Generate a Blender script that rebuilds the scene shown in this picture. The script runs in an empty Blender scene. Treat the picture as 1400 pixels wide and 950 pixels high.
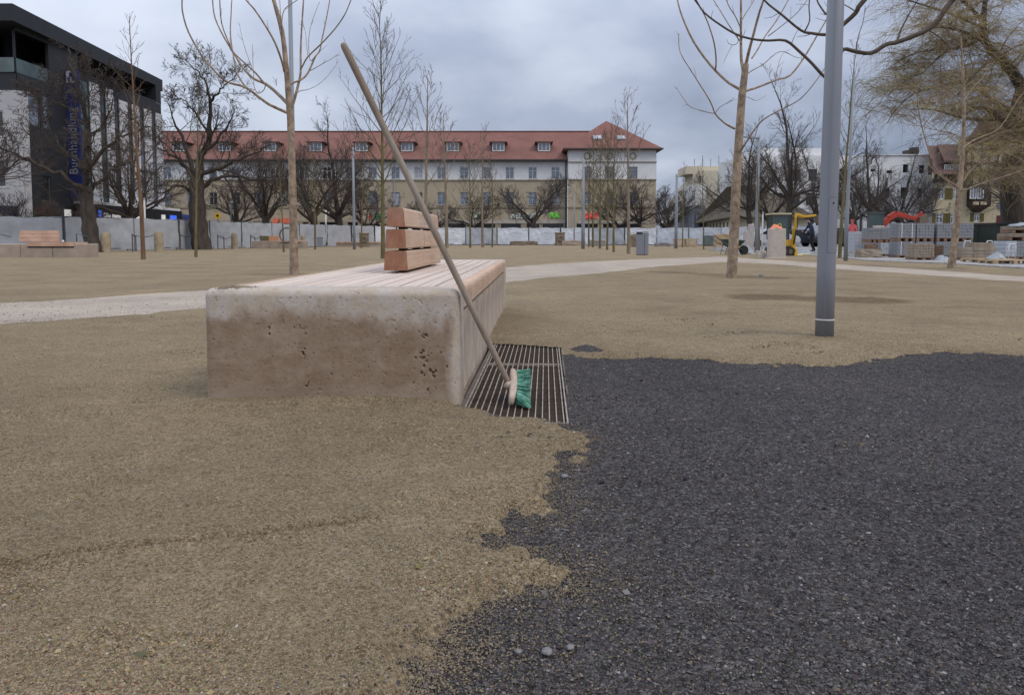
import bpy, bmesh, math, random
import numpy as np
from mathutils import Vector, Matrix
SC = bpy.context.scene
COL = SC.collection
rad = math.radians
# ---------------------------------------------------------------- camera
H = 0.70; F = 1000.0; CXP = 700.0; CYP = 391.0; PITCH = math.atan(65/1000)
cam = bpy.data.cameras.new('camera'); cam_o = bpy.data.objects.new('camera', cam); COL.objects.link(cam_o)
cam.sensor_fit = 'HORIZONTAL'; cam.sensor_width = 36.0; cam.lens = 36.0*F/1400
cam.shift_y = -(475-CYP)/1400
cam.clip_start = 0.05; cam.clip_end = 6000
cam_o.location = (0, 0, H); cam_o.rotation_euler = (rad(90)-PITCH, 0, 0)
SC.camera = cam_o
# ---------------------------------------------------------------- world
SUN_EL, SUN_AZ = rad(48), rad(122)      # light comes softly from beyond the bench, left
world = bpy.data.worlds.new('World'); SC.world = world; world.use_nodes = True
wn = world.node_tree.nodes; wl = world.node_tree.links
for n in list(wn): wn.remove(n)
def WN(t, **k):
    n = wn.new(t)
    for a, b in k.items(): setattr(n, a, b)
    return n
w_out = WN('ShaderNodeOutputWorld'); w_bg = WN('ShaderNodeBackground'); w_bg.inputs[1].default_value = 0.10
wl.new(w_bg.outputs[0], w_out.inputs[0])
sky = WN('ShaderNodeTexSky', sky_type='NISHITA', sun_disc=False, sun_elevation=SUN_EL, sun_rotation=SUN_AZ)
tc = WN('ShaderNodeTexCoord'); sep = WN('ShaderNodeSeparateXYZ'); wl.new(tc.outputs['Generated'], sep.inputs[0])
def wmath(op, a, b=None, c=None, clamp=False):
    n = WN('ShaderNodeMath', operation=op, use_clamp=clamp)
    for i, v in enumerate((a, b, c)):
        if v is None: continue
        if isinstance(v, (int, float)): n.inputs[i].default_value = v
        else: wl.new(v, n.inputs[i])
    return n.outputs[0]
zc = wmath('MAXIMUM', sep.outputs[2], 0.0); zd = wmath('ADD', zc, 0.36)
pu = wmath('DIVIDE', sep.outputs[0], zd); pv = wmath('DIVIDE', sep.outputs[1], zd)
comb = WN('ShaderNodeCombineXYZ'); wl.new(pu, comb.inputs[0]); wl.new(pv, comb.inputs[1])
def wnoise(scale, detail, off, rough=0.55, dist=0.0):
    m = WN('ShaderNodeVectorMath', operation='ADD'); wl.new(comb.outputs[0], m.inputs[0]); m.inputs[1].default_value = off
    n = WN('ShaderNodeTexNoise'); wl.new(m.outputs[0], n.inputs['Vector'])
    n.inputs['Scale'].default_value = scale; n.inputs['Detail'].default_value = detail
    n.inputs['Roughness'].default_value = rough; n.inputs['Distortion'].default_value = dist
    return n.outputs[0]
n1 = wnoise(1.15, 3, (2.3, 0.4, 0), 0.45); n2 = wnoise(2.8, 6, (5.1, 3.3, 0), 0.5, 0.15)
# broad thinning of the cloud toward the upper left, thicker cloud low on the right
azg = wmath('ADD', wmath('MULTIPLY', sep.outputs[0], -0.28), 0.0)
dens = wmath('ADD', wmath('ADD', wmath('MULTIPLY', n1, 0.55), wmath('MULTIPLY', n2, 0.56)), azg)
ramp = WN('ShaderNodeValToRGB'); wl.new(dens, ramp.inputs[0])
cr = ramp.color_ramp; cr.elements[0].position = 0.33; cr.elements[0].color = (0.285, 0.335, 0.455, 1)
cr.elements[1].position = 0.80; cr.elements[1].color = (0.80, 0.87, 1.0, 1)
e = cr.elements.new(0.50); e.color = (0.46, 0.52, 0.665, 1)
e = cr.elements.new(0.64); e.color = (0.65, 0.715, 0.85, 1)
# overcast sky: the zenith is brighter than the horizon
zen = wmath('ADD', wmath('MULTIPLY', wmath('POWER', zc, 1.3), 1.35), 0.70)
cm = WN('ShaderNodeVectorMath', operation='SCALE'); wl.new(ramp.outputs[0], cm.inputs[0]); wl.new(wmath('MULTIPLY', zen, 10.0), cm.inputs['Scale'])
mx = WN('ShaderNodeMix', data_type='RGBA'); mx.inputs[0].default_value = 0.92
wl.new(sky.outputs[0], mx.inputs[6]); wl.new(cm.outputs[0], mx.inputs[7]); wl.new(mx.outputs[2], w_bg.inputs[0])
# ---------------------------------------------------------------- sun
sl = bpy.data.lights.new('sun', 'SUN'); sl.energy = 1.5; sl.angle = rad(28); sl.color = (1.0, 0.90, 0.77)
so = bpy.data.objects.new('sun', sl); COL.objects.link(so)
sd_ = Vector((math.sin(SUN_AZ)*math.cos(SUN_EL), math.cos(SUN_AZ)*math.cos(SUN_EL), math.sin(SUN_EL)))
so.rotation_euler = sd_.to_track_quat('Z', 'Y').to_euler(); so.location = (0, 0, 30)
SC.view_settings.view_transform = 'Standard'; SC.view_settings.look = 'None'
SC.view_settings.exposure = 0.20; SC.view_settings.gamma = 1.0
SC.cycles.max_bounces = 6; SC.cycles.transparent_max_bounces = 8

# ---------------------------------------------------------------- helpers
cp, sp_ = math.cos(PITCH), math.sin(PITCH)
def ray(px, py):
    u = (px-CXP)/F; v = (py-CYP)/F
    x, y, z = u, cp - v*sp_, -sp_ - v*cp
    return (x/y, 1.0, z/y)
def P(px, py, Y):
    r = ray(px, py); return Vector((r[0]*Y, Y, H + r[2]*Y))
def G(px, py):
    r = ray(px, py); Y = -H/r[2]; return Vector((r[0]*Y, Y, 0))
def B(px, Y):                      # ground point at depth Y under the image column px (read near the horizon)
    r = ray(px, 326 + 700/Y); return Vector((r[0]*Y, Y, 0))
ORG = {}
def tag(o, label=None, cat=None, group=None, kind=None):
    if label: o['label'] = label
    if cat: o['category'] = cat
    if group: o['group'] = group
    if kind: o['kind'] = kind
    return o
def thing(name, label, cat, loc=(0, 0, 0), rz=0.0, group=None):
    o = bpy.data.objects.new(name, None); COL.objects.link(o); o.empty_display_size = 0.2
    o.location = loc; o.rotation_euler = (0, 0, rz); ORG[o.name] = Vector(loc)
    return tag(o, label, cat, group)
def link(name, me, parent=None, mats=None, origin=None):
    o = bpy.data.objects.new(name, me); COL.objects.link(o)
    if parent is not None: o.parent = parent; ORG[o.name] = ORG.get(parent.name, Vector((0, 0, 0)))
    return o
def copy_tree(o, parent=None):
    c = o.copy(); COL.objects.link(c); c.parent = parent
    for ch in o.children: copy_tree(ch, c)
    return c
def place(o, loc, rz=0.0, s=1.0, label=None, group=None):
    o.location = loc; o.rotation_euler = (0, 0, rz)
    o.scale = (s, s, s) if isinstance(s, (int, float)) else s
    if label: o['label'] = label
    if group: o['group'] = group
    return o

def np_mesh(name, V, faces, smooth=False, mats=None, midx=None):
    me = bpy.data.meshes.new(name)
    V = np.asarray(V, dtype=np.float32); me.vertices.add(len(V)); me.vertices.foreach_set('co', V.ravel())
    faces = [np.asarray(f, dtype=np.int32) for f in faces if len(f)]
    nl = sum(f.size for f in faces); npoly = sum(len(f) for f in faces)
    me.loops.add(nl); me.polygons.add(npoly)
    me.loops.foreach_set('vertex_index', np.concatenate([f.ravel() for f in faces]))
    tot = np.concatenate([np.full(len(f), f.shape[1], np.int32) for f in faces])
    st = np.concatenate([[0], np.cumsum(tot)[:-1]]).astype(np.int32)
    me.polygons.foreach_set('loop_start', st)
    if midx is not None: me.polygons.foreach_set('material_index', np.asarray(midx, np.int32))
    me.polygons.foreach_set('use_smooth', np.full(npoly, smooth, bool))
    me.update(calc_edges=True)
    for m in (mats or []): me.materials.append(m)
    return me

class MB:
    """collects verts and faces, builds them as one mesh object"""
    def __init__(s): s.V = []; s.F = []; s.MI = []; s.m = 0
    def add(s, vs, fs):
        b = len(s.V); s.V += [tuple(v) for v in vs]
        for f in fs: s.F.append([i+b for i in f]); s.MI.append(s.m)
    def hexa(s, c):           # 8 corners: bottom 4 ccw, top 4 ccw
        s.add(c, [(3,2,1,0),(4,5,6,7),(0,1,5,4),(1,2,6,5),(2,3,7,6),(3,0,4,7)])
    def box(s, x0, x1, y0, y1, z0, z1):
        s.hexa([(x0,y0,z0),(x1,y0,z0),(x1,y1,z0),(x0,y1,z0),(x0,y0,z1),(x1,y0,z1),(x1,y1,z1),(x0,y1,z1)])
    def obox(s, c, d, R):     # centre, dims, rotation matrix
        c = Vector(c); pts = []
        for z in (-.5, .5):
            for x, y in ((-.5,-.5),(.5,-.5),(.5,.5),(-.5,.5)):
                pts.append(c + R @ Vector((x*d[0], y*d[1], z*d[2])))
        s.hexa(pts)
    def beam(s, a, b, w, h, up=(0, 0, 1)):
        a, b = Vector(a), Vector(b); t = (b-a).normalized(); u = Vector(up)
        if abs(t.dot(u)) > .98: u = Vector((1, 0, 0))
        x = t.cross(u).normalized(); y = x.cross(t)
        pts = [a-x*w/2-y*h/2, a+x*w/2-y*h/2, a+x*w/2+y*h/2, a-x*w/2+y*h/2]
        s.hexa(pts + [q+(b-a) for q in pts][0:4])
    def tube(s, pts, radii, n=8, cap=True):
        pts = [Vector(p) for p in pts]; N = len(pts)
        if isinstance(radii, (int, float)): radii = [radii]*N
        d = (pts[-1]-pts[0]); ref = Vector((0,0,1)) if abs(d.normalized().z if d.length > 1e-6 else 0) < .8 else Vector((1,0,0))
        vs = []
        for i, p in enumerate(pts):
            t = (pts[min(i+1, N-1)] - pts[max(i-1, 0)]).normalized()
            x = t.cross(ref)
            x = x.normalized() if x.length > 1e-5 else Vector((1,0,0)); y = x.cross(t)
            for k in range(n):
                a = 2*math.pi*k/n; vs.append(p + (x*math.cos(a) + y*math.sin(a))*radii[i])
        fs = [(i*n+k, i*n+(k+1)%n, (i+1)*n+(k+1)%n, (i+1)*n+k) for i in range(N-1) for k in range(n)]
        if cap: fs += [tuple(range(n))[::-1], tuple((N-1)*n+k for k in range(n))]
        s.add(vs, fs)
    def prism(s, prof, y0, y1, axis='y'):   # closed 2-d profile (a, b) swept
        n = len(prof)
        f = {'y': lambda a, b, t: (a, t, b), 'x': lambda a, b, t: (t, a, b), 'z': lambda a, b, t: (a, b, t)}[axis]
        s.add([f(a, b, y0) for a, b in prof] + [f(a, b, y1) for a, b in prof],
              [tuple(range(n))[::-1], tuple(range(n, 2*n))] + [(i, (i+1) % n, n+(i+1) % n, n+i) for i in range(n)])
    def mesh(s, name, mats, off=(0, 0, 0), smooth=False):
        me = bpy.data.meshes.new(name); o = Vector(off)
        me.from_pydata([(v[0]-o.x, v[1]-o.y, v[2]-o.z) for v in s.V], [], s.F)
        if not isinstance(mats, (list, tuple)): mats = [mats]
        for m in mats: me.materials.append(m)
        if len(mats) > 1: me.polygons.foreach_set('material_index', s.MI)
        me.polygons.foreach_set('use_smooth', [smooth]*len(me.polygons))
        bm = bmesh.new(); bm.from_mesh(me); bmesh.ops.recalc_face_normals(bm, faces=bm.faces); bm.to_mesh(me); bm.free()
        me.update(); return me
    def build(s, name, mats, parent=None, bevel=0, smooth=False, world=False, segs=2, autosm=None):
        off = ORG.get(parent.name, (0,0,0)) if (world and parent is not None) else (0, 0, 0)
        o = link(name, s.mesh(name, mats, off, smooth), parent)
        if bevel:
            m = o.modifiers.new('bevel', 'BEVEL'); m.width = bevel; m.segments = segs; m.limit_method = 'ANGLE'; m.angle_limit = rad(40)
        return o

class Fr:
    """a vertical working plane: u runs along it, d outward from it, z up"""
    def __init__(s, O, U, N): s.O = Vector(O); s.U = Vector(U).normalized(); s.N = Vector(N).normalized()
    def p(s, u, d, z): q = s.O + s.U*u + s.N*d; return Vector((q.x, q.y, s.O.z + z))
    def box(s, mb, u0, u1, d0, d1, z0, z1):
        mb.hexa([s.p(u0,d1,z0), s.p(u1,d1,z0), s.p(u1,d0,z0), s.p(u0,d0,z0), s.p(u0,d1,z1), s.p(u1,d1,z1), s.p(u1,d0,z1), s.p(u0,d0,z1)])
    def wall(s, mb, u0, u1, z0, z1, ops, d=0.0, rev=0.22):
        us = sorted({u0, u1, *[v for o in ops for v in o[:2] if u0 < v < u1]}); zs = sorted({z0, z1, *[v for o in ops for v in o[2:4] if z0 < v < z1]})
        for a, b in zip(us, us[1:]):
            for c, e in zip(zs, zs[1:]):
                m, n = (a+b)/2, (c+e)/2
                if any(o[0] < m < o[1] and o[2] < n < o[3] for o in ops): continue
                mb.add([s.p(a,d,c), s.p(b,d,c), s.p(b,d,e), s.p(a,d,e)], [(0,1,2,3)])
        for o in ops:
            a, b, c, e = o[:4]
            for q in (((a,c),(a,e)), ((b,e),(b,c)), ((a,e),(b,e)), ((b,c),(a,c))):
                (x0, y0), (x1, y1) = q
                mb.add([s.p(x0,d,y0), s.p(x1,d,y1), s.p(x1,d-rev,y1), s.p(x0,d-rev,y0)], [(0,1,2,3)])
WCACHE = {}
def window(fr, parent, u0, u1, z0, z1, fm, gm, d=-0.12, bars=1, cross=0.62, fw=0.09, sill=None, name='window', pname='pane'):
    """frame with mullions as a part, its glass as a sub-part; alike windows share mesh data"""
    w, h = u1-u0, z1-z0
    key = (round(w, 2), round(h, 2), bars, cross, fm.name, gm.name, tuple(round(c, 3) for c in fr.U), tuple(round(c, 3) for c in fr.N), sill.name if sill else 0)
    if key not in WCACHE:
        f0 = Fr((0,0,0), fr.U, fr.N); mb = MB()
        f0.box(mb, 0, fw, -.04, .04, 0, h); f0.box(mb, w-fw, w, -.04, .04, 0, h)
        f0.box(mb, fw, w-fw, -.04, .04, 0, fw); f0.box(mb, fw, w-fw, -.04, .04, h-fw, h)
        for k in range(bars):
            c = w*(k+1)/(bars+1); f0.box(mb, c-fw*.4, c+fw*.4, -.035, .045, fw, h-fw)
        if cross: f0.box(mb, fw, w-fw, -.03, .05, h*cross-fw*.3, h*cross+fw*.3)
        if sill:
            mb.m = 1; f0.box(mb, -.08, w+.08, .04, .22, -.10, -.003)
        g = MB(); f0.box(g, fw*.5, w-fw*.5, -.03, -.015, fw*.5, h-fw*.5)
        WCACHE[key] = (mb.mesh(name, [fm, sill] if sill else fm), g.mesh(pname, gm))
    a, b = WCACHE[key]
    o = link(name, a, parent); o.location = fr.p(u0, d, z0) - ORG[parent.name]
    link(pname, b, o); return o

def text_obj(s, size, ext, fr, u, d, z, m, parent, name='lettering', rot=0, bold=0.0, squash=1.0):
    cu = bpy.data.curves.new('t', 'FONT'); cu.body = s; cu.size = size; cu.extrude = ext; cu.offset = bold; cu.resolution_u = 2
    to = bpy.data.objects.new('t', cu); me0 = to.to_mesh()
    me = me0.copy(); to.to_mesh_clear(); bpy.data.objects.remove(to)
    me.materials.clear(); me.materials.append(m)
    R = Matrix((tuple(fr.U), (0, 0, 1), tuple(fr.N))).transposed()
    q = Matrix.Rotation(rot, 3, 'Z')
    org = ORG[parent.name] if parent else Vector((0,0,0)); base = fr.p(u, d, z) - org
    me.transform((Matrix.Translation(base) @ (R @ q @ Matrix.Diagonal((squash, 1, 1))).to_4x4()))
    return link(name, me, parent)

# ---------------------------------------------------------------- numpy noise
def vnoise(x, y, z=0.0, seed=0):
    x = np.asarray(x, np.float64); y = np.asarray(y, np.float64); z = np.zeros_like(x)+z
    xi, yi, zi = np.floor(x).astype(np.int64), np.floor(y).astype(np.int64), np.floor(z).astype(np.int64)
    fx, fy, fz = x-xi, y-yi, z-zi
    fx = fx*fx*(3-2*fx); fy = fy*fy*(3-2*fy); fz = fz*fz*(3-2*fz)
    def h(a, b, c):
        n = (a*73856093) ^ (b*19349663) ^ (c*83492791) ^ (seed*2654435761 & 0xffffffff)
        n = (n ^ (n >> 13))*1274126177 & 0x7fffffff
        n = (n ^ (n >> 16))*2246822519 & 0x7fffffff
        return ((n ^ (n >> 15)) & 0xffffff)/float(0xffffff)
    def L(a, b, t): return a+(b-a)*t
    c = [L(L(h(xi,yi,zi+k), h(xi+1,yi,zi+k), fx), L(h(xi,yi+1,zi+k), h(xi+1,yi+1,zi+k), fx), fy) for k in (0, 1)]
    return L(c[0], c[1], fz)
def fbm(x, y, z=0.0, oct=4, seed=0, g=0.5):
    s = 0; a = 1; t = 0
    for i in range(oct):
        s = s+a*(vnoise(x*2**i, y*2**i, np.asarray(z)*2**i, seed+i*7)-.5); t += a; a *= g
    return s/t*2          # about -1..1
def sdist(px, py, poly):
    """signed distance to a closed polygon, positive inside"""
    poly = np.asarray(poly); d2 = np.full(px.shape, 1e18); ins = np.zeros(px.shape, bool)
    for i in range(len(poly)):
        a = poly[i]; b = poly[(i+1) % len(poly)]; e = b-a
        wx, wy = px-a[0], py-a[1]; t = np.clip((wx*e[0]+wy*e[1])/max(e@e, 1e-12), 0, 1)
        d2 = np.minimum(d2, (wx-e[0]*t)**2+(wy-e[1]*t)**2)
        c = (a[1] <= py) != (b[1] <= py)
        with np.errstate(divide='ignore', invalid='ignore'):
            xx = a[0]+(py-a[1])*e[0]/(e[1] if e[1] != 0 else 1e-12)
        ins ^= c & (px < xx)
    return np.where(ins, 1, -1)*np.sqrt(d2)
def sstep(a, b, x): t = np.clip((x-a)/(b-a), 0, 1); return t*t*(3-2*t)

# ---------------------------------------------------------------- materials
def newmat(name):
    m = bpy.data.materials.new(name); m.use_nodes = True; nt = m.node_tree
    b = nt.nodes['Principled BSDF']; b.inputs['Specular IOR Level'].default_value = 0.35
    return m, nt, b
def nd(nt, t, **k):
    n = nt.nodes.new(t)
    for a, b in k.items(): setattr(n, a, b)
    return n
def noise_n(nt, vec, scale, detail=4, rough=.6, dist=0):
    n = nd(nt, 'ShaderNodeTexNoise'); nt.links.new(vec, n.inputs['Vector'])
    n.inputs['Scale'].default_value = scale; n.inputs['Detail'].default_value = detail
    n.inputs['Roughness'].default_value = rough; n.inputs['Distortion'].default_value = dist; return n.outputs[0]
def ramp_n(nt, fac, stops):
    r = nd(nt, 'ShaderNodeValToRGB'); nt.links.new(fac, r.inputs[0]); c = r.color_ramp
    c.elements[0].position = stops[0][0]; c.elements[0].color = (*stops[0][1], 1)
    c.elements[1].position = stops[-1][0]; c.elements[1].color = (*stops[-1][1], 1)
    for p, col in stops[1:-1]: c.elements.new(p).color = (*col, 1)
    return r.outputs[0]
def mixc(nt, fac, a, b, mode='MIX'):
    m = nd(nt, 'ShaderNodeMix', data_type='RGBA', blend_type=mode)
    for s, v in ((0, fac), (6, a), (7, b)):
        if isinstance(v, (int, float)): m.inputs[s].default_value = v
        elif isinstance(v, tuple): m.inputs[s].default_value = (*v, 1)
        else: nt.links.new(v, m.inputs[s])
    return m.outputs[2]
def vec_n(nt, scale=(1, 1, 1), kind='Object'):
    t = nd(nt, 'ShaderNodeTexCoord'); mp = nd(nt, 'ShaderNodeMapping'); mp.inputs['Scale'].default_value = scale
    nt.links.new(t.outputs[kind], mp.inputs[0]); return mp.outputs[0]
def bump_n(nt, b, h, strength, dist=0.01, nrm=None):
    bp = nd(nt, 'ShaderNodeBump'); bp.inputs['Strength'].default_value = strength; bp.inputs['Distance'].default_value = dist
    nt.links.new(h, bp.inputs['Height'])
    if nrm is not None: nt.links.new(nrm, bp.inputs['Normal'])
    nt.links.new(bp.outputs[0], b.inputs['Normal']); return bp.outputs[0]
MATS = {}
def M(name, col, rough=.8, var=.18, vs=3.0, bump=.15, bs=30, bd=.01, metal=0, stretch=(1, 1, 1), tint=None, spec=.35, emit=0):
    if name in MATS: return MATS[name]
    m, nt, b = newmat(name); v = vec_n(nt, stretch)
    n = noise_n(nt, v, vs, 6, .62)
    lo = tuple(c*(1-var) for c in col); hi = tuple(min(1, c*(1+var)) for c in (tint or col))
    c = ramp_n(nt, n, [(.3, lo), (.7, hi)]); nt.links.new(c, b.inputs['Base Color'])
    b.inputs['Roughness'].default_value = rough; b.inputs['Metallic'].default_value = metal; b.inputs['Specular IOR Level'].default_value = spec
    if bump: bump_n(nt, b, noise_n(nt, v, bs, 4), bump, bd)
    if emit:
        nt.links.new(c, b.inputs['Emission Color']); b.inputs['Emission Strength'].default_value = emit
    MATS[name] = m; return m
# wood with grain along local y
def wood(name, a, b_, c, sc=(55, 2.2, 55), rough=.75):
    m, nt, b = newmat(name); v = vec_n(nt, sc); n = noise_n(nt, v, 1.0, 7, .65, .4); big = noise_n(nt, vec_n(nt), 1.7, 4)
    col = ramp_n(nt, n, [(.28, a), (.5, b_), (.74, c)])
    oi = nd(nt, 'ShaderNodeObjectInfo'); r = ramp_n(nt, oi.outputs['Random'], [(0, (.86, .84, .84)), (1, (1.06, 1.03, 1.0))])
    col = mixc(nt, 1.0, col, r, 'MULTIPLY')
    col = mixc(nt, ramp_n(nt, big, [(.35, (0,0,0)), (.75, (.35,)*3)]), col, (.60, .55, .52))
    nt.links.new(col, b.inputs['Base Color']); b.inputs['Roughness'].default_value = rough
    bump_n(nt, b, n, .25, .003); MATS[name] = m; return m
m_slat = wood('pale_larch', (.42, .335, .27), (.56, .47, .395), (.64, .56, .485))
m_side = wood('pink_larch', (.38, .24, .15), (.49, .335, .225), (.57, .43, .315))
m_end = wood('end_grain', (.15, .052, .020), (.24, .090, .036), (.32, .135, .058), (30, 30, 14))
m_handle = wood('broom_handle_wood', (.15, .11, .075), (.235, .18, .125), (.30, .24, .17), (60, 60, 3))
m_broomwood = wood('worn_beech', (.24, .17, .12), (.38, .30, .235), (.48, .40, .33))
m_olive = M('olive_board', (.13, .11, .06)); m_orange = M('new_larch_block', (.52, .27, .15))
m_bristle = M('green_bristle', (.05, .27, .18), .6, .5, 55, 0, tint=(.14, .33, .24))
m_br2 = M('green_bristle_dark', (.010, .10, .065), .7, .3, 20, 0); m_br3 = M('faded_bristle', (.30, .26, .22), .8, .2, 20, 0)
m_steel = M('galvanised_steel', (.25, .20, .15), .55, .4, 14, .05, metal=.4, tint=(.40, .35, .29))
m_rust = M('brownish_steel', (.16, .13, .10), .6, .4, 30, .1, metal=.5)
m_rod = M('dark_rod', (.085, .06, .042), .7, .4, 25, .1, metal=.3)
m_pit = M('wet_leaf_pit', (.045, .030, .018), .9, .6, 18, .8, 60, .01)
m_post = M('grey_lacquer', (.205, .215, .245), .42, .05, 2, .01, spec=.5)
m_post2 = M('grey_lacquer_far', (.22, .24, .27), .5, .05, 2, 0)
m_ring = M('white_band', (.72, .72, .72), .5, .05)
m_black = M('black_metal', (.02, .02, .022), .6, .2)
m_tyre = M('rubber', (.03, .03, .03), .9, .2)
m_bark_y = M('young_bark', (.20, .145, .10), .9, .42, 11, .9, 60, .008, stretch=(1, 1, .8), tint=(.29, .22, .16))
m_bark_o = M('old_bark', (.058, .047, .039), .95, .5, 5, 1, 18, .04, stretch=(1, 1, .3))
m_bark_g = M('green_bark', (.135, .115, .055), .95, .35, 4, .5, 30, .01, stretch=(1, 1, .35))
m_bark_r = M('reddish_bark', (.155, .080, .050), .95, .3, 3, .5, 30, .01, stretch=(1, 1, .3), tint=(.15, .10, .055))
m_bark_p = M('pale_bark', (.22, .18, .13), .95, .3, 3, .5, 30, .01, stretch=(1, 1, .3))
m_twig_y = M('twig_brown', (.17, .115, .09), .9, .25, 2, 0)
m_twig_o = M('twig_dark', (.075, .060, .052), .95, .4, .6, 0)
m_twig_g = M('twig_olive', (.115, .095, .065), .95, .3, 1, 0)
m_twig_w = M('twig_willow', (.33, .26, .12), .95, .25, .7, 0, tint=(.35, .29, .13))
m_twig_w2 = M('twig_willow_brown', (.27, .20, .14), .95, .3, .7, 0)
# travertine, wet below, dry above
def mth0(nt, a, b):
    m = nd(nt, 'ShaderNodeMix', data_type='FLOAT'); m.inputs[0].default_value = .5; nt.links.new(a, m.inputs[2]); nt.links.new(b, m.inputs[3]); return m.outputs[0]
def travertine():
    m, nt, b = newmat('travertine'); v = vec_n(nt); sx = nd(nt, 'ShaderNodeSeparateXYZ'); nt.links.new(v, sx.inputs[0])
    n1 = noise_n(nt, vec_n(nt, (1, 1, 2.6)), 5, 8, .62, .6); n2 = noise_n(nt, v, 60, 5, .75); n4 = noise_n(nt, v, 9, 6, .7, .5); n3 = noise_n(nt, vec_n(nt, (1, 1, .55)), 3.4, 7, .66, .3)
    n1 = mth0(nt, n1, n4); dry = ramp_n(nt, n1, [(.3, (.36, .29, .215)), (.5, (.42, .35, .275)), (.7, (.47, .42, .37))])
    wet = ramp_n(nt, n1, [(.30, (.165, .105, .066)), (.45, (.235, .165, .112)), (.58, (.29, .215, .155)), (.72, (.36, .285, .22))])
    def mth(op, a, c):
        q = nd(nt, 'ShaderNodeMath', operation=op)
        for i, w in enumerate((a, c)):
            if isinstance(w, (int, float)): q.inputs[i].default_value = w
            else: nt.links.new(w, q.inputs[i])
        return q.outputs[0]
    lvl = mth('ADD', sx.outputs[2], mth('MULTIPLY', mth('SUBTRACT', n3, .5), .44))
    f = ramp_n(nt, lvl, [(.335, (1,)*3), (.405, (0,)*3)])
    edge = ramp_n(nt, mth('ADD', sx.outputs[0], mth('MULTIPLY', mth('SUBTRACT', n3, .5), .12)), [(.495, (1,)*3), (.525, (0,)*3)])
    f = mixc(nt, 1.0, f, edge, 'MULTIPLY')
    f2 = ramp_n(nt, lvl, [(.43, (1,)*3), (.46, (0,)*3)])
    top = mixc(nt, ramp_n(nt, n4, [(.42, (0,)*3), (.58, (1,)*3)]), (.42, .35, .28), (.46, .425, .41))
    top = mixc(nt, .5, top, dry)
    col = mixc(nt, f, top, wet)
    speck = ramp_n(nt, n2, [(.28, (.42, .34, .28)), (.42, (.95,)*3), (.7, (1.12, 1.1, 1.08))])
    col = mixc(nt, .8, col, speck, 'MULTIPLY')
    low = ramp_n(nt, sx.outputs[2], [(.0, (.5,)*3), (.09, (0,)*3)])
    col = mixc(nt, low, col, (.30, .25, .19))
    nt.links.new(col, b.inputs['Base Color']); b.inputs['Roughness'].default_value = .75
    bump_n(nt, b, n2, .35, .004); return m
m_trav = travertine()
m_stonepanel = M('bench_side_stone', (.37, .30, .245), .8, .22, 5, .3, 60, .003, tint=(.42, .355, .30))
m_oldstone = M('weathered_sandstone', (.30, .245, .165), .95, .35, 4, .6, 25, .02)
m_carved = M('carved_stone', (.20, .16, .12), .95, .45, 6, .8, 20, .03)
m_slab = M('pale_granite', (.42, .375, .34), .9, .14, 12, .3, 60, .004)
# ================================================================ GROUND
def grain_mat(name, cols, damp_shade_col=None, gscale=170, bump=.6, light=None):
    m, nt, b = newmat(name); v = vec_n(nt)
    vo = nd(nt, 'ShaderNodeTexVoronoi'); nt.links.new(v, vo.inputs['Vector']); vo.inputs['Scale'].default_value = gscale
    vo2 = nd(nt, 'ShaderNodeTexVoronoi'); nt.links.new(v, vo2.inputs['Vector']); vo2.inputs['Scale'].default_value = gscale*.42
    sp = nd(nt, 'ShaderNodeSeparateColor'); nt.links.new(vo.outputs['Color'], sp.inputs[0])
    sp2 = nd(nt, 'ShaderNodeSeparateColor'); nt.links.new(vo2.outputs['Color'], sp2.inputs[0])
    grain = ramp_n(nt, sp.outputs[0], [(0, cols[0]), (.5, cols[1]), (.93, cols[2]), (1, light or cols[2])])
    grain2 = ramp_n(nt, sp2.outputs[1], [(0, cols[0]), (.5, cols[1]), (1, cols[2])])
    c = mixc(nt, .22, grain, grain2)
    big = noise_n(nt, v, .9, 5, .6); mid = noise_n(nt, v, 9, 5, .6)
    c = mixc(nt, 1, c, ramp_n(nt, big, [(.3, (.82, .80, .80)), (.5, (1.0,)*3), (.7, (1.16, 1.13, 1.10))]), 'MULTIPLY')
    c = mixc(nt, 1, c, ramp_n(nt, mid, [(.3, (.88, .88, .88)), (.7, (1.08, 1.08, 1.08))]), 'MULTIPLY')
    if damp_shade_col:
        a = nd(nt, 'ShaderNodeAttribute', attribute_name='damp_and_shade'); c = mixc(nt, a.outputs['Fac'], c, mixc(nt, 1, c, damp_shade_col, 'MULTIPLY'))
    nt.links.new(c, b.inputs['Base Color']); b.inputs['Roughness'].default_value = .95; b.inputs['Specular IOR Level'].default_value = .15
    h = nd(nt, 'ShaderNodeMath', operation='ADD'); nt.links.new(vo.outputs['Distance'], h.inputs[0]); nt.links.new(mid, h.inputs[1])
    inv = nd(nt, 'ShaderNodeMath', operation='SUBTRACT'); inv.inputs[0].default_value = 1; nt.links.new(vo.outputs['Distance'], inv.inputs[1]); n1 = bump_n(nt, b, inv.outputs[0], bump, .006)
    bump_n(nt, b, mid, .35, .012, n1)
    MATS[name] = m; return m
m_sand = grain_mat('beige_grit', [(.125, .092, .052), (.278, .215, .133), (.39, .312, .205)], (.58, .55, .52), 210, 1.0, (.40, .35, .28))
m_dark = grain_mat('dark_gravel_surface', [(.018, .016, .0165), (.052, .0470, .0465), (.112, .103, .102)], None, 150, 1.0, (.22, .21, .21))
m_path = grain_mat('pale_gravel', [(.24, .195, .15), (.38, .32, .26), (.48, .425, .36)], None, 160, .5)
m_far = M('distant_asphalt', (.14, .13, .12), .95, .2, .3, 0)
m_yard = grain_mat('building_yard_gravel', [(.18, .175, .17), (.30, .29, .28), (.42, .41, .40)], None, 30, .5)

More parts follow.
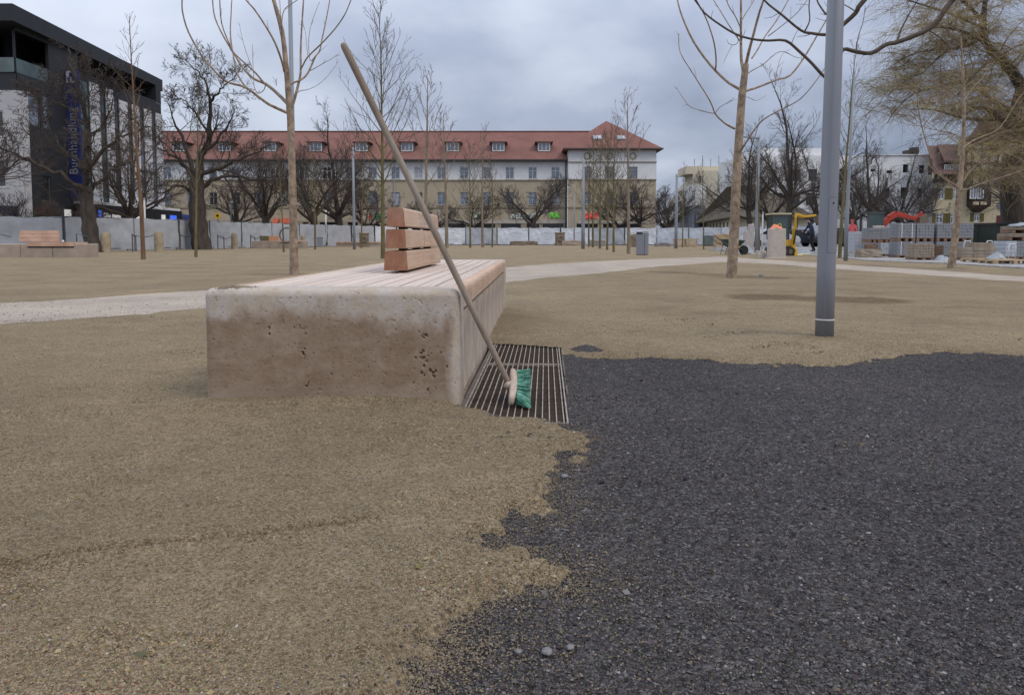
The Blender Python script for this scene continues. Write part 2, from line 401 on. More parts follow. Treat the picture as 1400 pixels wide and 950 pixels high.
dark_px = [(774,577),(790,582),(812,590),(826,598),(812,610),(795,622),(786,640),(790,655),(776,672),(782,690),(775,703),(748,711),(716,722),(690,736),
           (681,742),(716,752),(742,758),(768,764),(790,778),(801,796),(788,806),(765,810),(728,818),(700,830),(672,842),(652,852),(645,870),(640,888),
           (622,905),(602,925),(560,955),(500,990),(430,1040),(500,1200),(1400,1500),(2600,1500),(3600,900),(3000,620),(2000,540),(1600,510),
           (1480,498),(1400,490),(1340,486),(1290,483),(1262,485),(1240,490),(1200,496),(1150,500),(1110,500),(1060,498),(1000,495),(920,493),(880,491),(830,490),(800,491),(774,487)]
DARK = np.array([tuple(G(*p)[:2]) for p in dark_px])
patch1 = np.array([tuple(G(*p)[:2]) for p in [(783,477),(800,474),(822,478),(815,483),(790,482)]])
path_pxs = [[(-700,470),(-300,442),(0,415),(60,412),(130,407),(200,402),(285,397),(420,389),(560,382),(690,366),(750,361),(850,356),(985,351),(1060,356),(1150,362),(1280,370),(1400,379),(1700,400),
             (1700,409),(1400,386),(1280,377),(1150,368),(1060,361),(985,358),(900,364),(800,375),(690,385),(600,397),(420,410),(285,421),(200,430),(80,438),(0,443),(-300,480),(-700,530)]]
PATHS = [np.array([tuple(G(*p)[:2]) for p in q]) for q in path_pxs]
GR = [G(631,572), G(776,576), G(767,470), G(671,468)]
gx0 = GR[0].x; g_poly = np.array([tuple(p[:2]) for p in [G(626,557), G(650,559), G(668,564), G(684,569), G(712,571), G(742,573), G(777,577), G(769,498), G(767,476), G(740,474), G(706,472), G(664,470)]])
SPILL = g_poly
def sand_h(X, Y):
    h = fbm(X*1.3, Y*1.3, 0, 3, 3)*.012 + fbm(X*7, Y*7, 0, 3, 11)*.0045
    near = np.clip(1.6-Y*.28, 0, 1)
    rough = sstep(-.05, .30, fbm(X*1.7+3, Y*4.2, 0, 3, 19))
    h = h + fbm(X*26, Y*26, 0, 3, 17)*.0040*np.clip(2.2-Y*.2, 0, 1) + fbm(X*55, Y*55, 0, 2, 18)*.0055*rough*np.clip(2.6-Y*.4, 0, 1)
    h = h + np.abs(fbm(X*5.5+2, Y*14, 0, 3, 23))*.013*near
    # raked, wavy relief running across
    h = h + np.maximum(0, fbm(X*1.5, Y*6.0, 0, 3, 31))*.010
    return h
def line_d(X, Y, pts):
    d = np.full(X.shape, 1e9)
    for a, b in zip(pts, pts[1:]):
        a = np.array(a[:2]); b = np.array(b[:2]); e = b-a; t = np.clip(((X-a[0])*e[0]+(Y-a[1])*e[1])/(e@e), 0, 1)
        d = np.minimum(d, np.hypot(X-a[0]-e[0]*t, Y-a[1]-e[1]*t))
    return d
NR, NC = 760, 640
Yr = 0.45*np.exp(np.linspace(0, math.log(75/.45), NR))
t = np.linspace(-1, 1, NC); U = np.sign(t)*(np.abs(t)*.80 + np.clip(np.abs(t)-.88, 0, 1)**1.5*14)
YY, UU = np.meshgrid(Yr, U, indexing='ij'); XX = UU*(YY+.15)
dd = sdist(XX, YY, DARK); dpat = sdist(XX, YY, patch1)
edge_n = fbm(XX*9, YY*9, 0, 3, 41)*.07 + fbm(XX*38, YY*38, 0, 3, 45)*.045 + fbm(XX*2.2, YY*2.2, 0, 2, 43)*.05*np.clip(YY-3, 0, 1)
ddn = np.maximum(dd + edge_n, dpat - .04 + edge_n*.35)
pd = np.max([sdist(XX, YY, q) for q in PATHS], axis=0) + fbm(XX*1.6, YY*1.6, 0, 4, 47)*.10
SH = sand_h(XX, YY)
# ridge and groove left by a wheel, and small brush strokes
TRK = [G(-60, 800), G(60, 776), G(150, 764), G(260, 752), G(380, 738), G(470, 722), G(520, 712)]
tr = line_d(XX, YY, TRK) + fbm(XX*9, YY*9, 0, 2, 51)*.012
SH += np.exp(-((tr-.03)/.018)**2)*.011 - np.exp(-(tr/.016)**2)*.013
for a, b, k in (((150,498),(230,486),.006), ((215,452),(168,512),.0), ((640,682),(735,690),.008), ((690,640),(775,652),.007), ((500,712),(600,720),.006), ((560,870),(470,884),.008), ((1110,470),(1300,480),.014), ((1240,470),(1330,462),.012), ((270,560),(520,556),.012), ((0,520),(90,508),.006), ((0,905),(170,880),.012), ((170,872),(330,858),.009), ((330,850),(420,838),.007), ((140,505),(250,520),.004), ((520,640),(640,618),.006), ((430,600),(600,585),.007), ((850,470),(1050,486),.012), ((900,440),(1080,448),.010), ((1150,486),(1330,474),.012)):
    q = line_d(XX, YY, [G(*a), G(*b)]) + fbm(XX*8, YY*8, 0, 2, 53)*.02; w = .03*max(1, G(*a).y/3)
    SH += np.exp(-(q/w)**2)*k
# the sand is heaped a little against the bench and thins toward the gravel
bx0 = -.7605; SH += np.exp(-np.clip((np.hypot(np.clip(np.abs(XX-bx0)-.52, 0, 9), np.clip(3.04-YY, 0, 9)+np.clip(YY-7.4, 0, 9)))/.12, 0, 9)**2)*.018
SH += np.clip(dd*-1, 0, 1)*0 + np.exp(-((ddn+.10)/.08)**2)*.006
gz = sdist(XX, YY, SPILL)
SH = SH + .007
z = -.030 + (SH+.030)*sstep(.05, -.12, ddn)*sstep(.02, -.05, pd/np.clip(YY/6, 1, 5))
z = np.where(gz > -.05, np.minimum(z, np.maximum(.004, z*sstep(0, -.06, gz))), z)
edge = np.minimum(1, np.minimum((NR-1-np.arange(NR))[:, None]/6.0, np.minimum(np.arange(NC), NC-1-np.arange(NC))[None, :]/6.0))
z = -.06+(z+.06)*np.clip(edge, 0, 1)
# darker tones: wet disturbed soil, painted groove shade, near-far difference
damp_and_shade = np.zeros_like(z)
for (a, b, wd, s) in (((1118,463),(1136,464),.13,.35), ((1052,407),(1192,411),.60,1.0), ((905,372),(1055,381),.45,.7), ((350,376),(440,376),.3,.5), ((1255,368),(1310,367),.35,.5)):
    q = line_d(XX, YY, [G(*a), G(*b)]) + fbm(XX*3, YY*3, 0, 3, 61)*.15
    k = sstep(wd, wd*.5, q)*s; damp_and_shade = np.maximum(damp_and_shade, k); z = z + k*fbm(XX*9, YY*9, 0, 3, 63)*.02
damp_and_shade = np.maximum(damp_and_shade, np.exp(-(tr/.022)**2)*1.0); damp_and_shade = np.maximum(damp_and_shade, sstep(-.10, 0, ddn)*.15)  # shade of the groove painted in; slightly darker toward the gravel
damp_and_shade = np.maximum(damp_and_shade, sstep(.15, .5, fbm(XX*1.1+7, YY*2.2, 0, 4, 71))*.22)
damp_and_shade = np.maximum(damp_and_shade, (.42-.12*fbm(XX*.9, YY*1.5, 0, 3, 73))*sstep(5.6, 2.6, YY + .5*fbm(XX*.7, YY*.7, 0, 2, 75)))  # near sand darkened: far sand's paler low-angle look put into the colour
idx = np.arange(NR*NC).reshape(NR, NC)
quads = np.stack([idx[:-1, :-1], idx[:-1, 1:], idx[1:, 1:], idx[1:, :-1]], -1).reshape(-1, 4)
cgz = (gz[:-1, :-1]+gz[1:, 1:]+gz[:-1, 1:]+gz[1:, :-1]).ravel()/4
crx, cry = (XX[:-1, :-1]+XX[1:, 1:]).ravel()/2, (YY[:-1, :-1]+YY[1:, 1:]).ravel()/2
inb = (np.abs(crx-(bx0+.037*(cry-3.05))) < .47) & (cry > 3.1) & (cry < 7.25)
keep = (cgz < 0) & ~inb
me = np_mesh('sand_ground', np.stack([XX, YY, z], -1).reshape(-1, 3), [quads[keep]], True, [m_sand])
at = me.attributes.new('damp_and_shade', 'FLOAT', 'POINT'); at.data.foreach_set('value', damp_and_shade.ravel().astype(np.float32))
tag(link('sand_ground', me), 'beige gritty sand spread over the square around the bench', kind='structure')
# dark gravel, in its own sheet under the sand's edge
zg = -.004 + fbm(XX*2, YY*2, 0, 3, 81)*.006 + np.maximum(0, fbm(XX*2.2, YY*5, 0, 3, 82)-.1)*.02*sstep(2.2, 3, YY) + fbm(XX*22, YY*22, 0, 3, 83)*.0065*np.clip(2.4-YY*.25, .3, 1) + np.abs(fbm(XX*60, YY*60, 0, 2, 85))*.004*np.clip(1.8-YY*.3, 0, 1)
dq = (np.maximum(dd, dpat)[:-1, :-1]).ravel(); kp = (dq > -.35) & (cgz < 0) & (cry < 40)
used = np.unique(quads[kp]); rm = np.full(NR*NC, -1); rm[used] = np.arange(len(used))
me = np_mesh('gravel_ground', np.stack([XX, YY, zg], -1).reshape(-1, 3)[used], [rm[quads[kp]]], True, [m_dark])
tag(link('gravel_ground', me), 'bare dark gravel bed at the right foreground', kind='structure')
# pale path
zp = -.002 + fbm(XX*3, YY*3, 0, 3, 91)*.004
kp = (pd[:-1, :-1].ravel() > -.8*np.clip(cry/8, 1, 4)) & ~inb & (dq < -.3)
used = np.unique(quads[kp]); rm = np.full(NR*NC, -1); rm[used] = np.arange(len(used))
me = np_mesh('gravel_path', np.stack([XX, YY, zp], -1).reshape(-1, 3)[used], [rm[quads[kp]]], True, [m_path])
tag(link('gravel_path', me), 'pale fine gravel path crossing the square', kind='structure')
# the earth below and beyond, with an opening for the pit
mb = MB(); px0, px1, py0, py1 = -.27, .36, 2.67, 4.98; R_ = 3000
mb.box(-R_, px0, -R_, R_, -.6, -.065); mb.box(px1, R_, -R_, R_, -.6, -.065); mb.box(px0, px1, -R_, py0, -.6, -.065); mb.box(px0, px1, py1, R_, -.6, -.065)
mb.box(px0, px1, py0, py1, -.6, -.32)
tag(mb.build('ground', m_far), 'level earth continuing under and beyond the square', kind='structure')
mb = MB(); seg = 40
yv = [tuple(G(*p)) for p in [(1040,346),(1105,349.5),(1150,353),(1185,357),(1300,361.5),(1400,368),(1600,380)]] + [(60, 20, 0), (60, 75, 0), (26, 75, 0), (14, 48, 0)]
mb.prism([(p[0], p[1]) for p in yv], .0, .035, 'z'); tag(mb.build('yard_ground', m_yard), 'pale grey rough ground of the building yard', kind='structure')
mb = MB(); mb.box(-160, 160, 79, 160, -.065, .02); tag(mb.build('street', m_far), 'grey street behind the site fence', kind='structure')

# pebbles: many small angular grains
def pebbles(name, pts, r, cols, mat, seed, label, flat=.6):
    rng = np.random.default_rng(seed); n = len(pts)
    base = np.array([(1,0,0),(-1,0,0),(0,1,0),(0,-1,0),(0,0,1),(0,0,-1)], float)
    tri = np.array([(0,2,4),(2,1,4),(1,3,4),(3,0,4),(2,0,5),(1,2,5),(3,1,5),(0,3,5)])
    V = base[None]*(1+rng.uniform(-.38, .38, (n, 6, 1))); V = V + rng.uniform(-.22, .22, V.shape)
    V = V*np.stack([np.ones(n), rng.uniform(.6, 1, n), rng.uniform(.4, .8, n)*flat/.6], -1)[:, None]
    a, b_ = rng.uniform(0, 6.28, n), rng.normal(0, .35, n)
    ca, sa, cb, sb = np.cos(a), np.sin(a), np.cos(b_), np.sin(b_)
    x = V[..., 0]*cb[:, None]+V[..., 2]*sb[:, None]; zz = -V[..., 0]*sb[:, None]+V[..., 2]*cb[:, None]; y = V[..., 1]
    V = np.stack([x*ca[:, None]-y*sa[:, None], x*sa[:, None]+y*ca[:, None], zz], -1)*r[:, None, None] + pts[:, None]
    me = np_mesh(name, V.reshape(-1, 3), [(tri[None]+(np.arange(n)*6)[:, None, None]).reshape(-1, 3)], False, [mat])
    at = me.attributes.new('tone', 'FLOAT_COLOR', 'POINT')
    at.data.foreach_set('color', np.repeat(np.concatenate([cols, np.ones((n, 1))], 1), 6, axis=0).astype(np.float32).ravel())
    return tag(link(name, me), label, kind='stuff')
def tone_mat(name, rough=.9):
    m, nt, b = newmat(name); a = nd(nt, 'ShaderNodeAttribute', attribute_name='tone'); nt.links.new(a.outputs['Color'], b.inputs['Base Color'])
    b.inputs['Roughness'].default_value = rough; b.inputs['Specular IOR Level'].default_value = .25; return m
m_tone = tone_mat('loose_stone'); 
def scatter(n, y0, y1, seed, bias=1.0):
    rng = np.random.default_rng(seed); Y = 1/(rng.uniform(1/y1**bias, 1/y0**bias, n))**(1/bias); X = rng.uniform(-.82, .82, n)*(Y+.1); return X, Y, rng
def heights(X, Y):
    """heights of the sheets, read back from their own grids"""
    fi = np.clip(np.log(Y/.45)/math.log(75/.45)*(NR-1), 0, NR-1.001); ui = np.interp(X/(Y+.15), U, np.arange(NC)); ui = np.clip(ui, 0, NC-1.001)
    i, j = fi.astype(int), ui.astype(int); a, b = fi-i, ui-j
    g = lambda A: A[i, j]*(1-a)*(1-b)+A[i+1, j]*a*(1-b)+A[i, j+1]*(1-a)*b+A[i+1, j+1]*a*b
    return g(z), g(zg), g(ddn), g(gz)
X, Y, rng = scatter(150000, .95, 7.5, 5, 1.15)
zs, zgr, q, gg = heights(X, Y)
ok = (zs > zgr-.002) & (gg < -.005) & ~((np.abs(X-bx0-.037*(Y-3.05)) < .53) & (Y > 3.03) & (Y < 7.4)); X, Y, zs = X[ok], Y[ok], zs[ok]; n = len(X)
r = rng.uniform(.0010, .0026, n)*(.65+.35*np.clip(Y/2.0, .8, 2.6))*(.8+.75*sstep(-.05, .30, fbm(X*1.7+3, Y*4.2, 0, 3, 19))); bigs = rng.random(n) < .010; r[bigs] *= rng.uniform(1.6, 2.6, bigs.sum())
tn = rng.uniform(.52, 1.32, (n, 1)); c = np.array([[.255, .199, .125]])*tn + rng.normal(0, .015, (n, 3)); c = c*(1-.5*np.exp(-((line_d(X, Y, TRK)-.004)/.020)**2))[:, None]; wh = rng.random(n) < .015; c[wh] = c[wh]*.4+.30  # grains in the groove darkened to carry its painted shade
pebbles('sand_grains', np.stack([X, Y, zs+r*.15], -1), r, np.clip(c, .02, .8), m_tone, 6, 'loose beige grains lying on the sand', .75)
X, Y, rng = scatter(190000, .95, 9.0, 8, 1.15)
zs, zgr, q, gg = heights(X, Y)
ok = (zgr > zs-.003) & (gg < -.005); X, Y, zgr, q, zs = X[ok], Y[ok], zgr[ok], q[ok], zs[ok]; n = len(X)
r = rng.gamma(3.0, .00068, n).clip(.0011, .011)*(.7+.3*np.clip(Y/2.2, .8, 2.8)); tn = rng.uniform(.35, 1.7, (n, 1))**1.2
c = np.array([[.067, .0605, .0595]])*tn + rng.normal(0, .004, (n, 3)); lt = rng.random(n) < .03; c[lt] = c[lt] + rng.uniform(.05, .22, (lt.sum(), 1))
br = rng.random(n) < .008+.12*(fbm(X*2.6, Y*3.5, 0, 3, 97) > .42); c[br] = np.array([[.16, .12, .08]])*rng.uniform(.6, 1.3, (br.sum(), 1))
pebbles('gravel_stones', np.stack([X, Y, zgr+r*.2], -1), r, np.clip(c, .01, .7), m_tone, 9, 'loose dark angular stones of the gravel bed')
# sand grains kicked over the gravel near the edge
X, Y, rng = scatter(520000, .95, 6.5, 12, 1.1); zs, zgr, q, gg = heights(X, Y)
dens = np.exp(-np.clip(q+.03, 0, 9)/.045)*.55 + .07*np.exp(-np.clip(q, 0, 9)/.25) + .02*(fbm(X*2.6, Y*3.5, 0, 3, 99) > .40) + .0006
ok = (zgr > zs-.001) & (gg < -.005) & (rng.random(len(X)) < dens); X, Y, zgr = X[ok], Y[ok], zgr[ok]; n = len(X)
r = rng.uniform(.0009, .0030, n)*(.7+.3*np.clip(Y/2, .8, 2)); c = np.array([[.225, .18, .122]])*rng.uniform(.45, 1.2, (n, 1))
pebbles('scattered_grit', np.stack([X, Y, zgr+.003], -1), r, c, m_tone, 13, 'beige grit scattered over the dark gravel edge', .8)
X, Y, rng = scatter(400000, .95, 6.5, 15, 1.1); zs, zgr, q, gg = heights(X, Y); dens = np.exp(-np.clip(-q, 0, 9)/.035)*.28 + .008*np.exp(-np.clip(-q, 0, 9)/.2)
ok = (zs > zgr) & (gg < -.01) & (rng.random(len(X)) < dens); X, Y, zs = X[ok], Y[ok], zs[ok]; n = len(X); r = rng.uniform(.0010, .0034, n); c = np.array([[.062, .057, .060]])*rng.uniform(.5, 1.7, (n, 1))
pebbles('scattered_gravel', np.stack([X, Y, zs+.001], -1), r, c, m_tone, 16, 'dark stones strewn over the edge of the sand', .7)
# single pale stones one can pick out
for i, (px, py, s, lb) in enumerate(((1041,379,.045,'small round grey stone lying beside the right young tree'), (312,877,.0065,'small pale pebble on the sand near the bottom of the picture'), (290,835,.005,'tiny pale pebble on the sand, up left of a larger one'),
        (748,896,.011,'pale grey stone on the dark gravel, middle one of three near the bottom'), (709,895,.007,'pale grey stone on the dark gravel, left of two others near the bottom'), (780,889,.007,'pale grey stone on the dark gravel, right of two others near the bottom'), (772,654,.010,'flat pale chip at the sand edge below the grating'))):
    bm = bmesh.new(); bmesh.ops.create_icosphere(bm, subdivisions=2, radius=s)
    rr = random.Random(i); ax = [rr.uniform(.8, 1.2), rr.uniform(.7, 1.1), rr.uniform(.5, .7) if i else .95]
    for v in bm.verts:
        k = 1+rr.uniform(-.10, .10)*(1 if i else .2); v.co = Vector((v.co.x*ax[0], v.co.y*ax[1], v.co.z*ax[2]))*k
    me = bpy.data.meshes.new('stone'); bm.to_mesh(me); bm.free(); me.materials.append(M('pale_stone', (.17, .165, .165), .8, .4, 60))
    for p in me.polygons: p.use_smooth = i == 0
    g_ = G(px, py); g_.z = .004+s*.35; o = link('stone', me); o.location = g_; tag(o, lb, 'stone')

# ================================================================ BENCH
BH = .49
def rounded_block(hx, hy, hz, r, res, skip=()):
    """box of half sizes with rounded edges, dense enough to carve"""
    h = np.array([hx, hy, hz]); Vs, Fs, off = [], [], 0
    for ax in range(3):
        for sg in (-1, 1):
            if (ax, sg) in skip: rs = .05
            else: rs = res
            a, b = [(1, 2), (2, 0), (0, 1)][ax]; na, nb = max(2, int(2*h[a]/rs)), max(2, int(2*h[b]/rs))
            A, Bq = np.meshgrid(np.linspace(-h[a], h[a], na+1), np.linspace(-h[b], h[b], nb+1), indexing='ij')
            p = np.zeros(A.shape+(3,)); p[..., a] = A; p[..., b] = Bq; p[..., ax] = sg*h[ax]
            i = np.arange((na+1)*(nb+1)).reshape(na+1, nb+1)+off; q = np.stack([i[:-1, :-1], i[1:, :-1], i[1:, 1:], i[:-1, 1:]], -1).reshape(-1, 4)
            Fs.append(q if sg > 0 else q[:, ::-1]); Vs.append(p.reshape(-1, 3)); off += (na+1)*(nb+1)
    p = np.concatenate(Vs); inner = np.clip(p, -(h-r), h-r); d = p-inner; L = np.linalg.norm(d, axis=1, keepdims=True); n = d/np.maximum(L, 1e-9)
    return inner+n*r, n, np.concatenate(Fs)
def trav_block(seed, res, skip=()):
    p, n, Fq = rounded_block(.5425, .10, .27, .034, res, skip)
    X, Y, Zq = p[:, 0]+seed, p[:, 1], p[:, 2]
    cl = sstep(.05, .42, fbm(X*7.5, Y*3.5, Zq*2.0, 3, 5+seed))*(1-.75*sstep(.10, .17, Zq)) + (np.exp(-((p[:, 0]-.40)/.06)**2)*.45 + np.exp(-((p[:, 0]-.49)/.03)**2)*.4 + np.exp(-((p[:, 0]+.02)/.04)**2)*.5*(Zq < -.02))*(Zq < .13)
    pit = sstep(.34, .48, fbm(X*84, Y*84, Zq*56, 3, 9+seed, .5)*.95 + cl*.42 - .28)*.013
    pit += sstep(.58, .70, fbm(X*120, Y*120, Zq*100, 2, 19+seed))*.003
    pit += np.maximum(0, fbm(X*9, Y*9, Zq*9, 3, 29))*.0012
    p = p - n*pit[:, None]; p[:, 2] += BH-.27
    return p, Fq
brot = -math.atan(.037)
bench = thing('park_bench', 'long stone bench with wooden slats and a broom leaning on it', 'bench', (-.7605, 3.05, 0), brot)
pv, fq = trav_block(0, .0034, ((1, 1), (2, -1)))
o = link('end_block', np_mesh('end_block', pv, [fq], True, [m_trav]), bench); o.location = (0, .10, 0); tag(o, 'travertine end block, wet and brown below, at the near end')
pv, fq = trav_block(7, .012, ((1, -1), (2, -1)))
o = link('end_block', np_mesh('end_block', pv, [fq], True, [m_trav]), bench); o.location = (0, 4.20, 0); tag(o, 'pale stone end block at the far end')
rr = random.Random(4)
for i in range(8):          # side panels of stone, seen on the right, and their twins on the left
    for sx in (1, -1):
        L = 3.9/8; mb = MB(); mb.box(-.02, .02, -L/2+.0015, L/2-.0015, -.05, .362)
        if i == 0 and sx == 1: pm = mb.mesh('side_panel', m_stonepanel)
        o = link('side_panel', pm, bench); o.location = (sx*.5075, .20+L*(i+.5), 0)
def edge_prof(sx):
    pr = [(0, 0), (.05, 0), (.05, .070)] + [(.05-.028*(1-math.cos(a)), .070+.028*math.sin(a)) for a in (rad(22), rad(45), rad(67), rad(90))] + [(0, .098)]
    return [(x*sx, z_) for x, z_ in pr]
for sx in (1, -1):
    mb = MB(); L = 3.9/9; mb.prism(edge_prof(sx), -L/2+.0012, L/2-.0012)
    em = mb.mesh('edge_block', m_side)
    for i in range(9):
        o = link('edge_block', em, bench); o.location = (sx*.4845, .20+L*(i+.5), BH-.101)
n_s = 12; w = .969/n_s
mb = MB(); mb.box(-w/2+.0065, w/2-.0065, 0, 3.892, -.04, 0); sm = mb.mesh('seat_slat', m_slat)
for i in range(n_s):
    o = link('seat_slat', sm, bench); o.location = (-.4845+w*(i+.5), .204, BH-.004+rr.uniform(-.0012, .0012))
    m = o.modifiers.new('bevel', 'BEVEL'); m.width = .004; m.segments = 2; m.limit_method = 'ANGLE'
mb = MB()
for y in (.5, 1.4, 2.4, 3.4, 3.9): mb.box(-.455, .455, y-.04, y+.04, BH-.10, BH-.047)
mb.build('bearer', m_black, bench)
# backrest of three tapered beams
def back_board(z0, z1, rtop):
    def hw(zz): return .0745 - (zz-.50)/.39*.0235
    pr = [(-hw(z0)+.006, z0), (hw(z0)-.006, z0), (hw(z0), z0+.006)]
    if rtop:
        pr += [(hw(z1)-.022*(1-math.cos(a)), z1-.022+.022*math.sin(a)) for a in map(rad, (0, 25, 50, 75, 90))]
        pr += [(-hw(z1)+.022*(1-math.cos(a)), z1-.022+.022*math.sin(a)) for a in map(rad, (90, 75, 50, 25, 0))]
    else: pr += [(hw(z1), z1-.006), (hw(z1)-.006, z1), (-hw(z1)+.006, z1), (-hw(z1), z1-.006)]
    pr += [(-hw(z0), z0+.006)]; return pr
by0 = 1.44
def bshift(y): return .012
for (z0, z1, rt, cut) in ((.503, .623, 0, .62), (.638, .756, 0, .72), (.771, .889, 1, .55)):
    a = 0
    for b in (cut, 1.50):
        mb = MB(); mb.prism(back_board(z0, z1, rt), by0+a+(.0008 if a else 0), by0+b-.0008)
        me = mb.mesh('backrest_beam', [m_side, m_end]); 
        for p in me.polygons: p.material_index = 1 if abs(p.normal.y) > .9 else 0
        o = link('backrest_beam', me, bench); o.location.x = -.005 + rr.uniform(-.001, .001); a = b
mb = MB()
for yy in (by0+.25, by0+.75, by0+1.25): mb.box(-.03, .02, yy-.03, yy+.03, BH-.01, .84)
mb.build('backrest_bracket', m_black, bench)
# small sand on the near left corner of the block
rng = np.random.default_rng(3); n = 900; X = -1.245+np.abs(rng.normal(0, .05, n)); Y = 3.14+rng.normal(0, .035, n); r = rng.uniform(.0015, .004, n)
pebbles('spilled_sand', np.stack([X, Y, BH+.001+np.exp(-((X+1.22)**2+(Y-3.14)**2)/.0012)*.006*rng.random(n)], -1), r, np.array([[.25, .20, .14]])*rng.uniform(.6, 1.3, (n, 1)), m_tone, 3, 'pinch of sand spilled on the bench corner', .8)

# ================================================================ GRATING
x0, x1 = -.212, .212; yA, yB, yC = 2.745, 4.05, 4.93; gsl = .046
for (ya, yb, lb) in ((yA, yB-.006, 'near steel grating panel beside the bench, under the broom'), (yB+.006, yC, 'far steel grating panel beside the bench, its far edge under sand')):
    gp = thing('floor_grating', lb, 'grating', (.004+gsl*(ya-2.76), ya, 0), -math.atan(gsl), 'steel gratings beside the bench')
    hw_ = (x1-x0)/2; L = yb-ya; nb = 15
    mb = MB(); mb.box(-.0022, .0022, .006, L-.006, -.030, 0); bmsh = mb.mesh('bearing_bar', m_steel)
    for i in range(nb):
        o = link('bearing_bar', bmsh, gp); o.location = (-hw_+(2*hw_)*(i+.6)/(nb+.2), 0, 0)
    mb = MB(); mb.box(-hw_, -hw_+.006, 0, L, -.032, .003); mb.box(hw_-.006, hw_, 0, L, -.032, .003); mb.box(-hw_+.006, hw_-.006, 0, .0055, -.032, .002); mb.box(-hw_+.006, hw_-.006, L-.0055, L, -.032, .002)
    mb.build('edge_frame', m_steel, gp)
    mb = MB(); k = 0
    while .02+k*.011 < L-.01:
        y = .02+k*.011; mb.box(-hw_+.007, hw_-.007, y-.0011, y+.0011, -.016, -.006); k += 1
    tag(mb.build('cross_rods', m_rod, gp), kind='stuff')
mb = MB(); mb.box(.219, .226, 0, 2.19, -.10, -.002); mb.box(-.235, -.2155, 0, 2.19, -.10, -.004); pf = mb.build('pit_frame', m_rust); pf.location = (.004, 2.73, 0); pf.rotation_euler.z = -math.atan(gsl); tag(pf, 'angle steel frame round the pit under the gratings', 'pit frame')
mb = MB(); N = 60; vs = []
for j in range(N+1):
    for i in range(16): 
        x = -.269+.628*i/15; y = 2.672+2.306*j/N; vs.append((x, y, -.10+.05*math.sin(i*2.1+j*.7)*math.sin(j*.33)+.02*math.sin(i*5+j*3)-.06))
mb.add(vs, [(j*16+i, j*16+i+1, (j+1)*16+i+1, (j+1)*16+i) for j in range(N) for i in range(15)])
tag(mb.build('pit_soil', m_pit, smooth=True), 'dark wet soil and leaves in the pit under the grating', kind='stuff')

# ================================================================ BROOM
hb = Vector((-.012, 3.10, .076)); ht = Vector((-.659, 2.90, 1.457))
broom = thing('broom', 'wooden broom with green bristles leaning against the bench', 'broom', (.02, 3.10, 0))
a_ax = Vector((.02, .9, .34)).normalized(); b_ax = Vector((.93, -.16, -.20)); b_ax = (b_ax - a_ax*b_ax.dot(a_ax)).normalized(); c_ax = a_ax.cross(b_ax)
mb = MB(); Lh = (ht-hb); ths = [0, .02, .06, .3, .6, .9, .985, .995, 1]
mb.tube([hb+Lh*t for t in ths], [.0118, .0125, .013, .0135, .0138, .014, .014, .0125, .008], 20); mb.build('handle', m_handle, broom, smooth=True, world=True)
cc = Vector((.006, 3.10, .068))
mb = MB(); prof = []      # block: long axis a, section b x c, waisted toward the ends
N = 12
for i in range(N+1):
    t = i/N*2-1; s = .118*t; wv = .026*(1-.28*abs(t)**3); th = .017*(1-.35*abs(t)**4); pts = []
    for k in range(12):
        q = 2*math.pi*k/12; cx_, sy = math.cos(q), math.sin(q); e_ = .55
        pts.append(cc + a_ax*s + b_ax*(math.copysign(abs(cx_)**e_, cx_)*th - .006*abs(t)**2) + c_ax*(math.copysign(abs(sy)**e_, sy)*wv))
    prof += pts
mb.add(prof, [(i*12+k, i*12+(k+1) % 12, (i+1)*12+(k+1) % 12, (i+1)*12+k) for i in range(N) for k in range(12)] + [tuple(range(12)), tuple(N*12+k for k in range(12))])
mb.tube([cc - b_ax*.012, cc - b_ax*.030 + (Lh.normalized())*.012], [.021, .018], 14)
mb.build('brush_head', m_broomwood, broom, smooth=True, world=True)
mb = MB(); rr = random.Random(8)
for i in range(24):
    for k in range(5):
        t = (i+.5)/24*2-1; c0 = cc + a_ax*.110*t + c_ax*.036*(k/4-.5) + b_ax*.013
        for q in range(11):
            st = c0 + a_ax*rr.uniform(-.004, .004) + c_ax*rr.uniform(-.004, .004)
            fan = a_ax*(t*.012 + (-.030*(max(0, -t)**2)) + rr.gauss(0, .0075)) + c_ax*((k/4-.5)*.018+rr.gauss(0, .0045)) - Vector((0, 0, .004 if t > 0 else .030*-t))
            L_ = .056+rr.uniform(-.005, .004); e1 = st+b_ax*L_*.55+fan*.4; e2 = st+b_ax*L_+fan
            if e2.z < .008: e2.z = .008+rr.random()*.004
            if e1.z < .008: e1.z = .010
            mb.m = rr.choice((0, 0, 0, 1, 1, 2 if rr.random() < .5 else 0)); mb.tube([st, e1, e2], [.0013, .0012, .0008], 3, cap=False)
tag(mb.build('bristles', [m_bristle, m_br2, m_br3], broom, world=True), kind='stuff')
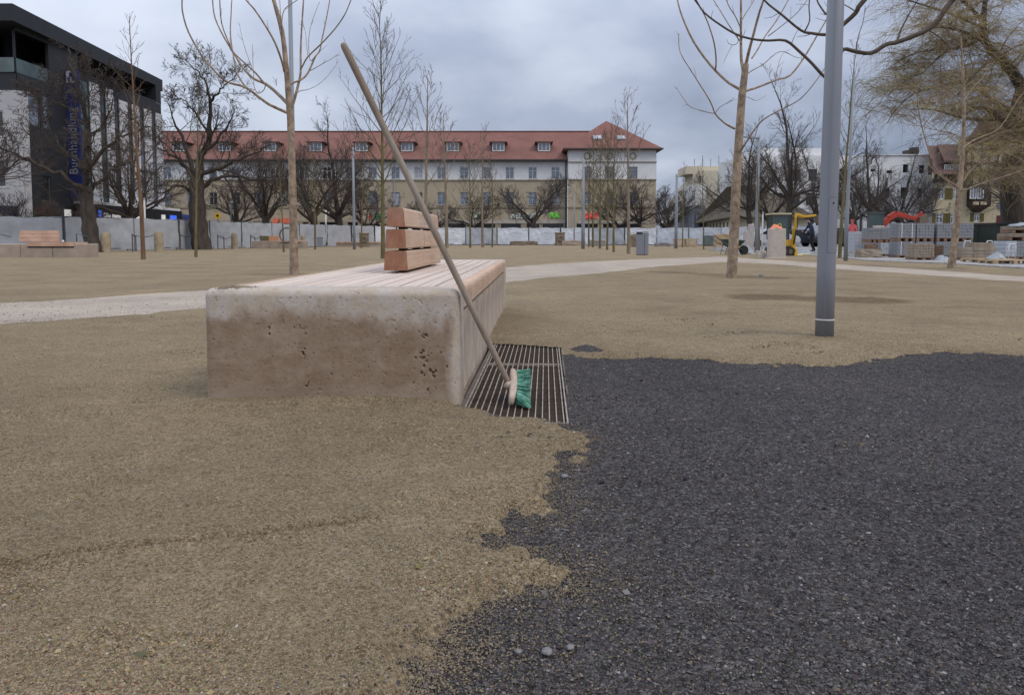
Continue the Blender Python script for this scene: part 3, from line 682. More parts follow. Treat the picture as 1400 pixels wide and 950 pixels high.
# ================================================================ TREES
def branch_mesh(name, brs, mats, sides=None):
    """all branches (pts, radii, sides) as one mesh of tapered tubes"""
    groups = {}
    for p, r, s in brs: groups.setdefault((len(p), s), []).append((p, r))
    V, Fq, off = [], [], 0
    for (n, s), L in groups.items():
        Pn = np.array([[tuple(q) for q in p] for p, _ in L]); R = np.array([r for _, r in L]); b = len(L)
        T = np.empty_like(Pn); T[:, 1:-1] = Pn[:, 2:]-Pn[:, :-2]; T[:, 0] = Pn[:, 1]-Pn[:, 0]; T[:, -1] = Pn[:, -1]-Pn[:, -2]
        T /= np.maximum(np.linalg.norm(T, axis=-1, keepdims=True), 1e-9)
        D = Pn[:, -1]-Pn[:, 0]; D /= np.maximum(np.linalg.norm(D, axis=-1, keepdims=True), 1e-9)
        ref = np.where(np.abs(D[:, 2:3]) > .8, [[1., .13, 0]], [[0, 0, 1.]])[:, None]
        X = np.cross(T, ref); X /= np.maximum(np.linalg.norm(X, axis=-1, keepdims=True), 1e-6); Y = np.cross(X, T)
        a = np.arange(s)*2*math.pi/s
        W = Pn[:, :, None]+R[:, :, None, None]*(X[:, :, None]*np.cos(a)[:, None]+Y[:, :, None]*np.sin(a)[:, None])
        V.append(W.reshape(-1, 3)); base = (np.arange(b)*n*s)[:, None, None]
        i, k = np.meshgrid(np.arange(n-1), np.arange(s), indexing='ij')
        q = np.stack([i*s+k, i*s+(k+1) % s, (i+1)*s+(k+1) % s, (i+1)*s+k], -1).reshape(-1, 4)
        Fq.append((q[None]+base+off).reshape(-1, 4)); off += b*n*s
    return np_mesh(name, np.concatenate(V), Fq, True, mats if isinstance(mats, list) else [mats])
def rotv(d, ang, az):
    """tilt direction d by ang at azimuth az around it"""
    ref = Vector((0, 0, 1)) if abs(d.z) < .9 else Vector((1, 0, 0)); x = d.cross(ref).normalized(); y = d.cross(x)
    return (d*math.cos(ang) + (x*math.cos(az)+y*math.sin(az))*math.sin(ang)).normalized()
def limb(rng, p, d, L, r0, r1, n, wander, trop, out, lvl, s):
    p = Vector(p); pts = [p.copy()]; rs = [r0]; st = L/n
    for i in range(n):
        d = (d + Vector((rng.gauss(0, wander), rng.gauss(0, wander), rng.gauss(0, wander)+trop))).normalized()
        p = p+d*st; pts.append(p.copy()); rs.append(r0+(r1-r0)*((i+1)/n)**.85)
    out[lvl].append((pts, rs, s)); return pts, rs
def at_(pts, rs, t):
    f = t*(len(pts)-1); i = min(int(f), len(pts)-2); a = f-i
    return pts[i].lerp(pts[i+1], a), rs[i]*(1-a)+rs[i+1]*a, (pts[i+1]-pts[i]).normalized()
def sprout(rng, pts, rs, L, K, lvl, out, rmin):
    """children along a branch, then theirs"""
    if lvl >= len(K): return
    k = K[lvl]; n = max(1, int(k['n']*rng.uniform(.8, 1.2)))
    for j in range(n):
        t = k['t0']+(1-k['t0'])*(j+rng.random())/n; t = min(t, .99)
        p, r, d = at_(pts, rs, t); dd_ = rotv(d, rad(k['ang']*rng.uniform(.65, 1.3)), rng.uniform(0, 6.283))
        dd_ = (dd_ + Vector((0, 0, k.get('lift', 0)))).normalized()
        Lc = L*k['len']*(1.15-.75*t if k.get('cone', 1) else 1)*rng.uniform(.6, 1.25); rc = max(rmin, min(r*.75, r*k['rad']*rng.uniform(.8, 1.15)))
        q, qr = limb(rng, p, dd_, Lc, rc, max(rmin*.7, rc*.35), k['seg'], k['w'], k['trop'], out, k['out'], k['s'])
        sprout(rng, q, qr, Lc, K, lvl+1, out, rmin)
GN = [dict(n=6, t0=.18, ang=48, len=.62, rad=.58, seg=6, w=.20, trop=.04, out=1, s=5, lift=.12),
      dict(n=6, t0=.15, ang=46, len=.55, rad=.55, seg=4, w=.22, trop=.03, out=2, s=4),
      dict(n=6, t0=.1, ang=42, len=.55, rad=.55, seg=3, w=.20, trop=.03, out=2, s=3),
      dict(n=4, t0=.1, ang=38, len=.60, rad=.6, seg=2, w=.16, trop=.04, out=2, s=3)]
def finish_tree(root, out, mt, mtw, off=(0, 0, 0)):
    o = Vector(off); out = [[([p-o for p in q[0]], q[1], q[2]) for q in L] for L in out]
    link('trunk', branch_mesh('trunk', out[0], mt), root)
    if out[1]:
        if len(out[1]) <= 22:
            for b in out[1]: link('branch', branch_mesh('branch', [b], mt), root)
        else: tag(link('branches', branch_mesh('branches', out[1], mt), root), kind='stuff')
    if out[2]: tag(link('twigs', branch_mesh('twigs', out[2], mtw), root), kind='stuff')
    return root
def knobbly(out, rng, amp):
    for L in out[:2]:
        for i, (p, r, s) in enumerate(L): L[i] = (p, [x*rng.uniform(1-amp, 1+amp) for x in r], s)
def gnarled(seed, hgt=2.6, r=.42, limbs=6, LL=4.6, up=.35, K=GN, rmin=.009, leader=False):
    rng = random.Random(seed); out = [[], [], []]
    p, rs = limb(rng, (0, 0, -.1), Vector((rng.uniform(-.08, .08), 0, 1)), hgt, r*1.25, r*.85, 6, .05, .1, out, 0, 12)
    top = p[-1]
    for i in range(limbs):
        az = 6.283*i/limbs+rng.uniform(-.35, .35); el = rng.uniform(.25, 1.0)*up*2.2
        d = Vector((math.cos(az), math.sin(az), el)).normalized(); st = top-Vector((0, 0, rng.uniform(0, .3)*hgt)); L = LL*rng.uniform(.75, 1.15)
        q, qr = limb(rng, st, d, L, r*rng.uniform(.36, .5), r*.08, 8, .14, .05, out, 1, 8); sprout(rng, q, qr, L, K, 0, out, rmin)
    if leader:
        q, qr = limb(rng, top, Vector((0, 0, 1)), LL*1.5, r*.6, r*.08, 9, .10, .06, out, 1, 8); sprout(rng, q, qr, LL*1.1, K, 0, out, rmin)
    knobbly(out, rng, .08)
    return out
SL = [dict(n=3, t0=.2, ang=32, len=.55, rad=.6, seg=3, w=.08, trop=.06, out=2, s=3), dict(n=3, t0=.1, ang=30, len=.5, rad=.6, seg=2, w=.08, trop=.05, out=2, s=3)]
def slender(seed, h, r, first=.35, nb=22, bl=.26, ang=48, rmin=.006, K=SL, wob=.012, trop=.09):
    rng = random.Random(seed); out = [[], [], []]
    p, rs = limb(rng, (0, 0, -.05), Vector((rng.uniform(-.02, .02), 0, 1)), h, r*1.08, r*.12, 12, wob, .02, out, 0, 8)
    for i in range(nb):
        t = first+(1-first)*((i+rng.random()*.8)/nb)**.95; q, qr, d = at_(p, rs, min(t, .985))
        dd_ = rotv(d, rad(ang*rng.uniform(.75, 1.2)*(1.1-.4*t)), i*2.4+rng.uniform(-.4, .4)); L = h*bl*(1.25-t)*rng.uniform(.7, 1.2)
        b, br = limb(rng, q, dd_, L, max(rmin, qr*.42), rmin*.7, 5, .06, trop, out, 1, 4); sprout(rng, b, br, L, K, 0, out, rmin*.8)
    return out
def px_poly(pts, Y, z=None):
    """polyline read off at known depths: (px, py[, depth change])"""
    return [P(a[0], a[1], Y+(a[2] if len(a) > 2 else 0)) for a in pts]
def smooth_poly(pts, sub=3):
    o = []; n = len(pts)
    for i in range(n-1):
        p0, p1, p2, p3 = pts[max(i-1, 0)], pts[i], pts[i+1], pts[min(i+2, n-1)]
        for k in range(sub):
            t = k/sub; o.append(.5*((2*p1)+(p2-p0)*t+(2*p0-5*p1+4*p2-p3)*t*t+(3*p1-p0-3*p2+p3)*t**3))
    o.append(pts[-1]); return o
def explicit(out, lvl, pts, Y, r0, r1, s, curve=0.0, sub=3, seed=0):
    q = smooth_poly([Vector(v) for v in px_poly(pts, Y)], sub); n = len(q)
    if curve:                      # bow the branch toward or away, keeping its look from the front
        for i in range(n):
            t = i/(n-1); k = 1+curve*t*(1-.3*t)/Y; c = Vector((0, 0, H)); q[i] = c+(q[i]-c)*k
    rs = [r0+(r1-r0)*(i/(n-1))**.8 for i in range(n)]
    out[lvl].append((q, rs, s)); return q, rs
FINE = [dict(n=2, t0=.35, ang=34, len=.22, rad=.5, seg=3, w=.07, trop=.06, out=2, s=3)]

# left young tree in front
Y1 = G(402, 376).y; out = [[], [], []]; rng = random.Random(1)
explicit(out, 0, [(402,380),(402,372),(401.5,330),(400,260),(398.5,205),(397,165),(395,140),(393,112),(391,88),(387,52),(381,25),(374,0),(368,-30),(364,-70)], Y1, .094, .026, 12, 0)
out[0][0] = (out[0][0][0], [r*(1.15 if i < 3 else 1)*(1+.05*math.sin(i*2.3)) for i, r in enumerate(out[0][0][1])], 12)
T1 = [([(394,155),(376,147),(363,140),(336,120),(315,114),(302,106),(277,78),(258,45),(250,19),(249,0),(252,-40)], .030, .010, -1.2),
      ([(336,120),(325,102),(319,76),(315,47),(316,19),(317,0),(321,-40)], .017, .008, .8),
      ([(393,142),(378,127),(363,115),(347,108),(332,93),(319,72),(306,51),(294,25),(290.5,0),(288,-40)], .034, .010, 1.2),
      ([(360,113),(352,103),(344,95),(321,74),(313,59),(303,32),(300.5,0),(300,-40)], .018, .009, -.6),
      ([(363,115),(361,123),(353,128),(347.5,119),(347,106),(345.6,83),(345,61)], .010, .004, .3),
      ([(347,100),(336,70),(330,48),(327.6,34)], .008, .003, .5),
      ([(389,99),(385,83),(376,59),(363,36),(347.5,13),(336,0),(320,-25)], .024, .010, -1.0),
      ([(397,148),(400,144),(406,123),(411,100),(411,76),(412,47),(415,0),(417,-40)], .034, .012, .9),
      ([(394,118),(400,114),(412,109),(421,100),(431,78),(437,70),(440,55),(445,32),(451,0),(455,-30)], .024, .009, 1.4),
      ([(411,95),(414,90),(421,78),(438.5,61),(457,41),(471,21),(480,0),(492,-30)], .017, .008, -1.1),
      ([(406,127),(412,124),(420,123),(435,116),(450,102),(463,84)], .010, .0035, .7),
      ([(424,97),(430,94),(442,87),(453,81),(463,74)], .009, .003, -.7),
      ([(430,79),(424,83),(422,57),(426,32),(437,3)], .009, .004, .5),
      ([(421,78),(419,60),(417,42),(411,30)], .007, .003, .5),
      ([(385,42),(386,23),(391,11),(407,0),(420,-15)], .013, .006, .5),
      ([(389,76),(386,55),(385,38),(383,11),(381,-30)], .010, .005, -.6),
      ([(378,108),(378,118),(377,108)], .004, .002, .2)]
for pl, r0, r1, cv in T1:
    q, qr = explicit(out, 1, pl, Y1, r0, r1, 6, cv); sprout(rng, q, qr, 1.2, [dict(n=2, t0=.4, ang=30, len=.22, rad=.4, seg=3, w=.08, trop=.08, out=2, s=3)], 0, out, .004)
b = G(402, 376); t1 = thing('young_tree', 'slim bare young tree left of the bench, crown cut by the picture top', 'tree', b)
finish_tree(t1, out, m_bark_y, m_twig_y, b)
# right young tree
Y2 = G(1000, 381).y; out = [[], [], []]
explicit(out, 0, [(999,385),(1000,378),(1003,330),(1005.5,275),(1008,225),(1011,180),(1014,137),(1016,118),(1018,102),(1019.5,88)], Y2, .098, .052, 12, 0)
T2 = [([(1018,110),(1016,95),(1013.4,80),(1013,45),(1013,0),(1012,-40)], .036, .014, .4), ([(1019.5,90),(1024,70),(1030,48),(1038,18),(1044,0),(1050,-30)], .030, .012, -.6),
      ([(1004,176),(998,173),(990,168),(978,156),(970.5,138),(948,102),(930,72),(928,46)], .020, .005, -.8), ([(977,155),(968,154),(945,147),(935,136),(924,119)], .011, .004, .6), ([(978,155),(984,147),(994,141),(1004,134)], .007, .003, -.5),
      ([(1014,124),(1005,119),(993,111),(970.5,88.5),(948,57),(933,24),(926,0),(920,-30)], .030, .010, 1.0), ([(978,98),(979,82),(976.5,60),(969,35),(960,15),(949,0),(940,-15)], .015, .007, -.7),
      ([(1015,127),(1022,124),(1035,120),(1062,109.5),(1080,103.5),(1098,81),(1116,51),(1131,25),(1142,0)], .026, .009, 1.1), ([(1008,210),(1013,205),(1022,192),(1032,177),(1044,163.5),(1068,150),(1095,135),(1119,106.5),(1133,85),(1148,62)], .020, .005, -1.0),
      ([(1018,104),(1028,97),(1044,88),(1060,74),(1072,71),(1086,78),(1096,80)], .011, .004, .5), ([(1060,110),(1062,98),(1067,80),(1072,72)], .007, .003, .4),
      ([(1013,40),(1005,22),(996,8),(988,-15)], .011, .006, -.5), ([(1013,30),(1020,18),(1030,2),(1036,-20)], .010, .006, .5), ([(1014,60),(1000,40),(984,14),(972,-5)], .011, .006, .6),
      ([(1028,80),(1036,68),(1046,50),(1062,28),(1078,0),(1088,-20)], .014, .007, .9), ([(1050,50),(1066,38),(1090,18),(1104,0)], .009, .005, -.4), ([(1012,135),(1022,133),(1034,138),(1048,130)], .006, .003, .3)]
for pl, r0, r1, cv in T2:
    q, qr = explicit(out, 1, pl, Y2, r0, r1, 6, cv); sprout(rng, q, qr, 1.0, [dict(n=2, t0=.4, ang=30, len=.25, rad=.4, seg=3, w=.1, trop=.08, out=2, s=3)], 0, out, .0038)
b = G(1000, 381); finish_tree(thing('young_tree', 'slim bare young tree with a slight lean, standing left of the tall grey lamp post', 'tree', b), out, m_bark_y, m_twig_y, b)
# third one, before the stacked paving stones
Y3 = G(1300, 367).y; out = [[], [], []]
explicit(out, 0, [(1300,370),(1302,355),(1307,315),(1310,280),(1312,256),(1315,225),(1317,196),(1318,150),(1317,110),(1315,75),(1314,50)], Y3, .098, .014, 12, 0)
T3 = [([(1312,258),(1300,250),(1288,240),(1277,227),(1262,180),(1256,150),(1252,110)], .026, .008, -1), ([(1312,262),(1298,250),(1280,236),(1266,222),(1255,216)], .018, .006, 1), ([(1311,262),(1325,258),(1340,252),(1359,246),(1400,232),(1430,215)], .026, .008, -1),
      ([(1312,256),(1322,240),(1333,227),(1345,218)], .014, .004, .8), ([(1316,203),(1328,194),(1340,188),(1367,175),(1393,135),(1415,110)], .020, .006, .9), ([(1316,205),(1335,196),(1360,185),(1385,175),(1410,150)], .014, .005, -.8),
      ([(1317,190),(1300,182),(1280,178),(1262,174),(1240,165)], .014, .005, .7), ([(1317,150),(1306,130),(1290,118),(1276,110)], .012, .004, -.6), ([(1317,140),(1330,120),(1345,105),(1352,85)], .012, .004, .6), ([(1316,100),(1305,80),(1298,58)], .009, .003, .4)]
for pl, r0, r1, cv in T3:
    q, qr = explicit(out, 1, pl, Y3, r0, r1, 6, cv); sprout(rng, q, qr, 2.6, [dict(n=9, t0=.2, ang=38, len=.45, rad=.4, seg=3, w=.1, trop=.06, out=2, s=3)], 0, out, .0055)
b = G(1300, 367); finish_tree(thing('young_tree', 'slim bare young tree standing in front of the stacked grey paving stones', 'tree', b), out, m_bark_y, m_twig_y, b)

# a big tree outside the frame whose limbs hang in at the top right
out = [[], [], []]; YL = 9.0; r = random.Random(3)
explicit(out, 0, [(1750,420),(1745,250),(1735,80),(1730,-120),(1725,-300),(1720,-480)], YL, .24, .12, 12, 0)
for pl, r0, r1, cv in (([(1735,-60),(1600,-120),(1480,-110),(1380,-60),(1303,0),(1276,36),(1230,57),(1212,61),(1191,73),(1170,71),(1153,68),(1146,84),(1138,104),(1128,106),(1110,87),(1092,70),(1074,56),(1050,56),(1029,54),(1008,48),(987,36),(963,18),(951,0),(935,-25)], .038, .0085, 0),
        ([(1732,-180),(1560,-230),(1380,-180),(1260,-80),(1182,0),(1170,18),(1153,34),(1143,44),(1129,48),(1110,46),(1095,42),(1068,20),(1044,0),(1025,-30)], .045, .009, .6),
        ([(1227,58),(1230,45),(1240,25),(1250,8),(1262,-10)], .015, .006, .3), ([(1171,70),(1173,52),(1180,30),(1183,8)], .006, .003, .2), ([(1129,20),(1122,10),(1117,0),(1112,-25)], .012, .008, .2),
        ([(1150,36),(1140,30),(1129,18)], .014, .012, .2), ([(1101,42),(1107,28),(1106,10),(1108,-15)], .010, .006, .3), ([(1170,16),(1160,10),(1150,4),(1135,-10)], .008, .005, .3), ([(1008,48),(1009,58),(1003,62),(996,60)], .005, .003, .1), ([(1303,0),(1320,-30)], .02, .01, 0), ([(1270,42),(1285,52),(1300,66),(1320,70)], .008, .003, .2)):
    q, qr = explicit(out, 1, pl, YL, r0, r1, 7, cv)
    if r0 > .05: qr = [x*(1+.12*math.sin(i*1.7)) for i, x in enumerate(qr)]; out[1][-1] = (q, qr, 7)
    sprout(r, q[len(q)//2:], qr[len(q)//2:], .8, [dict(n=3, t0=.1, ang=50, len=.35, rad=.35, seg=4, w=.2, trop=.0, out=2, s=3)], 0, out, .003)
b = B(1750, YL); finish_tree(thing('overhanging_tree', 'tree whose bare crooked limbs hang in at the top right behind the lamp', 'tree', (b.x, b.y, 0)), out, M('limb_bark', (.085, .065, .05), .95, .5, 9, .6, 40, .01), m_twig_o, (b.x, b.y, 0))

# old trees on the left with their own limbs
def old_explicit(label, base_px, Yd, limbs, trunk, r0, r1, mt=m_bark_o, K=GN, seed=0, LLs=3.5, rmin=.0095):
    rng = random.Random(seed); out = [[], [], []]
    explicit(out, 0, trunk, Yd, r0, r1, 14, 0); p0, rs0, s0 = out[0][0]; out[0][0] = (p0, [r*(1+.10*math.sin(i*2.1)+rng.uniform(-.04, .04)) for i, r in enumerate(rs0)], s0)
    for pl, a, b_, cv in limbs:
        q, qr = explicit(out, 1, pl, Yd, a*.8, b_*.5, 8, cv); q2 = [v+Vector((rng.gauss(0, .06), rng.gauss(0, .10), rng.gauss(0, .06))) if 0 < i else v for i, v in enumerate(q)]
        qr = [x*rng.uniform(.88, 1.14) for x in qr]; out[1][-1] = (q2, qr, 8); sprout(rng, q2, qr, LLs, K, 0, out, rmin)
    b = B(base_px, Yd); return finish_tree(thing('old_tree', label, 'tree', b), out, mt, m_twig_o, b)
GE = [dict(n=9, t0=.15, ang=50, len=.72, rad=.36, seg=7, w=.20, trop=.06, out=1, s=5, lift=.15), dict(n=8, t0=.12, ang=44, len=.60, rad=.5, seg=5, w=.19, trop=.05, out=2, s=3), dict(n=6, t0=.1, ang=40, len=.58, rad=.6, seg=3, w=.17, trop=.04, out=2, s=3), dict(n=3, t0=.1, ang=36, len=.6, rad=.7, seg=2, w=.14, trop=.05, out=2, s=3)]
old_explicit('thick dark old tree beside the left bench, in front of the dark building', 129, 36.8,
    [([(119,262),(112,258),(95,246),(60,229),(30,216),(0,204),(-40,190)], .20, .05, -2), ([(119,262),(117,246),(121,189),(110,125),(98,87),(93,70)], .26, .04, 1.0), ([(121,262),(129,256),(148,236),(163,227),(185,222)], .17, .05, 2),
     ([(119,240),(125,227),(144,203),(163,189),(182,182),(205,170)], .19, .04, -1.5), ([(117,232),(100,214),(85,205),(70,180),(50,160)], .14, .04, 2.2), ([(119,200),(135,175),(150,150),(158,128)], .10, .03, 1.5), ([(115,170),(95,150),(75,140),(55,130)], .09, .03, -1.5), ([(112,150),(122,130),(132,112)], .06, .02, .5)],
    [(131,350),(129,345),(124,322),(121,295),(118,272),(118,255)], .46, .28, seed=11, K=GE)
old_explicit('very thick dark old tree with a wide crown, left of centre before the site fence', 276, 45,
    [([(269,243),(275,215),(285,187),(288,142),(287,128)], .38, .10, .5), ([(288,140),(282,117),(270,100),(263,91),(250,80)], .10, .03, .6), ([(288,140),(298,128),(306,120),(318,108),(328,98)], .10, .03, -.8), ([(270,243),(290,232),(310,225),(326,218),(348,209),(362,200)], .22, .06, -2),
     ([(276,255),(288,249),(305,242),(326,241),(352,246),(377,240)], .20, .05, 2), ([(268,248),(255,230),(240,216),(228,208),(212,200)], .20, .05, 1.5), ([(268,240),(256,210),(245,180),(236,160),(228,140)], .20, .04, -1.2), ([(262,262),(248,252),(236,256),(222,262),(206,256)], .14, .05, -2), ([(275,215),(296,190),(312,170),(322,150)], .16, .04, 1), ([(285,187),(270,160),(255,140),(238,134)], .10, .03, -1)],
    [(277,348),(276,338),(272,315),(270,290),(269,262),(269,238)], .66, .40, seed=12, K=GE)

# generic old trees, made once and copied
def proto(out, mt, mtw, name='old_tree'):
    return finish_tree(thing(name, 'x', 'tree', (0, 0, 0)), out, mt, mtw)
GS = [dict(n=9, t0=.15, ang=44, len=.66, rad=.42, seg=6, w=.17, trop=.07, out=2, s=4, lift=.18), dict(n=7, t0=.12, ang=40, len=.60, rad=.55, seg=4, w=.16, trop=.06, out=2, s=3), dict(n=6, t0=.1, ang=36, len=.58, rad=.65, seg=2, w=.13, trop=.05, out=2, s=3)]
PRO = [proto(gnarled(21, 2.2, .27, 7, 5.0, .50, GS, rmin=.010), m_bark_o, m_twig_o), proto(gnarled(22, 2.6, .32, 8, 5.0, .6, GS, leader=True, rmin=.010), m_bark_o, m_twig_o), proto(gnarled(23, 1.9, .20, 7, 3.4, .62, GS, rmin=.009), m_bark_o, m_twig_o)]
GT = [dict(n=11, t0=.15, ang=42, len=.50, rad=.38, seg=6, w=.14, trop=.07, out=2, s=4, lift=.15), dict(n=8, t0=.12, ang=38, len=.55, rad=.5, seg=4, w=.14, trop=.05, out=2, s=3), dict(n=6, t0=.1, ang=34, len=.55, rad=.65, seg=2, w=.12, trop=.05, out=2, s=3)]
PRO.append(proto(gnarled(31, 4.2, .30, 8, 6.0, .62, GT, leader=True, rmin=.0085), m_bark_o, m_twig_o))     # taller tree on the right
PRO.append(proto(gnarled(35, 3.4, .26, 8, 5.6, .8, GT, leader=True, rmin=.0085), m_bark_o, m_twig_o))
used_p = set()
def put(kind, px, Yd, s, rz, label, sz=1.0, group='old bare trees round the square'):
    o = PRO[kind] if kind not in used_p else copy_tree(PRO[kind]); used_p.add(kind)
    b = B(px, Yd); return place(o, (b.x, b.y, 0), rz, (s, s, s*sz), label, group)
put(2, 95, 49, .72, .3, 'small dark tree behind the fence left of the blue banner of the dark building')
put(2, 20, 47, .8, 1.7, 'dark twiggy tree before the white building at the left edge')
put(1, -60, 40, 1.15, 2.1, 'dark tree mostly outside the left edge, its twigs before the dark building', 1.1)
put(1, 175, 58, 1.0, .5, 'dark bare tree before the white panels of the dark building', 1.05)
put(2, 240, 80, 1.0, 1.1, 'small black tree left of the thickest old tree, behind the fence')
put(0, 367, 60, 1.15, .2, 'dark spreading tree right of the thickest old tree, behind the orange bench blocks', 1.15)
put(1, 329, 80, 1.0, 2.4, 'dark bare tree before the red roof, between the thickest tree and the front young tree')
put(0, 428, 60, 1.1, 2.0, 'dark spreading tree right of the front young tree, behind the fence', 1.2)
put(1, 466, 66, 1.15, 3.5, 'dark thick tree left of the thin lamp post, behind the low wooden platform')
put(0, 498, 76, 1.05, 4.1, 'dark tree behind the fence just left of the backrest')
put(2, 585, 88, 1.1, .9, 'dark bare tree behind the fence, directly above the backrest')
put(2, 648, 90, 1.3, 2.2, 'dark bare tree behind the fence right of the broom handle')
put(2, 735, 86, 1.75, 3.3, 'rounded dark tree before the facade between the white and the green letters', 1.0)
put(2, 848, 88, 1.35, 4.4, 'left one of two dark trees before the right end of the red roofed building')
put(2, 872, 88, 1.5, 5.2, 'right one of two dark trees before the right end of the red roofed building', 1.15)
put(2, 903, 120, 1.6, .4, 'small dark tree just right of the red roofed building')
put(0, 916, 112, 1.4, 1.4, 'second small dark tree right of the red roofed building')
put(3, 1027, 62, .80, .3, 'bare tree right behind the right young tree', 1.0)
put(0, 1050, 70, 1.4, 1.9, 'low dark tree behind the green cab of the yellow excavator')
put(3, 1075, 60, 1.0, 2.6, 'large round crowned bare tree behind the yellow excavator', 1.05)
put(3, 1192, 66, .85, 1.0, 'dark bare tree just right of the thin lamp post beside the tall one', 1.0)
put(4, 1226, 66, .85, 2.0, 'dark forked tree in front of the white house with dark square windows', .95)
put(2, 1251, 70, 1.25, 3.1, 'small dark tree before the right part of the white house', 1.15)
put(4, 1120, 74, .95, 4.0, 'bare tree half hidden by the tall lamp post')
put(4, 1170, 82, 1.0, 5.0, 'bare tree before the left part of the white house')
put(4, 1390, 62, 1.1, .7, 'bare tree behind the willow at the right edge')

# planted slender trees
SP = [(slender(41, 9.6, .085, .30, 34, .19, 48, .0065), m_bark_r, m_twig_o), (slender(42, 8.2, .07, .35, 26, .20, 46, .007), m_bark_g, m_twig_g),
      (slender(43, 9.2, .09, .28, 44, .36, 50, .007, K=[dict(n=5, t0=.15, ang=34, len=.5, rad=.55, seg=3, w=.07, trop=.07, out=2, s=3), dict(n=3, t0=.1, ang=32, len=.5, rad=.6, seg=2, w=.07, trop=.06, out=2, s=3)]), m_bark_g, m_twig_o),
      (slender(44, 8.0, .10, .38, 18, .40, 42, .012, trop=.20), m_bark_p, m_twig_y), (slender(45, 6.8, .075, .30, 32, .34, 50, .011), m_bark_g, m_twig_g)]
SPO = [finish_tree(thing('slender_tree', 'x', 'tree', (0, 0, 0)), o, a, b_) for o, a, b_ in SP]; used_s = set()
def puts(k, px, Yd, h, rz, label, wide=1.0, group='newly planted slender trees'):
    o = SPO[k] if k not in used_s else copy_tree(SPO[k]); used_s.add(k)
    h0 = (9.6, 8.2, 9.2, 8.0, 6.8)[k]; s = h/h0; b = B(px, Yd); return place(o, (b.x, b.y, 0), rz, (s*wide, s*wide, s), label, group)
puts(0, 196, 24.1, 7.9, .4, 'thin straight tree with reddish trunk, between the old tree and the thickest tree', 1.0)
puts(1, 268, 27, 6.3, 1.0, 'thin greenish tree directly in front of the thickest old tree')
puts(2, 523.5, 25, 8.3, 2.0, 'tall greenish tree with a dense fan of twigs, directly left of the backrest')
puts(1, 388, 37, 5.6, 2.7, 'thin tree just left of the front young tree, with a dark ring on it')
puts(4, 431, 46, 6.0, 3.1, 'thin pale tree between the front young tree and the thin lamp post')
puts(1, 494, 52, 7.0, .2, 'thin olive tree just right of the thin lamp post left of the backrest')
puts(3, 582, 40, 9.4, 4.0, 'pale twiggy tree rising behind the broom handle')
puts(3, 611, 52, 9.4, .9, 'greyish tree with upright branches just right of the broom handle', 1.1)
puts(4, 643, 54, 7.4, 1.9, 'thin greenish tree, left one of three right of the bench', 1.0)
puts(3, 660, 56, 8.8, 5.3, 'thin grey tree, middle one of three right of the bench')
puts(4, 673, 58, 6.6, 4.0, 'thin tree, right one of three right of the bench')
for k, px, Yd, h, rz, lb in ((4,805,58,7.6,.2,'slender tree farthest left in the row before the red letters'), (4,810.5,56,8.0,1.7,'slender tree second from the left in the row before the red letters'), (4,820,50,7.4,2.9,'slender tree third from the left in the row, just right of the red letters'),
        (4,830,44,6.8,4.0,'slender tree fourth from the left in the row right of the red letters'), (2,839,37,6.6,5.1,'olive slender tree, next to last in the row left of the grey litter bin')):
    puts(k, px, Yd, h, rz, lb, .95)
puts(3, 859.5, 33, 7.0, .5, 'tall pale tree with upright branches just left of the grey litter bin', .95)
puts(1, 933, 56, 6.5, 1.3, 'thin tree before the stepped pale building, right of the grey lamp post')
puts(1, 962, 46, 5.6, 2.2, 'thin tree left of the wheelbarrow')
puts(1, 1038, 36, 5.6, 3.2, 'greenish thin tree right beside the lamp post with a short arm')
puts(1, 1148, 26, 7.6, .1, 'thin tree just behind the right edge of the tall lamp post')

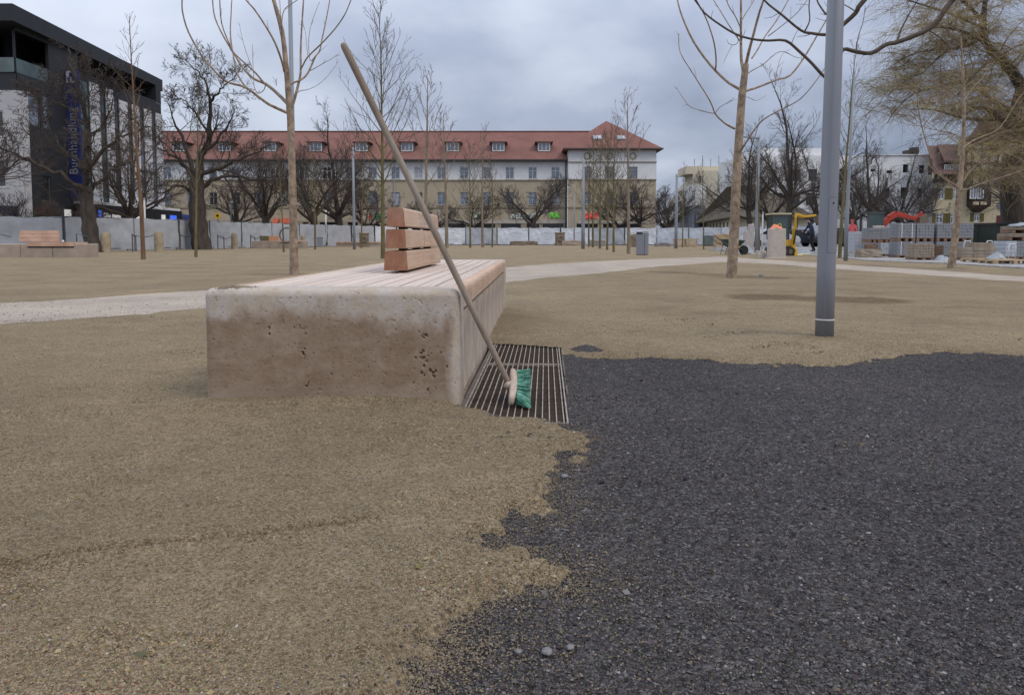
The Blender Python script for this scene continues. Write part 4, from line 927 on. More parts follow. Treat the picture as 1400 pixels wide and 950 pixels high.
# willow with drooping twigs
def willow():
    rng = random.Random(77); out = [[], [], []]; Yw = 40
    explicit(out, 0, [(1388,350),(1387,330),(1385,290),(1383,250),(1387,200),(1392,160),(1400,125)], Yw, .70, .42, 14, 0)
    L1 = [([(1400,125),(1385,100),(1365,78),(1348,58),(1345,25),(1350,-20)], .34, .10, -2), ([(1345,50),(1325,62),(1300,68),(1280,82),(1262,100)], .12, .03, 2.5), ([(1348,60),(1320,45),(1290,38),(1260,40)], .10, .03, -3), ([(1392,160),(1360,140),(1335,120),(1310,112),(1285,105)], .18, .04, 3),
          ([(1388,190),(1370,165),(1350,150),(1330,145)], .16, .05, -2), ([(1400,130),(1430,80),(1440,20)], .25, .08, 1), ([(1345,30),(1320,5),(1290,-20),(1250,-40)], .12, .04, 1), ([(1395,140),(1420,130),(1460,120)], .2, .08, -1), ([(1387,215),(1400,190),(1425,170)], .15, .05, 2), ([(1262,100),(1235,112),(1215,130)], .03, .012, 1), ([(1388,190),(1372,200),(1350,212),(1335,225)], .08, .02, -5), ([(1390,165),(1405,190),(1412,225)], .08, .02, -4), ([(1384,240),(1362,235),(1345,245)], .06, .02, -3),
          ([(1365,78),(1352,85),(1325,110),(1310,130)], .1, .03, -4), ([(1348,40),(1300,20),(1255,5),(1225,-5)], .08, .03, 4), ([(1392,160),(1350,165),(1310,160),(1275,150),(1245,150)], .10, .02, -3), ([(1310,112),(1280,120),(1250,128),(1225,150),(1212,170)], .06, .015, 2), ([(1300,68),(1265,70),(1235,80),(1215,95)], .06, .015, 3)]
    for pl, r0, r1, cv in L1:
        q, qr = explicit(out, 1, pl, Yw, r0, r1, 7, cv); n = len(q)
        for i in range(15):
            t = rng.uniform(.15, 1); p, r, d = at_(q, qr, min(t, .99)); az = rng.uniform(0, 6.283)
            dd_ = Vector((math.cos(az), math.sin(az)*.9, rng.uniform(.1, .9))).normalized(); L = rng.uniform(1.2, 3.6)
            b2, br = limb(rng, p, dd_, L, max(.018, min(r*.4, .05)), .010, 6, .2, -.06, out, 2, 4)
            for j in range(34):
                t2 = rng.uniform(.1, 1); p2, r2, d2 = at_(b2, br, min(t2, .99)); az = rng.uniform(0, 6.283)
                d3 = Vector((math.cos(az), math.sin(az), rng.uniform(-.3, .6))).normalized()
                limb(rng, p2, d3, rng.uniform(.6, 2.4), .008, .0045, 5, .15, -.20, out, 2, 3)
                if j % 3 == 0: limb(rng, p2, rotv(d3, .7, az), rng.uniform(.4, 1.1), .008, .005, 3, .25, -.05, out, 2, 3)
    b = B(1388, Yw); r = thing('willow_tree', 'large tree with fine drooping brown twigs at the right edge', 'tree', b)
    o = Vector(b); out = [[([p-o for p in q[0]], q[1], q[2]) for q in L] for L in out]
    link('trunk', branch_mesh('trunk', out[0], m_bark_o), r)
    for q in out[1]: link('branch', branch_mesh('branch', [q], m_bark_o), r)
    h = len(out[2])//2; a = [q for i, q in enumerate(out[2]) if (i//40) % 2 == 0]; c = [q for i, q in enumerate(out[2]) if (i//40) % 2]
    tag(link('twigs', branch_mesh('twigs', a, m_twig_w), r), kind='stuff'); tag(link('twigs', branch_mesh('twigs', c, m_twig_w2), r), kind='stuff')
willow()
# ================================================================ BUILDINGS
m_plast = M('white_plaster', (.66, .66, .66), .9, .06, .8, .1, 10, .01); m_tan = M('sandstone_facade', (.39, .325, .235), .95, .12, .5, .2, 3, .03)
m_pale = M('pale_lintel_stone', (.40, .36, .31), .9, .08, 1, 0); m_roof = None
def roof_mat(name, a, b_, sc=1.0):
    m, nt, b = newmat(name); v = vec_n(nt); w1 = nd(nt, 'ShaderNodeTexWave'); nt.links.new(v, w1.inputs[0]); w1.bands_direction = 'Z'; w1.inputs['Scale'].default_value = 1.6*sc; w1.inputs['Distortion'].default_value = .3
    w2 = nd(nt, 'ShaderNodeTexWave'); nt.links.new(v, w2.inputs[0]); w2.bands_direction = 'X'; w2.inputs['Scale'].default_value = 1.4*sc
    n = noise_n(nt, v, .35, 6, .7); n2 = noise_n(nt, v, 6, 3, .7)
    c = ramp_n(nt, n, [(.3, a), (.7, b_)]); c = mixc(nt, .6, c, ramp_n(nt, n2, [(.3, (.72,)*3), (.7, (1.15,)*3)]), 'MULTIPLY')
    nt.links.new(c, b.inputs['Base Color']); b.inputs['Roughness'].default_value = .9
    n1 = bump_n(nt, b, w1.outputs[0], .5, .05); bump_n(nt, b, w2.outputs[0], .3, .04, n1); MATS[name] = m; return m
m_roof = roof_mat('red_tile_roof', (.155, .070, .056), (.235, .108, .086)); m_roof_b = roof_mat('brown_tile_roof', (.085, .045, .042), (.13, .075, .068)); m_roof_o = roof_mat('mossy_roof', (.075, .060, .040), (.12, .10, .07))
m_gutter = M('dark_gutter', (.07, .068, .07), .6, .1); m_frame = M('white_window_frame', (.62, .62, .62), .6, .05); m_frame_g = M('grey_window_frame', (.34, .35, .37), .6, .05); m_surr = M('sandstone_surround', (.28, .235, .17), .9, .1)
def glass(name, c, r=.08):
    m, nt, b = newmat(name); n = noise_n(nt, vec_n(nt), .8, 3); nt.links.new(ramp_n(nt, n, [(.4, tuple(x*.7 for x in c)), (.6, tuple(x*1.3 for x in c))]), b.inputs['Base Color'])
    b.inputs['Roughness'].default_value = r; b.inputs['Specular IOR Level'].default_value = .9; MATS[name] = m; return m
g_blue = glass('window_glass', (.15, .18, .23)); g_dark = glass('dark_glass', (.02, .022, .026)); g_green = glass('green_glass', (.045, .075, .070)); g_shop = glass('shop_glass', (.028, .034, .034), .15)
m_curt = M('net_curtain', (.42, .44, .48), .9, .1)
UX, UY = Vector((1, 0, 0)), Vector((0, 1, 0)); NF = Vector((0, -1, 0))
rb = random.Random(5)
def wz(py, Y): return H+(326-py)*Y/1000
def sign_mat(name, col, e=1.0): return M(name, col, .6, .02, 2, 0, emit=e)
e_green = sign_mat('green_sign_light', (.10, .55, .04), .4); e_red = sign_mat('red_sign_light', (.70, .03, .03), .5); e_white = sign_mat('white_sign_light', (.7, .7, .7), .25); e_blue = sign_mat('blue_sign_light', (.05, .14, .80), .5); m_dgreen = M('green_sign', (.02, .30, .10), .6, .05); m_silver = M('silver_letters', (.62, .70, .66), .5, .1)
# ---- long red roofed building
YB = 105.0
fac = thing('long_building', 'long sandstone and white building with red tiled roof across the background', 'building', (-20, YB, 0))
fr = Fr((0, YB, 0), UX, NF); X0, X1 = -62.0, 7.9; EZ = 11.75
ops = []; wins = []
k = 0
for px in [697+31*i for i in range(-18, 3)]:
    u = (px-700)*.105
    if u < X0+2 or u > X1-1: continue
    wins.append((u-.62, u+.62, 9.1, 10.85)); wins.append((u-.58, u+.58, 5.45, 7.25))
shops = [((a-700)*.105, (b-700)*.105, .4, 2.78) for a, b in ((649,677),(685,712),(720,737),(742,770),(613,637),(582,604),(553,575),(500,520),(522,545))]
arches = [((a-700)*.105, (b-700)*.105, .3, 3.0) for a, b in ((438,464),(476,490),(395,405),(415,423),(330,350),(300,320),(262,285))]
mb = MB(); fr.wall(mb, X0, X1, 8.98, EZ, [w for w in wins if w[2] > 8], 0); mb.build('upper_wall', m_plast, fac, world=True)
mb = MB(); fr.wall(mb, X0, X1, 3.2, 8.98, [w for w in wins if w[2] < 8], .02); mb.build('stone_wall', m_tan, fac, world=True)
mb = MB(); fr.wall(mb, X0, X1, 0, 3.2, shops+arches, .05, .5)
mb.build('ground_floor_wall', m_surr, fac, world=True)
mb = MB(); fr.box(mb, (549-700)*.105, X1-.1, .05, .12, 2.82, 3.35); mb.build('lintel_band', m_pale, fac, world=True)
mb = MB(); fr.box(mb, X0, X1, .02, .14, 8.88, 9.02); mb.build('string_course', m_surr, fac, world=True)
mb = MB(); fr.box(mb, X0, X1, .02, .12, 5.0, 5.14); mb.build('string_course', m_surr, fac, world=True)
sills = m_surr
for (a, b_, c, d_) in wins: window(fr, fac, a+.001, b_-.001, c+.001, d_-.001, m_frame if c > 8 else m_frame_g, rb.choice((g_blue, g_blue, g_blue, g_dark, m_curt)), bars=1, cross=.66, sill=sills)
for (a, b_, c, d_) in shops: window(fr, fac, a, b_, c, d_, m_gutter, g_shop, d=-.35, bars=2, cross=.8, fw=.08, name='shop_window')
for (a, b_, c, d_) in arches: window(fr, fac, a, b_, c, d_, m_gutter, g_dark, d=-.4, bars=1, cross=0, fw=.08, name='shop_window')
RZ, RY = 16.85, YB+7.6
mb = MB(); mb.hexa([(X0-.3, YB-.75, EZ-.12), (X1, YB-.75, EZ-.12), (X1+6, RY, RZ-.3), (X0-.3, RY, RZ-.3), (X0-.3, YB-.75, EZ+.12), (X1, YB-.75, EZ+.12), (X1+6, RY, RZ), (X0-.3, RY, RZ)])
mb.hexa([(X0-.3, RY, RZ-.3), (X1+6, RY, RZ-.3), (X1+6, RY+8.3, EZ-.12), (X0-.3, RY+8.3, EZ-.12), (X0-.3, RY, RZ), (X1+6, RY, RZ), (X1+6, RY+8.3, EZ+.12), (X0-.3, RY+8.3, EZ+.12)])
roof = mb.build('roof', m_roof, fac, world=True)
mb = MB(); mb.box(X0-.3, X1, YB-.90, YB-.76, EZ-.12, EZ+.03); mb.box(X0, X1, YB-.6, YB-.0, EZ-.18, EZ-.13); mb.build('gutter', m_gutter, fac, world=True)
mb = MB(); mb.box(X0-.3, X1+6, RY-.15, RY+.15, RZ, RZ+.14); mb.build('ridge_cap', m_roof, fac, world=True)
def rz_at(y): return EZ+.12+(RZ-EZ-.12)*(y-YB+.75)/(RY-YB+.75)
DY = YB+1.35
dcache = None
for px in [681.6+61.7*i for i in range(-8, 2)]:
    u = (px-700)*.1065
    if u < X0+2: continue
    z0 = rz_at(DY)-.05; w_ = 1.0
    if dcache is None:
        a = MB(); a.box(-w_, w_, 0, 2.6, 0, 1.45); a.prism([(-w_-.28, 1.45), (w_+.28, 1.45), (w_+.28, 1.55), (0, 1.56), (-w_-.28, 1.55)], -.3, 2.7, 'y')
        a = MB(); a.box(-w_, -w_+.12, .02, 2.4, 0, 1.5); a.box(w_-.12, w_, .02, 2.4, 0, 1.5); a.box(-w_+.12, w_-.12, .0, .06, 0, .12); m1 = a.mesh('dormer', m_gutter)
        c = MB(); zt = 1.5
        c.add([(-w_-.3, -.35, zt), (w_+.3, -.35, zt), (w_+.3, 3.4, zt+.1), (-w_-.3, 3.4, zt+.1), (-.2, 1.4, zt+.85), (.2, 1.4, zt+.85), (.0, 4.2, zt+.95), (-w_-.3, -.35, zt-.12), (w_+.3, -.35, zt-.12), (w_+.3, 3.4, zt-.1), (-w_-.3, 3.4, zt-.1)],
              [(0, 1, 5, 4), (1, 2, 6, 5), (3, 0, 4, 6), (4, 5, 6), (7, 8, 1, 0), (8, 9, 2, 1), (10, 7, 0, 3), (2, 3, 6), (7, 10, 9, 8), (9, 10, 3, 2)]); m2 = c.mesh('dormer_roof', m_roof); dcache = (m1, m2)
    o = link('dormer', dcache[0], fac); o.location = Vector((u, DY, z0))-ORG[fac.name]; ORG[o.name] = Vector((u, DY, z0))
    r_ = link('dormer_roof', dcache[1], o)
    f2 = Fr((0, 0, 0), UX, NF)
    if 'dwin' not in WCACHE:
        q = MB(); 
        for a, b_ in ((-.88, -.76), (-.33, -.25), (.25, .33), (.76, .88)): f2.box(q, a, b_, -.05, .05, .12, 1.38)
        f2.box(q, -.76, .76, -.05, .05, .12, .26); f2.box(q, -.76, .76, -.05, .05, 1.26, 1.38); g_ = MB(); f2.box(g_, -.77, .77, -.03, -.01, .2, 1.3); WCACHE['dwin'] = (q.mesh('window', m_frame), g_.mesh('pane', g_blue))
    link('window', WCACHE['dwin'][0], o); p_ = link('pane', WCACHE['dwin'][1], o); o.location.y -= .0
# downpipe, letters
mb = MB(); mb.tube([(X1-.25, YB-.15, 0), (X1-.25, YB-.15, EZ-.2)], .09, 8); mb.build('downpipe', m_gutter, fac, world=True)
mb = MB(); mb.tube([((540-700)*.105, YB-.12, 0), ((540-700)*.105, YB-.12, EZ-.2)], .07, 6); mb.build('downpipe', m_frame_g, fac, world=True)
frl = Fr((0, YB, 0), UX, NF)
L = [('WEISBRAN', (697-700)*.105, wz(299, YB), m_silver, 1.0, .85), ('PUR', (751-700)*.105, wz(298, YB), e_green, 1.05, .72), ('&', (648-700)*.105, wz(298, YB), e_white, .8, .9), ('EN', (652-700)*.105, wz(299.5, YB), m_dgreen, 1.0, .85), ('C', (505-700)*.105, wz(299, YB), e_red, .7, 1), ('EN', (512-700)*.105, wz(299, YB), m_dgreen, 1.0, .85)]
for s, u, zz, m, sz, sq in L: text_obj(s, sz, .08, frl, u, .14, zz, m, fac, squash=sq, bold=.015)
for i, px in enumerate((380, 391, 399)):        # orange red awnings
    u = (px-700)*.105; mb = MB(); mb.prism([(YB-.05, 3.6), (YB-1.3, 2.9), (YB-1.3, 2.7), (YB-.05, 3.4)], u-.38, u+.38, 'x'); mb.build('awning', M('red_awning', (.42, .09, .05), .8, .1, 3, 0), fac, world=True)
mb = MB(); mb.box((250-700)*.105, (268-700)*.105, YB-.35, YB-.12, wz(300, YB), wz(294, YB)); mb.build('sign_board', M('blue_sign', (.02, .06, .26), .6, .05), fac, world=True)
mb = MB(); mb.box((452-700)*.105, (464-700)*.105, YB-.3, YB-.12, wz(296, YB), wz(291.5, YB)); mb.build('sign_board', m_black, fac, world=True)
# ---- pavilion at its right end
PX0, PX1, PY = 7.9, 20.3, YB-1.2
fp = Fr((0, PY, 0), UX, NF); PE = 13.25
pw = []
for px in (801.7, 832.5, 863.7):
    u = (px-700)*.1038; pw += [(u-.68, u+.68, 9.05, 10.75), (u-.62, u+.62, 5.45, 7.2)]
ps = [((a-700)*.1038, (b-700)*.1038, .4, 2.75) for a, b in ((788,817),(824,838),(845,875))]
mb = MB(); fp.wall(mb, PX0, PX1, 8.98, PE, [w for w in pw if w[2] > 8]); mb.box(PX0, PX0+.02, PY, PY+9, 8.98, PE); mb.build('pavilion_upper_wall', m_plast, fac, world=True)
mb = MB(); fp.wall(mb, PX0, PX1, 3.0, 8.98, [w for w in pw if w[2] < 8], .02); fp.wall(mb, PX0, PX1, 0, 3.0, ps, .02, .5); mb.box(PX1-.02, PX1, PY, PY+12, 0, PE-.01); mb.build('pavilion_stone_wall', m_tan, fac, world=True)
for (a, b_, c, d_) in pw: window(fp, fac, a+.001, b_-.001, c+.001, d_-.001, m_surr if c > 8 else m_frame_g, g_blue, bars=1, cross=.66, sill=sills)
for (a, b_, c, d_) in ps: window(fp, fac, a, b_, c, d_, m_gutter, g_shop, d=-.35, bars=2, cross=.8, fw=.08, name='shop_window')
for zz, hh in ((11.35, .12), (8.88, .14), (5.0, .13)):
    mb = MB(); fp.box(mb, PX0-.08, PX1+.05, .02, .14, zz, zz+hh); mb.build('string_course', m_surr, fac, world=True)
mb = MB(); fp.box(mb, PX0+1.4, PX1-1.4, .03, .10, 2.78, 3.1); mb.build('lintel_band', m_pale, fac, world=True)
for px in (801.7, 832.5, 863.7):
    u = (px-700)*.1038; mb = MB(); n = 24; vs = []
    for k in range(n):
        a = 2*math.pi*k/n
        for rr_, dd2 in ((.33, 0), (.48, 0), (.48, .10), (.33, .10)): vs.append(fp.p(u+rr_*math.cos(a), dd2, 12.25+rr_*math.sin(a)))
    mb.add(vs, [(4*k+j, 4*k+(j+1) % 4, 4*((k+1) % n)+(j+1) % 4, 4*((k+1) % n)+j) for k in range(n) for j in range(4)]); mb.build('ring_ornament', m_surr, fac, world=True)
ax_, ay_, az_ = 14.0, PY+6.2, 18.1; e_ = .75
c4 = [(PX0-e_, PY-e_), (PX1+e_, PY-e_), (PX1+e_, PY+13), (PX0-e_, PY+13)]
mb = MB(); mb.add([(*c, PE) for c in c4]+[(*c, PE-.2) for c in c4]+[(ax_, ay_, az_), (ax_, ay_+.6, az_)], [(0,1,8), (1,2,9,8), (2,3,9), (3,0,8,9), (4,5,1,0), (5,6,2,1), (6,7,3,2), (7,4,0,3), (7,6,5,4)]); mb.build('pavilion_roof', m_roof, fac, world=True)
mb = MB(); mb.box(PX0-e_-.1, PX1+e_+.1, PY-e_-.12, PY-e_-.005, PE-.14, PE+.02); mb.build('gutter', m_gutter, fac, world=True)
sl_ = (az_-PE)/(ay_-PY+e_)
for px, op in ((816, 0), (848, 1)):
    y = PY+1.15; u = (px-700)*.105; zz = PE+sl_*(y-PY+e_)+.05; mb = MB(); mb.hexa([(u-.6, y, zz), (u+.6, y, zz), (u+.6, y+.95, zz+sl_*.95), (u-.6, y+.95, zz+sl_*.95), (u-.6, y-.08, zz+.1), (u+.6, y-.08, zz+.1), (u+.6, y+.87, zz+.1+sl_*.95), (u-.6, y+.87, zz+.1+sl_*.95)])
    o = mb.build('skylight', m_frame_g, fac, world=True)
    mb = MB()
    for a, b_ in ((-.48, -.05), (.05, .48)): mb.hexa([(u+a, y+.1, zz+.1+sl_*.1), (u+b_, y+.1, zz+.1+sl_*.1), (u+b_, y+.8, zz+.1+sl_*.8), (u+a, y+.8, zz+.1+sl_*.8), (u+a, y-.02, zz+.15+sl_*.1), (u+b_, y-.02, zz+.15+sl_*.1), (u+b_, y+.68, zz+.15+sl_*.8), (u+a, y+.68, zz+.15+sl_*.8)])
    mb.build('pane', m_curt, o, world=True)
fpl = Fr((0, PY, 0), UX, NF)
text_obj('ZAT', 1.0, .08, fpl, (800-700)*.1038, .14, wz(298.5, PY), e_red, fac, bold=.02, squash=.95); text_obj('Si', .95, .08, fpl, (858-700)*.1038, .14, wz(299, PY), e_white, fac, bold=.02)

# ---- dark modern building, left
m_anth = M('anthracite_cladding', (.022, .024, .029), .6, .12, .7, .05, 5, spec=.3); m_panel = M('white_facade_panel', (.50, .51, .53), .7, .05, .6, 0); m_canopy = M('black_canopy', (.010, .010, .012), .5, .1); m_fasc = M('pale_fascia', (.60, .60, .60), .6, .05)
dk = thing('modern_building', 'dark modern building with white panels and a blue banner at the left', 'building', (-34.3, 60, 0))
XW = -34.3; fd = Fr((XW, 51.5, 0), UY, UX); DL = 21.0            # right side face, u goes away from us
loggia1 = (0, 3.6, 12.9, 16.0); strip = (6.6, 20.6, 12.2, 14.9)
mb = MB(); fd.wall(mb, 0, 7.0, 0, 17.4, [(2.1, 3.3, 3.6, 5.6), (1.0, 2.4, 9.3, 12.0), (2.7, 3.5, 9.3, 12.0), loggia1]); 
fd.wall(mb, 7.0, DL, 14.6, 16.9, [(7.3, DL-1, 14.7, 16.4)], 0, 2.2); mb.box(XW-26, XW-.05, 51.5, 51.54, 10.8, 13.0); mb.box(XW-26, XW-2, 51.6, 51.64, 13, 16.5)
mb.box(XW-26, XW-2.3, 71.5, 72.5, 0, 16); mb.box(XW-2.6, XW-2.4, 54, 72, 12.8, 16.5); mb.box(XW-26, XW-.3, 51.6, 72, 12.7, 12.9)
mb.build('dark_wall', m_anth, dk, world=True)
mb = MB(); mb.hexa([(XW-26, 50.3, 16.3), (XW+.7, 50.3, 16.3), (XW-.6, 74.2, 16.3), (XW-26, 74.2, 16.3), (XW-26, 50.3, 17.5), (XW+.7, 50.3, 17.5), (XW-.6, 74.2, 17.5), (XW-26, 74.2, 17.5)]); mb.build('roof_slab', m_anth, dk, world=True)
mb = MB(); fd.box(mb, .05, 3.55, -.1, -.06, 12.95, 14.0); mb.box(XW-14, XW-.11, 51.42, 51.46, 12.95, 14.0); mb.build('balustrade_glass', g_green, dk, world=True)
mb = MB(); fd.box(mb, 7.4, DL-1, -.1, -.06, 13.6, 14.75); mb.build('balustrade_glass', g_green, dk, world=True)
mb = MB(); fd.box(mb, 7.0, DL, -.6, -.02, 3.85, 14.6); mb.build('panel_backing', m_anth, dk, world=True)
us = 7.0
layout = [(1.5, 'g'), (.35, 'p'), (1.0, 'p'), (.9, 'w'), (1.15, 'p'), (.8, 'w'), (1.3, 'p'), (.75, 'g'), (1.2, 'p'), (.8, 'w'), (1.3, 'p'), (.8, 'w'), (1.25, 'p')]
tt = sum(a for a, _ in layout); u = 7.05
for wv_, kd in layout:
    w_ = wv_*(DL-7.1)/tt; top = 14.2 if u < 12 else 13.55
    for z0, z1 in ((3.95, 7.3), (7.35, 10.7), (10.75, top)):
        if kd == 'p': mb = MB(); fd.box(mb, u+.015, u+w_-.015, 0, .10, z0, z1); mb.build('facade_panel', m_panel, dk, world=True)
        else: window(fd, dk, u, u+w_, z0, z1, m_anth, g_green if kd == 'g' else rb.choice((g_dark, g_blue, g_green)), d=.0, bars=0, cross=0, fw=.07)
    u += w_
for (a, b_, c, d_) in ((2.1, 3.3, 3.6, 5.6), (1.0, 2.4, 9.3, 12.0), (2.7, 3.5, 9.3, 12.0)): window(fd, dk, a, b_, c, d_, m_gutter, g_blue if c > 9 else g_dark, bars=0, cross=.55 if c > 9 else 0)
mb = MB(); fd.box(mb, 6.0, DL+.6, 0, 1.3, 3.25, 3.85); mb.build('canopy_fascia', m_fasc, dk, world=True)
mb = MB(); fd.box(mb, 5.9, DL+.7, .0, 1.4, 2.2, 3.6); mb.build('canopy', m_canopy, dk, world=True)
mb = MB(); fd.box(mb, -.02, DL, -.4, .03, 0, 2.5); mb.build('shop_front', g_shop, dk, world=True)
fdl = Fr((XW, 51.5, 0), UY, UX)
text_obj('Die Bank', .55, .03, fdl, 7.6, 1.44, 2.55, e_white, dk, squash=1.3); text_obj('EXTRA', .6, .03, fdl, 1.5, .1, 2.7, M('dull_red_letters', (.25, .03, .03)), dk, squash=1)
for u, c, m in ((12.6, 13.9, e_white), (17.4, 18.1, e_white), (19.1, 20.4, e_blue), (6.9, 7.3, e_blue), (4.7, 5.5, e_white)):
    mb = MB(); fd.box(mb, u, c, 1.401 if u > 6 else .04, 1.46 if u > 6 else .1, 2.55, 3.1); mb.build('sign_light', m, dk, world=True)
m_ban = M('blue_banner', (.010, .018, .10), .6, .15, 1, 0)
m_greyl = M('grey_lettering', (.20, .21, .25)); bn = thing('banner_sign', 'tall blue vertical sign with white lettering on the dark building', 'sign', (XW+.5, 57.6, 3.6))
fb = Fr((XW+.5, 57.0, 0), UY, UX)
mb = MB(); mb.box(XW+.02, XW+1.0, 57.0, 57.25, 3.9, 13.6); mb.build('sign_panel', m_ban, bn, world=True)
fb2 = Fr((XW+.02, 57.0, 0), UX, NF)
mb = MB(); fb2.box(mb, .10, .90, .0, .03, 12.6, 13.5); mb.build('logo_plate', M('logo_white', (.34, .34, .38)), bn, world=True)
mb = MB()
for a in ((.22, 12.75, .40, 13.0), (.55, 12.75, .75, 13.05), (.35, 13.05, .60, 13.35)): fb2.box(mb, a[0], a[2], .03, .045, a[1], a[3])
mb.build('logo_marks', m_ban, bn, world=True)
dk.scale = (1, 1, .94); text_obj('Buchhandlung', .92, .02, fb2, .72, .03, 5.6, m_greyl, bn, rot=rad(90), squash=1.0)
# ---- white building at the left edge
wb = thing('white_building', 'plain white building at the left edge before the dark modern one', 'building', (-42, 48, 0))
fw_ = Fr((0, 50.5, 0), UX, NF); mb = MB(); wo = [(-37.2, -34.9+.2, 4.2, 6.1), (-42, -39.5, 4.2, 6.1), (-37.2, -34.7, 7.6, 9.4), (-42, -39.5, 7.6, 9.4)]
fw_.wall(mb, -60, -33.4, 0, 10.6, wo); mb.box(-33.42, -33.4, 50.5, 51.2, 0, 10.6); mb.box(-60, -33.4, 50.52, 51.4, 10.58, 10.75); mb.build('wall', M('cool_white_wall', (.42, .42, .43), .9, .1, .5), wb, world=True)
for (a, b_, c, d_) in wo: window(fw_, wb, a, b_, c, d_, m_frame, g_dark, bars=2, cross=.4, fw=.08)
mb = MB(); mb.box(-60, -33.9, 50.0, 50.45, 1.6, 2.9); mb.build('shop_fascia', M('navy_fascia', (.012, .015, .05), .6), wb, world=True)
text_obj('Immobilien', .75, .03, Fr((0, 50.0, 0), UX, NF), -37.9, .02, 2.0, m_fasc, wb)

# ---- stepped pale building on the right of centre (facade runs away to the left)
m_cream = M('cream_plaster', (.56, .51, .39), .9, .08, .6, 0); m_cream2 = M('white_band_plaster', (.52, .48, .38), .9, .06, .6, 0); m_grey = M('grey_cladding', (.20, .22, .26), .7, .1, .6, 0)
sb = thing('office_building', 'stepped white and cream building with window bands, right of the red roofed building', 'building', (38, 130, 0))
A = Vector((245*.115, 115, 0)); Bv = Vector((206*.19, 190, 0)); Ud = (Bv-A); LB = Ud.length; Ud.normalize(); Nn = Vector((-Ud.y, Ud.x, 0)); fs = Fr(A, Ud, Nn)
for z0, z1, m, rec, u1 in ((0, 2.6, m_cream, 0, LB), (2.6, 4.3, g_dark, -.3, LB), (4.3, 6.2, m_cream2, .02, LB), (6.2, 7.6, g_dark, -.3, LB*.8), (7.6, 9.3, m_cream2, .02, LB*.8), (9.3, 10.4, g_dark, -1.3, LB*.65), (10.4, 11.2, m_cream, -1.0, LB*.6)):
    if m is g_dark:
        n = int(u1/4.2)
        for i in range(n):
            window(fs, sb, u1*i/n+.25, u1*(i+1)/n-.25, z0, z1, m_frame_g, g_dark, d=rec+.1, bars=2, cross=0, fw=.1)
        mb = MB(); fs.box(mb, 0, u1, -6, rec-.05, z0, z1); mb.build('recessed_wall', m_cream, sb, world=True)
    else: mb = MB(); fs.box(mb, 0, u1, -9, rec, z0, z1); mb.build('wall_band', m, sb, world=True)
ff = Fr((A.x, A.y-.3, 0), UX, NF)
for a, b_, z0, z1, m in ((.0, 4.2, 0, 5.8, m_grey), (-.1, 2.4, 5.8, 9.0, m_plast), (.3, 5.2, 8.9, 10.8, m_cream2), (-.8, 5.6, 10.8, 12.0, m_cream)):
    mb = MB(); ff.box(mb, a, b_, -7, 0 if z0 < 8 else -1.2, z0, z1); mb.build('corner_block', m, sb, world=True)
window(ff, sb, .4, 1.5, 3.0, 4.6, m_gutter, g_blue, d=.05, bars=1, cross=0); window(ff, sb, 1.4, 4.6, 9.2, 10.4, m_frame_g, g_dark, d=-1.1, bars=3, cross=0)
for i in range(5): mb = MB(); mb.tube([(A.x+1+i*1.3, A.y+3, 12), (A.x+1+i*1.3, A.y+3, 13.4+.5*(i % 2))], .04, 5); mb.build('aerial', m_gutter, sb, world=True)
# ---- low house with a mossy hipped roof
lh = thing('low_house', 'low cream house with a steep mossy roof behind the right young tree', 'house', (28, 92, 0))
fl = Fr((24.9, 95, 0), Vector((-1.5, -17, 0)), Vector((-17, 1.5, 0))); mb = MB(); lo = [(1.6+i*2.1, 2.5+i*2.1, 1.1, 2.5) for i in range(7)]
fl.wall(mb, .2, 17, 0, 2.95, lo, 0, .2); fl.box(mb, .2, 17, -8, -.25, 0, 2.9); mb.build('wall', m_cream, lh, world=True)
for (a, b_, c, d_) in lo: window(fl, lh, a, b_, c, d_, m_gutter, g_dark, bars=0, cross=0, fw=.05)
mb = MB(); p = fl.p; mb.add([Vector(v) for v in ((24.0, 97, 2.75), (22.9, 77.3, 2.95), (32, 77, 2.95), (33, 97, 2.75), (26.3, 90, 7.0), (28.4, 86, 7.0), (24.0, 97, 2.6), (22.9, 77.3, 2.8), (32, 77, 2.8), (33, 97, 2.6))], [(0,1,5,4), (3,0,4), (2,3,4,5), (1,2,5), (6,7,1,0), (9,6,0,3), (7,8,2,1), (8,9,3,2), (9,8,7,6)]); mb.build('roof', m_roof_o, lh, world=True)
mb = MB(); mb.box(23.9, 25.0, 94, 96.2, 0, 2.6); 
for i in range(3): mb.box(24.0+i*.35, 24.15+i*.35, 93.9, 93.99, .8, 2.2)
mb.build('dark_annex', M('blue_grey_boards', (.05, .06, .08)), lh, world=True)

# ---- white building behind the excavator
wc = thing('white_building', 'long white building behind the bare trees and the yellow excavator', 'building', (42, 94, 0)); YC = 94
fc = Fr((0, YC, 0), UX, NF); cx = lambda px: (px-700)*YC/1000
wo = [(cx(p)-.55, cx(p)+.55, z0, z0+1.5) for p in (1086, 1108, 1150, 1172) for z0 in (8.0,)] + [(cx(p)-.6, cx(p)+.6, z0, z0+1.6) for p in (1042, 1062, 1085, 1106, 1150, 1170) for z0 in (4.9, )] + [(cx(p)-.7, cx(p)+.7, 2.5, 3.9) for p in (1028, 1050, 1104, 1160)]
mb = MB(); fc.wall(mb, cx(1010), cx(1190), 1.9, 11.2, wo); mb.box(cx(1010), cx(1190), YC+.3, YC+10, 1.9, 11.15); mb.build('wall', m_plast, wc, world=True)
for (a, b_, c, d_) in wo: window(fc, wc, a, b_, c, d_, m_gutter, g_dark, bars=1, cross=0, fw=.07)
mb = MB(); mb.box(cx(1045), cx(1130), YC+2, YC+9, 11.15, 12.4); mb.build('attic', m_plast, wc, world=True)
